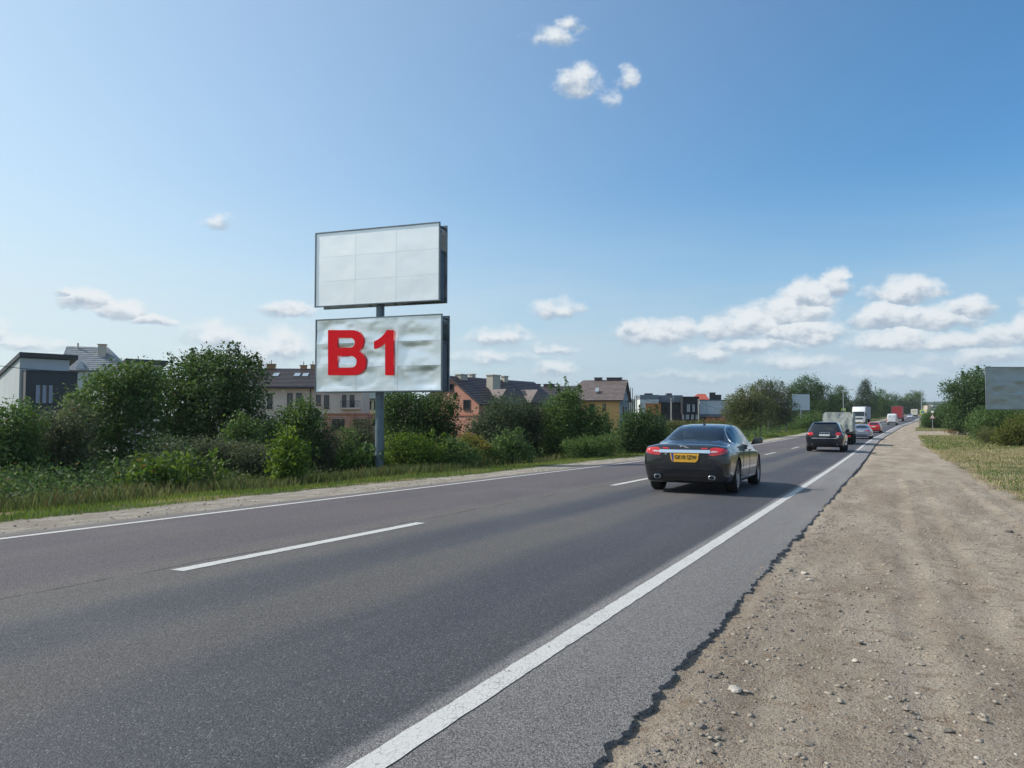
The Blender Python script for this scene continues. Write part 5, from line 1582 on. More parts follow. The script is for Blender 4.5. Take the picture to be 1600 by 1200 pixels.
    for s in (-1, 1):
        mb = MB()
        yb = bv.ray_cast(Vector((s * .58, -3, .33)), Vector((0, 1, 0)))[0].y - .055
        n = 20; rings = []
        for (yy, k) in ((-.015, 1.0), (-.02, .90), (-.015, .82), (.12, .80), (.14, 1.0)):
            ring = []
            for i in range(n):
                a = 2 * math.pi * i / n
                ring.append((s * .56 + math.copysign(abs(math.cos(a)) ** .7, math.cos(a)) * .068 * k, yy + yb + .01, .335 + math.copysign(abs(math.sin(a)) ** .7, math.sin(a)) * .042 * k))
            rings.append(ring)
        vs_ = [p for r_ in rings for p in r_]
        fs_ = [(j * n + i, j * n + (i + 1) % n, (j + 1) * n + (i + 1) % n, (j + 1) * n + i) for j in range(4) for i in range(n)]
        mb.add(vs_, fs_)
        e = mb.build('exhaust_pipe', M_CHROME, root, smooth=True)
        MB().add([(s * .56 + x * .054, yb + .03, .335 + z * .033) for x, z in [(math.cos(i * .628), math.sin(i * .628)) for i in range(10)]], [tuple(range(10))]).build('exhaust_opening', M_BLACK, e)
    # shut lines, handles, mirrors, side creases, sill strip, side vent
    for s in (1, -1):
        for yy, za, zb_ in ((1.60, .30, .94), (2.42, .26, .94), (3.50, .28, .90)):
            mb = MB(); prev = None
            for k in range(12):
                z = za + (zb_ - za) * k / 11
                y_ = yy - (.10 * math.cos(k / 11 * 2.2) if yy == 1.60 else 0)
                loc, n_, _, _ = bv.ray_cast(Vector((3 * s, y_, z)), Vector((-s, 0, 0)))
                if loc is None: continue
                if prev is not None: mb.tube(prev, loc, .0045, n=4)
                prev = loc
            mb.build('shut_line', M_BLACK, root)
        for yy in (1.78, 2.62):
            loc, _, _, _ = bv.ray_cast(Vector((3 * s, yy, .84)), Vector((-s, 0, 0)))
            MB().box(min(loc.x, loc.x + s * .03), max(loc.x, loc.x + s * .03), yy - .10, yy + .10, .825, .855).build('door_handle', M_CAR1, root, bevel=.012, smooth=True)
        link('sill_strip', patch_mesh('sill_strip', bv, [(1.42, .262), (3.42, .262), (3.42, .284), (1.42, .284)], 'side', .008, M_CHROME, 3, 30, 0, sgn=s), root)
        mb = MB()
        pts = [(s * .86, 3.02, .955), (s * .90, 3.00, .955), (s * 1.13, 2.98, .985), (s * 1.14, 2.98, 1.09), (s * 1.08, 2.98, 1.12), (s * .95, 2.98, 1.10), (s * .90, 2.98, 1.02)]
        mb.prism(pts, (0, .13, 0))
        mr = mb.build('wing_mirror', M_CAR1, root, bevel=.02, smooth=True)
        MB().prism([(s * .945, 2.972, .985), (s * 1.115, 2.972, 1.0), (s * 1.115, 2.972, 1.08), (s * 1.06, 2.972, 1.10), (s * .965, 2.972, 1.085)], (0, .006, 0)).build('mirror_glass', M_CGLASS, mr)
        for y_ in (.98, 3.89):
            wheel(root, s * .80, y_, .338, .245, s, M_RIM, 5 if False else 10)
    # roof fin and headlights
    mb = MB(); mb.add([(-.02, 1.93, 1.375), (.02, 1.93, 1.375), (.015, 2.10, 1.39), (-.015, 2.10, 1.39), (0, 1.94, 1.435), (0, 1.99, 1.43)], [(0, 3, 2, 1), (0, 1, 4), (1, 2, 5, 4), (2, 3, 5), (3, 0, 4, 5)])
    mb.build('roof_aerial', M_TRIM, root)
    for s in (1, -1):
        link('headlight', patch_mesh('headlight', bv, [(s * .38, .60), (s * .56, .60), (s * .64, .68), (s * .45, .70)], 'front', .004, M_TAILW, 6, 8, 1), root)
    return root
car1 = saloon()
place(car1, Vector((-3.62, 15.0, road_z(-3.62, 15.0))))
car1.scale = (.95, .91, .985)

# ---------- other cars, one builder
def hatch(name_label, ST, m_body, windows, rear, tails, plate, axles, r, track, rim=M_RIM, spoiler=False, extras=None, cat='car', name='car', spokes=7, lettering=None, plate_txt=None, front=None):
    root = thing(name, name_label, cat)
    shell = car_shell('body', ST, m_body, sub=3)
    shell.materials.append(M_UNDER)
    bv = bvh_of(shell)
    body = boolean(shell, [wheel_cutter(a, r * 1.10, track - .2, r) for a in axles])
    try: body.set_sharp_from_angle(angle=rad(38))
    except Exception: pass
    link('body', body, root)
    for P in windows:
        for s in (1, -1): link('side_window', patch_mesh('side_window', bv, P, 'side', .004, M_CGLASS, 8, 10, 1, sgn=s), root)
    if rear: link('rear_window', patch_mesh('rear_window', bv, rear, 'rear', .004, M_CGLASS, 10, 14, 1), root)
    if front: link('windscreen', patch_mesh('windscreen', bv, front, 'front', .004, M_CGLASS, 10, 14, 1), root)
    for P in tails:
        for s in (1, -1): link('tail_light', patch_mesh('tail_light', bv, [(s * x, z) for x, z in P], 'rear', .006, M_TAIL, 8, 8, 1), root)
    if plate:
        x0, x1, z0, z1 = plate
        pl = link('number_plate', patch_mesh('number_plate', bv, [(x0, z0), (x1, z0), (x1, z1), (x0, z1)], 'rear', .012, M_PLATEW, 3, 6, 0), root)
    for a in axles:
        for s in (1, -1): wheel(root, s * track, a, r, .23 if r < .36 else .27, s, rim, spokes)
    if extras: extras(root, bv)
    return root

# dark blue off-roader
ST2 = [(0.00, .48, .60, .72, .70, .70, .98, .60, 1.06), (0.04, .38, .74, .84, .70, .80, 1.02, .66, 1.12), (0.12, .32, .84, .92, .72, .86, 1.05, .66, 1.20),
       (0.30, .28, .89, .955, .74, .875, 1.07, .64, 1.42), (0.50, .26, .92, .965, .75, .88, 1.08, .62, 1.58), (0.80, .26, .93, .97, .75, .88, 1.08, .62, 1.655), (1.5, .26, .93, .97, .75, .88, 1.08, .62, 1.69),
       (2.4, .26, .93, .97, .75, .88, 1.06, .62, 1.69), (3.0, .26, .93, .97, .74, .875, 1.05, .63, 1.58), (3.6, .26, .93, .97, .72, .87, 1.03, .66, 1.24), (3.9, .27, .92, .96, .70, .84, 1.00, .62, 1.12),
       (4.4, .30, .86, .90, .66, .74, .88, .5, .99), (4.75, .36, .70, .74, .6, .58, .74, .4, .82), (4.84, .44, .5, .54, .58, .45, .66, .3, .70)]
def cay_extra(root, bv):
    link('tailgate_spoiler', patch_mesh('tailgate_spoiler', bv, [(-.60, 1.575), (.60, 1.575), (.56, 1.63), (-.56, 1.63)], 'rear', .06, M_CAR2, 4, 12, 1, thick=.08), root)
    link('bumper_bar', patch_mesh('bumper_bar', bv, [(-.62, .742), (.62, .742), (.62, .775), (-.62, .775)], 'rear', .014, M_CHROME, 3, 14, 0), root)
    o = link('lettering', text_mesh('lettering', 'P O R S C H E', .085, M_CHROME, .003, .002), root)
    loc, _, _, _ = bv.ray_cast(Vector((0, -3, 1.06)), Vector((0, 1, 0)))
    o.rotation_euler = (math.pi / 2, 0, 0); o.location = (0.02, loc.y - .03, 1.065)
    link('sticker', patch_mesh('sticker', bv, [(.60, .80), (.70, .80), (.70, .93), (.60, .93)], 'rear', .008, M_PLATEW, 3, 3, 0), root)
    for s in (-1, 1):
        e = MB().tube((s * .62, .02, .44), (s * .62, .2, .44), .045, n=12).build('exhaust_pipe', M_CHROME, root)
        link('lower_trim', patch_mesh('lower_trim', bv, [(s * .45, .42), (s * .78, .42), (s * .78, .54), (s * .45, .54)], 'rear', .004, M_TRIM, 3, 5, 0), root)
        MB().prism([(s * .88, 3.0, 1.08), (s * 1.10, 2.98, 1.10), (s * 1.12, 2.98, 1.26), (s * .95, 2.98, 1.26)], (0, .12, 0)).build('wing_mirror', M_CAR2, root, bevel=.02)
car2 = hatch('dark blue off-roader with lettered tailgate, following the canvas covered truck', ST2, M_CAR2,
      [[(.62, 1.14), (1.25, 1.13), (1.25, 1.53), (.92, 1.52)], [(1.33, 1.13), (2.2, 1.12), (2.15, 1.57), (1.33, 1.55)], [(2.28, 1.12), (3.35, 1.10), (2.85, 1.50), (2.25, 1.57)]],
      [(-.70, 1.15), (.70, 1.15), (.66, 1.32), (.56, 1.565), (-.56, 1.565), (-.66, 1.32)], [[(.53, .98), (.60, 1.09), (.80, 1.08), (.86, .98), (.76, .90), (.58, .92)]],
      (-.26, .26, .885, .985), (.95, 3.82), .375, .83, extras=cay_extra)
place(car2, on_road(1287.5, 42.6)); car2.scale = (1.04, 1, 1)

# silver saloon
ST3 = [(0.00, .36, .55, .64, .56, .60, .84, .50, .90), (0.04, .28, .70, .76, .58, .70, .90, .58, .955), (0.12, .24, .78, .84, .58, .78, .92, .62, .97), (0.5, .2, .86, .90, .6, .82, .93, .60, .99),
       (0.8, .2, .87, .92, .6, .83, .93, .58, 1.04), (1.3, .2, .87, .92, .6, .83, .93, .56, 1.27), (1.8, .2, .87, .92, .6, .83, .92, .56, 1.36), (2.4, .2, .87, .92, .6, .83, .91, .56, 1.38), (2.9, .2, .87, .92, .6, .83, .9, .56, 1.30),
       (3.5, .2, .87, .92, .58, .82, .87, .58, .98), (4.1, .22, .82, .86, .55, .72, .80, .45, .87), (4.5, .26, .62, .68, .5, .5, .62, .3, .70), (4.6, .34, .45, .5, .48, .42, .56, .26, .6)]
def sil_extra(root, bv):
    link('lower_trim', patch_mesh('lower_trim', bv, [(-.55, .37), (.55, .37), (.55, .44), (-.55, .44)], 'rear', .004, M_TRIM, 3, 8, 0), root)
car3 = hatch('silver blue saloon with dark red lamps, partly hidden behind the canvas truck', ST3, M_CAR3,
      [[(1.15, .97), (2.0, .96), (1.98, 1.29), (1.5, 1.24)], [(2.08, .96), (3.2, .94), (2.75, 1.20), (2.05, 1.30)]],
      [(-.60, 1.04), (.60, 1.04), (.46, 1.30), (-.46, 1.30)], [[(.42, .78), (.44, .88), (.76, .87), (.80, .80), (.70, .74)]], (-.26, .26, .72, .80), (.9, 3.6), .33, .78, extras=sil_extra)
place(car3, on_road(1344.5, 74))

# red hatchback
ST4 = [(0.00, .36, .50, .62, .56, .60, .82, .50, .88), (0.04, .28, .66, .74, .56, .68, .86, .56, .94), (0.15, .24, .74, .79, .57, .74, .88, .58, 1.02), (0.40, .2, .79, .82, .58, .76, .89, .55, 1.22),
       (0.8, .2, .80, .83, .58, .76, .9, .54, 1.36), (1.6, .2, .80, .83, .58, .76, .9, .54, 1.40), (2.2, .2, .8, .83, .58, .76, .88, .55, 1.33), (2.9, .2, .8, .83, .56, .75, .86, .56, .98), (3.4, .22, .74, .78, .52, .64, .76, .4, .84), (3.75, .3, .5, .56, .48, .45, .58, .28, .62)]
car4 = hatch('small bright red hatchback between the silver saloon and the white van', ST4, M_CAR4,
      [[(.55, .95), (1.4, .94), (1.38, 1.30), (.80, 1.27)], [(1.48, .94), (2.65, .92), (2.1, 1.24), (1.45, 1.31)]],
      [(-.58, .99), (.58, .99), (.46, 1.29), (-.46, 1.29)], [[(.52, .74), (.54, .90), (.68, .90), (.71, .78), (.66, .72)]], (-.24, .24, .74, .84), (.62, 3.0), .29, .70)
place(car4, on_road(1364.5, 97))

# far oncoming pale saloon and its like
car5 = hatch('distant silver white saloon coming towards us in the far lane near the camper van', [(4.6 - r_[0],) + tuple(r_[1:]) for r_ in ST3[::-1]], M_CAR6,
      [[(1.5, .97), (3.2, .96), (2.9, 1.24), (2.0, 1.26)]], [(-.62, 1.02), (.62, 1.02), (.48, 1.28), (-.48, 1.28)], [], None, (1.0, 3.7), .33, .78)
def dark_front(root, bv):
    pass
place(car5, on_road(1421.5, 255))

# white panel van
ST6 = [(0.00, .42, .66, .74, .7, .72, 1.10, .62, 1.74), (0.05, .34, .76, .80, .7, .79, 1.12, .68, 1.84), (0.2, .3, .82, .85, .7, .84, 1.14, .70, 1.90), (1.0, .26, .85, .87, .7, .85, 1.14, .71, 1.93),
       (2.3, .26, .85, .87, .7, .85, 1.12, .71, 1.92), (2.8, .26, .85, .87, .7, .84, 1.08, .68, 1.78), (3.4, .26, .85, .87, .68, .82, 1.02, .62, 1.26), (4.0, .3, .78, .8, .6, .68, .86, .45, .98), (4.3, .38, .55, .6, .55, .5, .7, .35, .76)]
def van_extra(root, bv):
    link('bumper', patch_mesh('bumper', bv, [(-.78, .42), (.78, .42), (.78, .56), (-.78, .56)], 'rear', .05, M_TRIM, 4, 12, 0, thick=.08), root)
    MB().box(-.006, .006, -.004, .03, .58, 1.80).build('door_gap', M_BLACK, root)
    MB().box(.06, .20, -.02, .02, .86, .90).build('door_handle', M_TRIM, root)
    for s in (1, -1): link('rear_pane', patch_mesh('rear_pane', bv, [(s * .08, 1.28), (s * .62, 1.28), (s * .60, 1.66), (s * .08, 1.66)], 'rear', .004, M_CAR6, 5, 6, 1), root)
van = hatch('white panel van with windowless rear doors, right in front of the red lorry', ST6, M_CAR5, [[(2.4, 1.15), (3.2, 1.12), (2.8, 1.60), (2.4, 1.66)]], None,
            [[(.70, .72), (.70, 1.06), (.80, 1.06), (.80, .72)]], (-.5, -.1, .62, .72), (.72, 3.5), .32, .74, M_STEELRIM, extras=van_extra, cat='van', name='van')
place(van, on_road(1393.3, 136)); van.scale = (.92, 1, 1.04)

# canvas covered light truck
def truck_wheels(root, axles, r, track, w=.24, dual=()):
    for a in axles:
        for s in (1, -1):
            wheel(root, s * track, a, r, w, s, M_STEELRIM, 6, R_rim=.55)
            if a in dual: wheel(root, s * (track - w - .03), a, r, w, s, M_STEELRIM, 6, R_rim=.55)
m, t, b = newmat('grey_green_canvas')
o_ = t.obj(); n_ = t.noise(t.scaled(o_, 1, 1, .5), 2.4, 5, .6)
t.put(b.inputs['Base Color'], t.mix(t.ss(n_, .3, .7), (0.29, 0.31, 0.285), (0.47, 0.50, 0.455))); b.inputs['Roughness'].default_value = .75
t.put(b.inputs['Normal'], t.bump(t.noise(t.scaled(o_, 1, 1, .45), 5, 4, .6), .6, .05))
M_CANVAS = m
M_TRUCKG = simple('dark_green_truck_paint', (0.02, 0.035, 0.025), 0.5)
root = thing('truck', 'light truck with baggy grey green canvas cover, just ahead of the off-roader', 'truck')
def canvas():
    w, h0, h1, L = 1.06, 1.02, 2.50, 4.2
    # cross-section outline (half) of the tilt
    sec = []
    n = 26
    for k in range(n + 1):
        t_ = k / n
        if t_ < .42: x = w; z = h0 + (h1 - .22 - h0) * t_ / .42
        elif t_ < .58:
            a = (t_ - .42) / .16 * math.pi / 2; x = w - .10 + .10 * math.cos(a); z = h1 - .22 + .13 * math.sin(a)
        else: q = (t_ - .58) / .42; x = (w - .10) * (1 - q); z = h1 - .09 + .09 * math.sin(q * math.pi / 2)
        sec.append((x, z))
    full = sec + [(-x, z) for x, z in sec[::-1][1:]]
    ny = 48; V = []; nc = len(full)
    for i in range(ny + 1):
        y = L * i / ny
        for j, (x, z) in enumerate(full):
            sag = .035 * abs(math.sin(math.pi * y / 1.05)) * (1 if z > h0 + .1 else .3)
            cx = x * (1 - sag * .5) ; cz = z - sag * (1 if z > h1 - .25 else 0)
            nn = .02 * float(vnoise(y * 2.2 + j * .3, z * 2.5, 5))
            V.append((cx + math.copysign(nn, x), y, cz))
    F = [(i * nc + j, i * nc + j + 1, (i + 1) * nc + j + 1, (i + 1) * nc + j) for i in range(ny) for j in range(nc - 1)]
    c = link('canvas_cover', mesh_np('canvas_cover', V, F, [M_CANVAS], True), root)
    # rear flap, hanging in folds
    nu, nv = 48, 30; V = []
    for i in range(nv + 1):
        for j in range(nu + 1):
            u = -1 + 2 * j / nu; z = h0 - .04 + (h1 - .03 - h0) * i / nv
            zt_ = h1 - .02 - .18 * max(0, abs(u) - .80) / .2 - .05 * u * u
            z = min(z, zt_)
            d = .055 * float(fbm(np.array(u * 3.2 + z * 1.1), np.array(z * 1.6 - u), 17, 3)) + .03 * math.sin(u * 9 + z * 4 + 2 * math.sin(z * 3)) * (1 - .6 * i / nv)
            V.append((u * w * .985, -.03 - d, z))
    F = [(i * (nu + 1) + j, i * (nu + 1) + j + 1, (i + 1) * (nu + 1) + j + 1, (i + 1) * (nu + 1) + j) for i in range(nv) for j in range(nu)]
    link('rear_flap', mesh_np('rear_flap', V, F, [M_CANVAS], True), root)
canvas()
MB().box(-1.04, 1.04, 0.0, 4.2, .80, 1.0).build('bed', M_TRUCKG, root, bevel=.01)
MB().box(-.40, -.28, .1, 6.0, .55, .79).box(.28, .40, .1, 6.0, .55, .79).build('chassis', M_TRIM, root)
MB().box(-.90, .90, -.02, .04, .50, .62).build('rear_bumper', M_TRUCKG, root)
for s in (-1, 1):
    MB().box(s * .78 - .12, s * .78 + .12, -.06, -.022, .60, .70).build('tail_light', M_TAIL, root)
    MB().box(s * .80 - .22, s * .80 + .22, 1.62, 1.64, .22, .75).build('mud_flap', M_TRIM, root)
MB().box(-.26, .26, -.05, -.03, .66, .76).build('number_plate', M_PLATEW, root)
MB().prism([(-.98, 4.4, .55), (-.98, 6.1, .55), (-.98, 6.15, 1.2), (-.98, 5.6, 1.30), (-.98, 5.25, 2.0), (-.98, 4.4, 2.05)], (1.96, 0, 0)).build('cab', M_TRUCKG, root, bevel=.06)
truck_wheels(root, (1.15, 5.2), .37, .92, .22, (1.15,))
place(root, on_road(1308.5, 58))

# red box lorry
M_REDBOX = simple('dull_red_tarpaulin', (0.30, 0.030, 0.035), 0.6, var=.12, scale=1.0)
root = thing('lorry', 'tall red box lorry driving away ahead of the white van', 'lorry')
MB().box(-1.27, 1.27, 0, 8, 1.05, 3.95).build('cargo_box', M_REDBOX, root, bevel=.03)
MB().box(-1.29, 1.29, -.02, .05, 3.90, 4.0).box(-1.29, 1.29, -.02, .05, 1.0, 1.08).box(-1.29, -1.22, -.02, .05, 1.09, 3.89).box(1.22, 1.29, -.02, .05, 1.09, 3.89).build('box_frame', M_FRAME, root)
MB().box(-1.1, 1.1, .02, .10, .50, .72).build('under_run_bar', M_RIM, root)
MB().box(-.5, .5, .1, 9.8, .6, 1.0).build('chassis', M_TRIM, root)
for s in (-1, 1): MB().box(s * .95 - .2, s * .95 + .2, -.01, .018, .56, .68).build('tail_light', M_TAIL, root)
MB().box(-1.2, 1.2, 8.3, 10, .6, 3.0).build('cab', M_REDBOX, root, bevel=.1)
truck_wheels(root, (1.6, 2.9, 9.0), .5, 1.08, .30)
place(root, on_road(1401.7, 196))

# white articulated lorry coming towards us (its front is at local y = 0, facing -y)
root = thing('articulated_lorry', 'white articulated lorry with high roof fairing coming towards us in the far lane', 'lorry')
M_WTRUCK = simple('white_truck_paint', (0.74, 0.75, 0.75), 0.35, coat=.5, var=.05)
M_TRAIL = simple('pale_grey_trailer_side', (0.34, 0.34, 0.38), 0.6, var=.12, scale=1.2)
prof = [(0.0, .45), (-.02, 1.4), (.12, 2.55), (.25, 2.75), (.9, 3.55), (1.0, 3.62), (2.2, 3.62), (2.2, .45)]
MB().prism([(-1.24, y, z) for y, z in prof], (2.48, 0, 0)).build('cab', M_WTRUCK, root, bevel=.07, smooth=True)
P = [(-1.12, -.02, 1.62), (1.12, -.02, 1.62), (1.08, .075, 2.45), (-1.08, .075, 2.45)]
MB().prism(P, (0, .05, 0)).build('windscreen', M_CGLASS, root)
MB().box(-1.15, 1.15, -.12, .25, 2.48, 2.60).build('sun_visor', M_TRIM, root, bevel=.02)
MB().box(-.85, .85, -.05, -.02, .95, 1.35).build('grille', M_FRAME, root)
for k in range(4): MB().box(-.80, .80, -.07, -.051, 1.0 + k * .09, 1.03 + k * .09).build('grille_bar', M_CHROME, root)
MB().box(-1.25, 1.25, -.12, .1, .35, .80).build('bumper', M_WTRUCK, root, bevel=.04)
for s in (-1, 1):
    MB().box(s * 1.0 - .18, s * 1.0 + .18, -.135, -.121, .55, .75).build('headlight', M_CHROME, root)
    MB().box(s * 1.42 - .10, s * 1.42 + .10, .05, .25, 1.7, 2.35).build('mirror', M_TRIM, root, bevel=.02)
    MB().box(s * 1.246 - .006, s * 1.246 + .006, .45, 1.3, 1.65, 2.3).build('side_window', M_CGLASS, root)
MB().box(-.26, .26, -.135, -.122, .42, .52).build('number_plate', M_PLATEW, root)
MB().box(-1.27, 1.27, 2.9, 15.5, 1.05, 3.75).build('trailer_box', M_TRAIL, root, bevel=.03)
MB().box(-.5, .5, 1.5, 15.3, .7, 1.04).build('chassis', M_TRIM, root)
truck_wheels(root, (1.3, 4.6, 11.5, 12.8, 14.1), .5, 1.08, .32)
place(root, on_road(1341.5, 164))

# camper / coach far away
root = thing('camper_van', 'small far cream camper van with dark underside, farthest vehicle on the road', 'van')
M_CREAM = simple('cream_panel', (0.62, 0.58, 0.50), 0.5, var=.05)
MB().box(-1.1, 1.1, 0, 5.5, .75, 2.95).build('body', M_CREAM, root, bevel=.12)
MB().box(-.7, .7, -.012, -.002, 1.9, 2.5).build('rear_window', M_STONEW, root)
MB().box(-1.05, 1.05, -.03, .2, .45, .75).build('bumper', M_TRIM, root)
MB().box(-.6, .6, .2, 5.2, .4, .74).build('chassis', M_TRIM, root)
for s in (-1, 1): MB().box(s * .92 - .08, s * .92 + .08, -.02, -.002, .95, 1.25).build('tail_light', M_TAIL, root)
truck_wheels(root, (1.2, 4.6), .36, .90, .24)
place(root, on_road(1428.8, 285))

# ------------------------------------------------------------------ vegetation
def leaf_mat(name, lo, hi, tip=None, trans=0.34, rough=0.62, brown=0.03, k=1.3):
    lo = tuple(x * k for x in lo); hi = tuple(x * k for x in hi); tip = tuple(x * k for x in tip) if tip else None
    m, t, b = newmat(name)
    tn = t.attr('tint'); cl_ = t.attr('clump')
    c = t.mix(tn, lo, hi)
    if tip: c = t.mix(t.ss(cl_, 0.55, 1.0), c, tip)
    if brown: c = t.mix(t.math('MULTIPLY', t.math('GREATER_THAN', tn, 1 - brown), 0.8), c, (0.13, 0.085, 0.035))
    t.put(b.inputs['Base Color'], c)
    b.inputs['Roughness'].default_value = rough
    b.inputs['Specular IOR Level'].default_value = 0.22
    tr = t.new('ShaderNodeBsdfTranslucent'); hs_ = t.new('ShaderNodeHueSaturation'); hs_.inputs['Value'].default_value = 1.5; hs_.inputs['Saturation'].default_value = 1.15; hs_.inputs['Hue'].default_value = 0.485
    t.put(hs_.inputs['Color'], c); t.l.new(hs_.outputs[0], tr.inputs['Color'])
    mx = t.new('ShaderNodeMixShader'); mx.inputs[0].default_value = trans
    t.l.new(b.outputs[0], mx.inputs[1]); t.l.new(tr.outputs[0], mx.inputs[2])
    t.l.new(mx.outputs[0], m.node_tree.nodes['Material Output'].inputs[0])
    return m
L_DARK = leaf_mat('dark_green_leaves', (0.026, 0.052, 0.018), (0.056, 0.100, 0.033), (0.080, 0.135, 0.045), brown=.015)
L_MID = leaf_mat('mid_green_leaves', (0.038, 0.076, 0.022), (0.080, 0.135, 0.042), (0.12, 0.180, 0.056), trans=.33, brown=.015)
L_BLUE = leaf_mat('bluish_green_leaves', (0.030, 0.052, 0.026), (0.060, 0.090, 0.046), (0.085, 0.115, 0.060))
L_GREY = leaf_mat('grey_green_leaves', (0.040, 0.056, 0.030), (0.080, 0.098, 0.052), (0.115, 0.132, 0.075), brown=.04)
L_OLIVE = leaf_mat('olive_green_leaves', (0.050, 0.066, 0.024), (0.100, 0.118, 0.042), (0.16, 0.170, 0.065), brown=.05)
L_BRIGHT = leaf_mat('bright_green_leaves', (0.055, 0.105, 0.018), (0.105, 0.180, 0.032), (0.17, 0.25, 0.045), trans=.38, brown=0.02, k=1.05)
L_YELLOW = leaf_mat('yellowing_leaves', (0.10, 0.115, 0.025), (0.22, 0.20, 0.05), (0.32, 0.26, 0.06), trans=.35, brown=.12)
L_RED = leaf_mat('reddish_brown_seedheads', (0.10, 0.045, 0.025), (0.20, 0.095, 0.05), (0.26, 0.14, 0.07), trans=.2, brown=.1)
L_WEED = leaf_mat('dull_olive_weeds', (0.036, 0.056, 0.018), (0.078, 0.100, 0.036), (0.12, 0.13, 0.055), trans=.3, brown=.08)
L_GRASS = leaf_mat('verge_grass', (0.050, 0.085, 0.020), (0.110, 0.165, 0.040), (0.17, 0.20, 0.055), trans=.35, brown=.06)
L_STRAW = leaf_mat('dry_straw_grass', (0.18, 0.15, 0.075), (0.38, 0.32, 0.18), (0.46, 0.40, 0.24), trans=.3, brown=0)
L_CONIF = leaf_mat('dark_conifer_needles', (0.016, 0.034, 0.020), (0.034, 0.060, 0.034), (0.05, 0.08, 0.045), trans=.1)
M_BARK = simple('grey_brown_bark', (0.085, 0.070, 0.055), 0.9, var=.3, scale=4, bump=.8, bscale=20)
M_BARKP = simple('pale_bark', (0.20, 0.18, 0.15), 0.9, var=.3, scale=4, bump=.6, bscale=20)

def leaves(C, n_per, size, sig, seed, up=0.35, aspect=1.9, droop=0.2, jitter=.35):
    """C (k,4): clump centre and its radius factor -> verts, faces, tint, clump value"""
    rng = np.random.default_rng(seed)
    k = len(C); n = k * n_per
    cen = np.repeat(C[:, :3], n_per, 0); rf = np.repeat(C[:, 3], n_per)
    off = rng.normal(size=(n, 3)) * sig; off *= rf[:, None]; off[:, 2] *= 0.8
    P = cen + off
    # leaf facing: mostly outwards from the clump and upwards
    nrm = rng.normal(size=(n, 3)) * 0.75 + off / (np.linalg.norm(off, axis=1)[:, None] + 1e-6) * 0.5
    nrm[:, 2] += up
    nrm /= np.linalg.norm(nrm, axis=1)[:, None]
    t = rng.normal(size=(n, 3)); t[:, 2] -= droop
    t -= nrm * (t * nrm).sum(1)[:, None]; t /= np.linalg.norm(t, axis=1)[:, None]
    b = np.cross(nrm, t)
    L = size * (1 + jitter * rng.normal(size=n)).clip(.4, 2)[:, None]
    w = L / aspect
    V = np.stack([P - t * L * .5, P + b * w * .5 - nrm * L * .06, P + t * L * .5 - nrm * L * .12, P - b * w * .5 - nrm * L * .06], 1).reshape(-1, 3)
    F = np.arange(n * 4).reshape(-1, 4)
    tint = rng.random(n); cv = np.repeat(rng.random(k), n_per) * .8 + rng.random(n) * .2
    return V, F, tint, cv

def clumps(lobes, n, seed, inner=0.35):
    """clump centres over and in a set of lobes (x,y,z,rx,ry,rz)"""
    rng = np.random.default_rng(seed)
    lobes = np.asarray(lobes, float)
    w = (lobes[:, 3] * lobes[:, 4] * lobes[:, 5]) ** .67; w /= w.sum()
    idx = rng.choice(len(lobes), n, p=w)
    d = rng.normal(size=(n, 3)); d /= np.linalg.norm(d, axis=1)[:, None]
    r = np.where(rng.random(n) < inner, rng.random(n) ** .5 * .85, .82 + .22 * rng.random(n))
    # uneven outline
    r = r * (1 + .26 * fbm(d[:, 0] * 2.1 + idx * 3, d[:, 2] * 2.1 + d[:, 1] * 1.7, seed % 97, 3))
    P = lobes[idx, :3] + d * r[:, None] * lobes[idx, 3:6]
    return np.concatenate([P, (.7 + .6 * rng.random(n))[:, None]], 1)

def limb_mesh(name, trunk, tips, r0, m, seed, bend=.25):
    """tapered trunks that fork towards the tips"""
    rng = random.Random(seed); mb = MB()
    for (b0, h) in trunk:
        b0 = Vector(b0); prev = b0; pr = r0
        segs = 5; pts = [b0]
        for k in range(segs):
            t_ = (k + 1) / segs
            q = b0 + Vector((rng.uniform(-1, 1) * bend * t_ * h * .18, rng.uniform(-1, 1) * bend * t_ * h * .18, h * t_))
            mb.tube(prev, q, pr, r0 * (1 - .62 * t_), n=6, cap=False); prev = q; pr = r0 * (1 - .62 * t_); pts.append(q)
        for tp in tips:
            tp = Vector(tp)
            if min((tp - p).length for p in pts) > h * 1.3: continue
            s_ = min(pts[1:], key=lambda p: (p - tp).length + max(0, (p.z - tp.z)) * 2)
            mid = s_.lerp(tp, .5) + Vector((rng.uniform(-.1, .1), rng.uniform(-.1, .1), rng.uniform(0, .12))) * (tp - s_).length
            mb.tube(s_, mid, r0 * .30, r0 * .18, n=4, cap=False); mb.tube(mid, tp, r0 * .18, r0 * .05, n=4, cap=False)
    return mb.mesh(name, m, fixn=False)

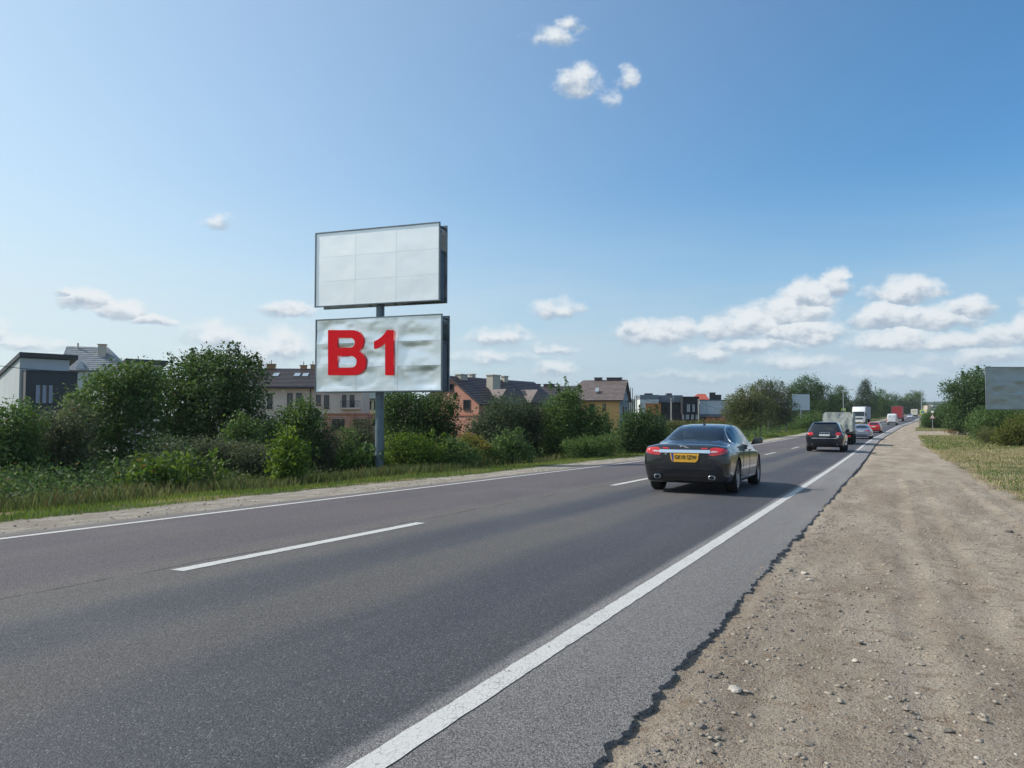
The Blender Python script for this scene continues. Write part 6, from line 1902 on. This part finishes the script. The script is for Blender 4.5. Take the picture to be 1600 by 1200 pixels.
def plant(name, label, cat, base, lobes, n_cl, n_per, size, sig, mat_, seed, trunks=None, r0=.09, bark=None, sprigs=(), group=None, inner=.35, aspect=1.9, up=.35, crown='crown', stem='trunk'):
    """lobes are relative to the base; sprigs = thin leafy shoots (x,y,z,length)"""
    lobes = [tuple(l) for l in lobes]
    C = clumps(lobes, n_cl, seed, inner)
    C = C[C[:, 2] > .05]
    if len(sprigs):
        S_ = []
        for (x, y, z, L) in sprigs:
            for k in range(7):
                t_ = k / 6; S_.append((x + .06 * math.sin(k * 2 + x), y, z - L * (1 - t_), .42 - .22 * t_))
        C = np.vstack([C, np.array(S_)])
    V, F, ti, cv = leaves(C, n_per, size, sig, seed + 1, up, aspect)
    r = thing(name, label, cat, base, group=group)
    link(crown, mesh_np(crown, V, F, [mat_], False, {'tint': ('FACE', ti), 'clump': ('FACE', cv)}), r)
    if trunks is None:
        trunks = [((0, 0, -.2), max(l[2] for l in lobes) * .8)]
    rng = np.random.default_rng(seed + 5)
    tips = C[rng.choice(len(C), min(26, len(C)), replace=False), :3].tolist()
    if len(sprigs): tips += [(x, y, z) for x, y, z, L in sprigs]
    link(stem, limb_mesh(stem, trunks, tips, r0, bark or M_BARK, seed), r)
    return r

def copy_plant(src, loc, rotz, scale, label, group=None):
    c = src.copy(); COL.objects.link(c); c.location = loc; c.rotation_euler = (0, 0, rotz)
    c.scale = scale if isinstance(scale, tuple) else (scale,) * 3
    c['label'] = label
    if group: c['group'] = group; 
    for ch in src.children:
        d = ch.copy(); COL.objects.link(d); d.parent = c
    return c

def place_px(name, label, cat, D, lobes_px, mat_, dens=1.0, leaf=.11, seed=1, depth=1.0, sprigs_px=(), group=None, base_px=None, r0=.08, trunks=None, bark=None, per=14, inner=.35, up=.35, aspect=1.9, sig=None):
    """lobes_px: (px, py, rx_px, ry_px) as seen at distance D; each becomes a real ellipsoid as deep as it is wide"""
    k = D / FPX
    cx = sum(l[0] for l in lobes_px) / len(lobes_px) if base_px is None else base_px
    b0 = ground_at(cx, D)
    rng = random.Random(seed)
    LB = []
    for i, (px, py, rx, ry) in enumerate(lobes_px):
        w = W(px, py, D)
        dy = rng.uniform(-.5, .5) * rx * k * depth * .8
        p = w + FW * dy - b0
        LB.append((p.x, p.y, p.z, rx * k * .93, rx * k * depth * .85, ry * k * .93))
    if trunks is None:
        for l in list(LB):
            bot = l[2] - l[5]
            if bot > .12 and l[2] < 2.6:
                hz = (l[2]) * .5
                LB.append((l[0] * .95, l[1], hz * .98, l[3] * .86, l[4] * .86, max(.25, hz * 1.02)))
    area = sum(math.pi * l[3] * l[5] for l in LB)
    sg = sig or max(.10, leaf * 1.75)
    leaf *= 1.0
    n_cl = int(area * dens * 2.9 / (leaf * leaf / 3.8) / per)
    global LEAFN; LEAFN += n_cl * per
    SP = []
    for (px, py, L) in sprigs_px:
        p = W(px, py, D) - b0; SP.append((p.x, p.y, p.z, L * k))
    if trunks is not None: trunks = [(tuple((W(t[0], 650, D) - b0).xy) + (-.3,), t[1]) for t in trunks]
    return plant(name, label, cat, b0, LB, n_cl, per, leaf, sg, mat_, seed, trunks, r0, bark, SP, group, inner, aspect, up)

LEAFN = 0
L_BRIGHT2 = leaf_mat('yellow_green_leaves', (0.070, 0.095, 0.022), (0.135, 0.160, 0.040), (0.21, 0.22, 0.06), trans=.36, k=1.0)
G1 = 'trees and bushes along the left verge'
# (nearest the camera first, left to right)
place_px('bush', 'dark bush at the far left edge with yellowish leaves on top', 'bush', 21, [(0, 700, 55, 62), (25, 665, 42, 42), (-30, 720, 50, 60), (30, 740, 45, 45)], L_MID, 1.2, .085, 11, group=G1)
place_px('bush', 'olive grey bush between the dark leftmost bush and the broad green tree', 'bush', 22.5, [(75, 690, 42, 48), (105, 720, 40, 50), (60, 740, 45, 40), (120, 660, 30, 35)], L_GREY, 1.1, .075, 12, group=G1)
place_px('tree', 'broad green bushy tree in front of the modern houses, left of the tallest one', 'tree', 29, [(175, 635, 56, 60), (150, 680, 55, 60), (215, 620, 50, 52), (225, 690, 50, 60), (190, 600, 40, 34), (130, 640, 30, 34), (235, 590, 25, 25)], L_MID, 1.1, .115, 13, group=G1, sprigs_px=((200, 566, 16), (232, 566, 14), (158, 590, 10)))
place_px('tree', 'tallest dark green bushy tree left of the beige terrace, ragged shoots on top', 'tree', 31, [(330, 620, 60, 62), (370, 600, 48, 52), (300, 600, 36, 44), (280, 650, 40, 60), (385, 655, 36, 50), (320, 680, 60, 50), (350, 568, 28, 24), (312, 570, 24, 24), (262, 610, 24, 36)], L_DARK, 1.15, .12, 14, group=G1,
         sprigs_px=((360, 535, 22), (371, 537, 20), (302, 546, 14), (328, 548, 12), (267, 553, 30), (401, 552, 22), (389, 560, 12)))
place_px('bush', 'low shaded bush beneath the tallest tree', 'bush', 24, [(255, 715, 34, 36), (290, 722, 34, 34), (225, 735, 30, 28)], L_BLUE, 1.1, .08, 15, group=G1)
place_px('bush', 'leafy green bush just left of the beige terrace windows', 'bush', 30, [(470, 655, 30, 22), (450, 668, 40, 26), (495, 668, 22, 28), (425, 680, 26, 24), (478, 638, 20, 12)], L_MID, 1.1, .10, 16, group=G1, sprigs_px=((470, 627, 8), (495, 640, 8)))
place_px('bush', 'small lit sapling at the foot of the tallest tree', 'bush', 26, [(375, 668, 16, 18), (395, 672, 12, 14), (362, 680, 12, 16)], L_MID, 1.1, .085, 17, group=G1, sprigs_px=((378, 646, 8), (403, 656, 10)))
place_px('bush', 'yellow green sunlit bush, brightest of the roadside bushes', 'bush', 22, [(448, 692, 18, 24), (440, 715, 17, 20), (462, 708, 22, 22), (452, 730, 20, 12)], L_BRIGHT, 1.3, .09, 18, group=G1, sprigs_px=((457, 668, 10),))
place_px('bush', 'brownish grey low bush left of the yellow green one', 'bush', 24, [(320, 705, 30, 22), (350, 715, 34, 26), (390, 712, 34, 24), (330, 730, 36, 20), (410, 725, 24, 24)], L_GREY, 1.2, .06, 19, group=G1)
place_px('bush', 'grey olive bush between the yellow green bush and the pole, brown twigs on top', 'bush', 30, [(505, 695, 24, 26), (495, 715, 26, 22), (480, 728, 20, 16)], L_GREY, 1.2, .06, 20, group=G1)
place_px('bush', 'dense green bush directly left of the billboard pole', 'bush', 31.5, [(540, 695, 22, 26), (535, 722, 30, 22), (565, 722, 24, 24), (520, 735, 20, 12)], L_MID, 1.2, .09, 21, group=G1, sprigs_px=((536, 668, 8),))
place_px('bush', 'reddish brown twiggy bush before the salmon block extension', 'bush', 33, [(562, 672, 18, 18), (576, 688, 18, 20), (553, 690, 16, 18)], L_GREY, .9, .06, 22, group=G1, sprigs_px=((555, 656, 10), (572, 656, 9)))
place_px('tree', 'dark broad crowned tree just right of the billboard pole', 'tree', 37, [(640, 640, 44, 32), (612, 655, 28, 36), (670, 655, 40, 36), (690, 632, 24, 18), (650, 680, 50, 26), (700, 665, 22, 24), (620, 626, 24, 16)], L_DARK, 1.1, .115, 23, group=G1, sprigs_px=((712, 616, 8), (706, 640, 6)))
place_px('bush', 'lit green bush at the right foot of the billboard pole', 'bush', 31, [(625, 700, 26, 24), (615, 722, 22, 18), (655, 700, 30, 24), (660, 722, 34, 16), (690, 715, 24, 20)], L_BRIGHT, 1.15, .085, 24, group=G1, sprigs_px=((676, 670, 10), (694, 678, 10)))
place_px('bush', 'green bush right of the lit bush, before the red brick gable', 'bush', 31, [(715, 708, 26, 22), (735, 716, 26, 14), (700, 700, 16, 20)], L_MID, 1.1, .085, 25, group=G1)
place_px('bush', 'yellow flowering weeds below the red brick gable', 'bush', 33, [(738, 690, 18, 10), (752, 698, 18, 8), (728, 684, 10, 8)], L_YELLOW, 1.2, .06, 26, group=G1)
place_px('tree', 'round bluish green tree before the red brick row', 'tree', 40, [(795, 648, 40, 30), (770, 665, 34, 30), (815, 665, 34, 34), (745, 672, 18, 20), (790, 685, 46, 20), (835, 655, 16, 26)], L_BLUE, 1.2, .10, 27, group=G1)
place_px('bush', 'small green sapling in front of the round bluish tree', 'bush', 33, [(792, 690, 14, 14), (808, 684, 10, 14), (780, 702, 24, 14), (822, 702, 14, 8)], L_MID, 1.1, .085, 28, group=G1, sprigs_px=((790, 672, 6), (810, 668, 8)))
place_px('tree', 'mid green tree with upright shoots, left of the orange house', 'tree', 40, [(885, 645, 34, 34), (870, 668, 30, 32), (905, 668, 34, 32), (925, 660, 26, 26), (860, 640, 14, 20), (940, 672, 20, 22), (890, 618, 18, 14)], L_MID, 1.15, .10, 29, group=G1,
         sprigs_px=((884, 589, 24), (860, 597, 12), (872, 600, 12), (905, 602, 10), (947, 645, 12)))
place_px('bush', 'dense dark bush right of the orange house, nearest the dark saloon', 'bush', 46, [(1000, 672, 30, 24), (985, 660, 20, 18), (1020, 664, 18, 18), (1030, 680, 20, 16), (975, 680, 16, 16), (1005, 650, 14, 10)], L_DARK, 1.2, .10, 30, group=G1, sprigs_px=((1000, 634, 14), (1016, 636, 12), (1026, 632, 12)))
place_px('bush', 'pale low bush at the foot of the shooting green tree', 'bush', 38, [(925, 690, 28, 10), (900, 694, 24, 8), (950, 686, 16, 8)], L_MID, 1.1, .07, 31, group=G1)
place_px('bush', 'yellowing weeds and brush left of the dense dark bush', 'bush', 48, [(965, 690, 12, 9), (955, 682, 8, 7)], L_YELLOW, 1.1, .06, 32, group=G1)
place_px('bush', 'low hedge of seeding weeds behind the dark saloon roof', 'bush', 62, [(1050, 663, 12, 6), (1070, 664, 16, 5), (1095, 662, 16, 5), (1118, 664, 16, 6), (1140, 668, 14, 7)], L_OLIVE, 1.1, .08, 33, group=G1)
place_px('bush', 'reddish seeding weeds behind the saloon and before the warehouse', 'bush', 66, [(1112, 658, 10, 5), (1126, 658, 9, 5)], L_RED, 1.1, .07, 34, group=G1)
G2 = 'roadside trees on the left ahead'
place_px('tree', 'olive tinged tree right of the pale warehouse, its thin trunks showing', 'tree', 86, [(1152, 632, 22, 18), (1145, 650, 18, 20), (1172, 625, 24, 24), (1190, 640, 24, 26), (1165, 655, 26, 16)], L_OLIVE, 1.2, .14, 35, depth=1.0, group=G2, trunks=((1180, 4.2), (1188, 4.2), (1168, 3.6)), bark=M_BARKP, sprigs_px=((1160, 608, 8), (1188, 594, 8)))
place_px('tree', 'grey green tree whose branches cover the small billboard edge', 'tree', 108, [(1212, 620, 22, 26), (1195, 612, 20, 18), (1228, 640, 20, 24), (1210, 650, 26, 20)], L_GREY, 1.2, .16, 36, group=G2, trunks=((1200, 4.5), (1216, 4.5), (1228, 4)), bark=M_BARKP, sprigs_px=((1205, 596, 8), (1222, 596, 6)))
place_px('bush', 'green bushes under the small billboard beside the road', 'bush', 120, [(1250, 660, 26, 12), (1225, 668, 24, 9), (1275, 655, 20, 12), (1190, 668, 24, 8)], L_MID, 1.1, .15, 37, group=G2)
place_px('tree', 'big dark rounded tree rising behind the small billboard', 'tree', 154, [(1262, 612, 26, 26), (1245, 620, 18, 24), (1283, 625, 22, 28), (1265, 645, 34, 22), (1298, 645, 16, 20)], L_DARK, 1.2, .20, 38, group=G2, per=16)
place_px('tree', 'dark tree behind the left street lamp post', 'tree', 186, [(1311, 617, 12, 14), (1314, 634, 16, 20), (1300, 632, 12, 16)], L_DARK, 1.2, .24, 39, group=G2)
place_px('tree', 'dark pine with a tall pointed top, above the white articulated lorry', 'tree', 225, [(1352, 600, 6, 8), (1352, 612, 11, 12), (1350, 630, 18, 20), (1340, 640, 18, 14)], L_CONIF, 1.3, .26, 40, group=G2)
place_px('tree', 'dark tree with a pale green side, right of the pointed pine', 'tree', 260, [(1374, 622, 12, 14), (1366, 635, 18, 18), (1382, 638, 12, 14)], L_MID, 1.2, .27, 41, group=G2, sprigs_px=((1368, 604, 6), (1377, 608, 5)))
place_px('tree', 'round topped dark tree standing behind the white van and red lorry', 'tree', 430, [(1396, 627, 14, 14), (1406, 636, 12, 12), (1388, 640, 14, 10)], L_DARK, 1.2, .48, 42, group=G2)
place_px('tree', 'green tree against the sky left of the right hand lamp post', 'tree', 430, [(1424, 622, 12, 10), (1418, 632, 12, 12), (1432, 632, 12, 12), (1436, 616, 6, 5)], L_MID, 1.25, .48, 43, group=G2)
# a farther wood closes the gap behind them
rng_ = random.Random(4)
src = place_px('tree', 'dark distant tree behind the red lorry, in the far row', 'tree', 480, [(1412, 638, 12, 8), (1420, 642, 12, 7), (1404, 641, 10, 7)], L_DARK, 1.2, .42, 44, group='distant trees beyond the bend')
for i, (px, D, sc_) in enumerate(((1446, 460, 1.0), (1462, 490, 1.0), (1386, 320, .8), (1360, 290, .75), (1334, 265, .7), (1308, 245, .65), (1480, 380, 1.0), (1500, 340, .9), (1285, 230, .6), (1240, 215, .5), (1215, 200, .45))):
    copy_plant(src, ground_at(px, D), i * 1.3, (sc_, sc_, sc_ * (1 + .15 * ((i * 7) % 3 - 1))), ['dark distant tree just right of the thin lamp post', 'dark distant tree behind the tiny pale flats', 'dark distant tree filling the gap left of the red lorry', 'dark distant tree behind the pointed pine foot',
        'dark distant tree behind the left lamp sign', 'dark distant tree behind the off-roader and truck', 'dark distant tree behind the big right hand tree', 'dark distant tree hidden mostly by the right hand tree', 'dark distant tree behind the small billboard tree', 'dark distant tree between grey green and dark roadside trees', 'dark distant tree behind the olive tinged tree'][i], 'distant trees beyond the bend')
# right side
G3 = 'trees and bushes on the right verge'
place_px('tree', 'large dark rounded tree left of the right hand billboard', 'tree', 92, [(1515, 612, 32, 32), (1535, 600, 26, 26), (1495, 628, 22, 28), (1530, 640, 40, 28), (1500, 652, 30, 20), (1560, 620, 30, 36), (1482, 606, 10, 10)], L_DARK, 1.2, .20, 51, group=G3, sprigs_px=((1528, 573, 6), (1504, 580, 8), (1545, 574, 6)))
place_px('bush', 'green bush around the triangular warning sign', 'bush', 120, [(1460, 655, 14, 12), (1470, 650, 14, 16), (1448, 660, 8, 8), (1480, 655, 14, 14)], L_DARK, 1.2, .14, 52, group=G3)
place_px('bush', 'green bush left of the warning sign, next to the lamp post', 'bush', 124, [(1447, 653, 8, 8), (1455, 648, 8, 8)], L_MID, 1.2, .14, 53, group=G3)
place_px('bush', 'deep green hedge bush beneath the right hand billboard', 'bush', 70, [(1550, 655, 28, 22), (1580, 650, 26, 18), (1528, 665, 16, 12), (1610, 655, 26, 20)], L_MID, 1.15, .11, 54, group=G3)
place_px('bush', 'yellow green shrub at the right edge below the billboard', 'bush', 55, [(1590, 668, 22, 22), (1572, 680, 16, 16), (1610, 680, 26, 22), (1596, 692, 22, 14)], L_BRIGHT2, 1.2, .09, 55, group=G3, sprigs_px=((1560, 668, 8), (1580, 652, 8)))
place_px('bush', 'tall pale weeds before the hedge, left of the yellow green shrub', 'bush', 62, [(1545, 676, 16, 8), (1562, 680, 14, 10)], L_OLIVE, 1.0, .07, 56, group=G3)
place_px('bush', 'reddish dry weeds at the foot of the large dark tree', 'bush', 84, [(1480, 674, 7, 1.6), (1490, 675, 5, 1.4)], L_RED, 1.0, .07, 57, group=G3, trunks=((1482, .35), (1489, .3)))

# broad-leaved weeds at the edge of the verge
L_MIDB = leaf_mat('fresh_green_broad_leaves', (0.050, 0.098, 0.020), (0.095, 0.160, 0.034), (0.14, 0.21, 0.05), trans=.36, k=1.0)
def broad_plant(px, py, D, n, h, seed, label, mat_=L_MIDB, size=.15):
    b0 = ground_at(px, D); rng = np.random.default_rng(seed)
    r = thing('weed_plant', label, 'plant', b0, group='broad leaved weeds on the left verge')
    mb = MB(); C = []
    for k in range(n):
        x, y = rng.normal() * .35, rng.normal() * .28; hh = h * (.6 + .5 * rng.random())
        lean = rng.normal(size=2) * .12
        mb.tube((x, y, -.05), (x + lean[0], y + lean[1], hh), .012, .005, n=4, cap=False)
        for q in range(7):
            t_ = .25 + .75 * q / 6; C.append((x + lean[0] * t_, y + lean[1] * t_, hh * t_, .9))
    V, F, ti, cv = leaves(np.array(C), 3, size, .075, seed, .6, 2.4, .5)
    link('leaves', mesh_np('leaves', V, F, [mat_], False, {'tint': ('FACE', ti), 'clump': ('FACE', cv)}), r)
    link('stems', mb.mesh('stems', L_WEED, fixn=False), r)
broad_plant(222, 740, 18.5, 26, .95, 61, 'bright broad leaved weeds right of the olive brush, leftmost clump')
broad_plant(262, 740, 19, 24, .95, 62, 'bright broad leaved weeds, second clump from the left')
broad_plant(300, 735, 20, 26, 1.05, 63, 'tall bright broad leaved weeds, third clump from the left')
broad_plant(553, 735, 29.5, 22, .9, 64, 'bright broad leaved weeds just left of the billboard pole')
broad_plant(574, 725, 30.5, 16, 1.1, 65, 'long pale bladed weeds touching the billboard pole', L_MID, .28)

# weeds and grass: nobody could count them
def blades(name, n, area, hmin, hmax, w, mat_, seed, lean=.35, clump=.6, zfun=None, kind='stuff', dens=None, stalk=False):
    """area(rng,n) -> u,s arrays"""
    rng = np.random.default_rng(seed)
    u, s = area(rng, n)
    patchy = fbm(u * .7, s * .45, seed, 3) + rng.random(len(u)) * clump
    keep = patchy > .0
    u = u[keep]; s = s[keep]; n = len(u)
    x = u + curve(s); z = zg(u, s) + fbm(u * 0.35, s * 0.35, 5, 4) * 0.16 * np.clip((np.abs(u + 5) - 6) / 3, 0, 1) * np.clip((np.abs(u) - 2) / 6, 0.15, 1) - .02
    h = hmin + (hmax - hmin) * rng.random(n) ** 1.6 * (0.75 + .8 * np.clip(fbm(u * .9, s * .6, seed + 3, 2) + .4, 0, 1))
    a = rng.random(n) * 6.283; ww = w * (.6 + .8 * rng.random(n))
    dx, dy = np.cos(a) * ww, np.sin(a) * ww
    la = rng.random(n) * 6.283; ll = h * lean * rng.random(n)
    B1 = np.stack([x - dx, s - dy, z], 1); B2 = np.stack([x + dx, s + dy, z], 1)
    M_ = np.stack([x + np.cos(la) * ll * .35 + dx * .7, s + np.sin(la) * ll * .35 + dy * .7, z + h * .6], 1)
    T = np.stack([x + np.cos(la) * ll, s + np.sin(la) * ll, z + h], 1)
    V = np.stack([B1, B2, M_, T], 1).reshape(-1, 3)
    i = np.arange(n)[:, None] * 4
    F = np.concatenate([i + np.array([[0, 1, 2]]), i + np.array([[0, 2, 3]])], 0)
    ti = rng.random(n); cv = np.clip(fbm(u * .5, s * .5, seed + 8, 3) + .5 + .2 * rng.normal(size=n), 0, 1)
    link(name, mesh_np(name, V, F, [mat_], False, {'tint': ('FACE', np.tile(ti, 2)), 'clump': ('FACE', np.tile(cv, 2))}), kind=kind)
def band(u0, u1, s0, s1, pw=1.6, wob=.35, ramp=None):
    def f(rng, n):
        s = s0 + (s1 - s0) * rng.random(n) ** pw; t_ = rng.random(n)
        w_ = wob * fbm(s * .25, s * 0 + u0, 77, 3)
        a = u0 + w_; b_ = u1 + w_ * .6
        return a + (b_ - a) * t_, s
    return f
blades('verge_grass', 85000, band(-11.45, -15.6, 2, 110), .04, .13, .009, L_GRASS, 71)
blades('tall_weeds', 70000, band(-14.5, -17.5, 3, 75), .10, .34, .006, L_WEED, 72, .5)
blades('field_weeds', 70000, band(-19, -48, 8, 130, 1.4), .2, .8, .016, L_WEED, 73, .6)
blades('verge_grass', 30000, band(-11.6, -16, 60, 260, 1.3), .1, .35, .03, L_GRASS, 74)
blades('seeding_grass', 5000, band(-13.2, -15.5, 4, 80), .15, .4, .006, L_WEED, 75, .5)
print('leaves', LEAFN)
def right_area(u1, s0, s1, pw=1.5, off=0.0):
    def f(rng, n):
        s = s0 + (s1 - s0) * rng.random(n) ** pw
        e = right_edge_of_dirt(s) + off + .45 * fbm(s * .35, s * 0, 78, 4)
        u = e + (u1 - e) * rng.random(n) ** 1.3
        k = ~((s > 103) & (s < 119)); return u[k], s[k]
    return f
blades('dry_grass', 60000, right_area(11, 6, 70), .025, .10, .008, L_STRAW, 81, .7)
blades('green_grass', 70000, right_area(16, 6, 104, 1.4, .3), .03, .12, .011, L_GRASS, 82, .6, clump=.5)
blades('green_grass', 26000, right_area(22, 60, 230, 1.4), .06, .22, .03, L_GRASS, 83, .6)
blades('dry_grass', 20000, right_area(18, 40, 104, 1.2), .04, .14, .018, L_STRAW, 84, .6, clump=.5)

# tangled low brush between and beneath the bushes
def brush(name, n, u0, u1, s0, s1, hmax, leaf, mat_, seed):
    rng = np.random.default_rng(seed)
    s = s0 + (s1 - s0) * rng.random(n) ** 1.3; u = u0 + (u1 - u0) * rng.random(n)
    st_ = u0 - 3.6 * np.exp(-((s - 24) / 7.0) ** 2)
    u = np.where(u > st_, st_ - rng.random(n) * 3, u)
    top = hmax * (.35 + .9 * np.clip(fbm(u * .45, s * .3, seed, 3) + .35, 0, 1.1)) * np.clip((st_ - u) / 1.6, .12, 1)
    z = zg(u, s) + top * rng.random(n) ** .6
    C = np.stack([u + curve(s), s, z, .7 + .6 * rng.random(n)], 1)
    V, F, ti, cv = leaves(C, 9, leaf, leaf * 1.9, seed + 1, .5)
    link(name, mesh_np(name, V, F, [mat_], False, {'tint': ('FACE', ti), 'clump': ('FACE', cv)}), kind='stuff')
brush('undergrowth', 12000, -14.8, -22, 3, 62, .62, .075, L_WEED, 201)
brush('undergrowth', 6000, -15.2, -22, 2, 40, .95, .08, L_DARK, 205)
brush('undergrowth', 5000, -16.0, -26, 4, 70, .9, .10, L_MID, 202)
brush('undergrowth', 4000, -15.5, -30, 50, 190, 1.6, .22, L_MID, 203)
brush('undergrowth', 2500, -15.0, -26, 30, 90, 1.0, .12, L_OLIVE, 204)

# the wooded rise on the horizon
m, t, b = newmat('far_wooded_hill')
o_ = t.obj()
t.put(b.inputs['Base Color'], t.mix(t.noise(o_, .06, 5, .7), (0.020, 0.034, 0.022), (0.05, 0.075, 0.045))); b.inputs['Roughness'].default_value = 1.0
M_HILL = m
xs = np.linspace(-900, 900, 320); ds = np.array([0, 30, 90, 180, 300])
X, Dd = np.meshgrid(xs, ds)
prof = 24 + 5 * fbm(xs * .004, xs * 0, 91, 3) * 2 + 2.6 * fbm(xs * .06, xs * 0, 92, 4)
hh = np.stack([prof * k for k in (-.2, .72, .92, 1.0, .97)])
hh = hh + 2.2 * fbm(X * .11, Dd * .09, 93, 3) * np.array([0, 1, 1, 1, 1])[:, None]
cen = W(1450, 650, 1150)
P = np.stack([cen.x + X * RT.x + Dd * FW.x, cen.y + X * RT.y + Dd * FW.y, 2.0 + hh], -1).reshape(-1, 3)
link('hill', mesh_np('hill', P, grid_faces(*X.shape), [M_HILL], True), kind='structure')

# ------------------------------------------------------------------ the air
m = bpy.data.materials.new('thin_haze'); m.use_nodes = True
t = NT(m.node_tree)
for n_ in list(t.n): t.n.remove(n_)
vol = t.new('ShaderNodeVolumePrincipled'); out_ = t.new('ShaderNodeOutputMaterial')
vol.inputs['Color'].default_value = (0.86, 0.93, 1.0, 1); vol.inputs['Density'].default_value = 0.00016; vol.inputs['Anisotropy'].default_value = 0.3
t.l.new(vol.outputs[0], out_.inputs['Volume'])
o = MB().box(-2700, 2700, -1700, 3700, -8, 62).build('haze', m, kind='stuff')
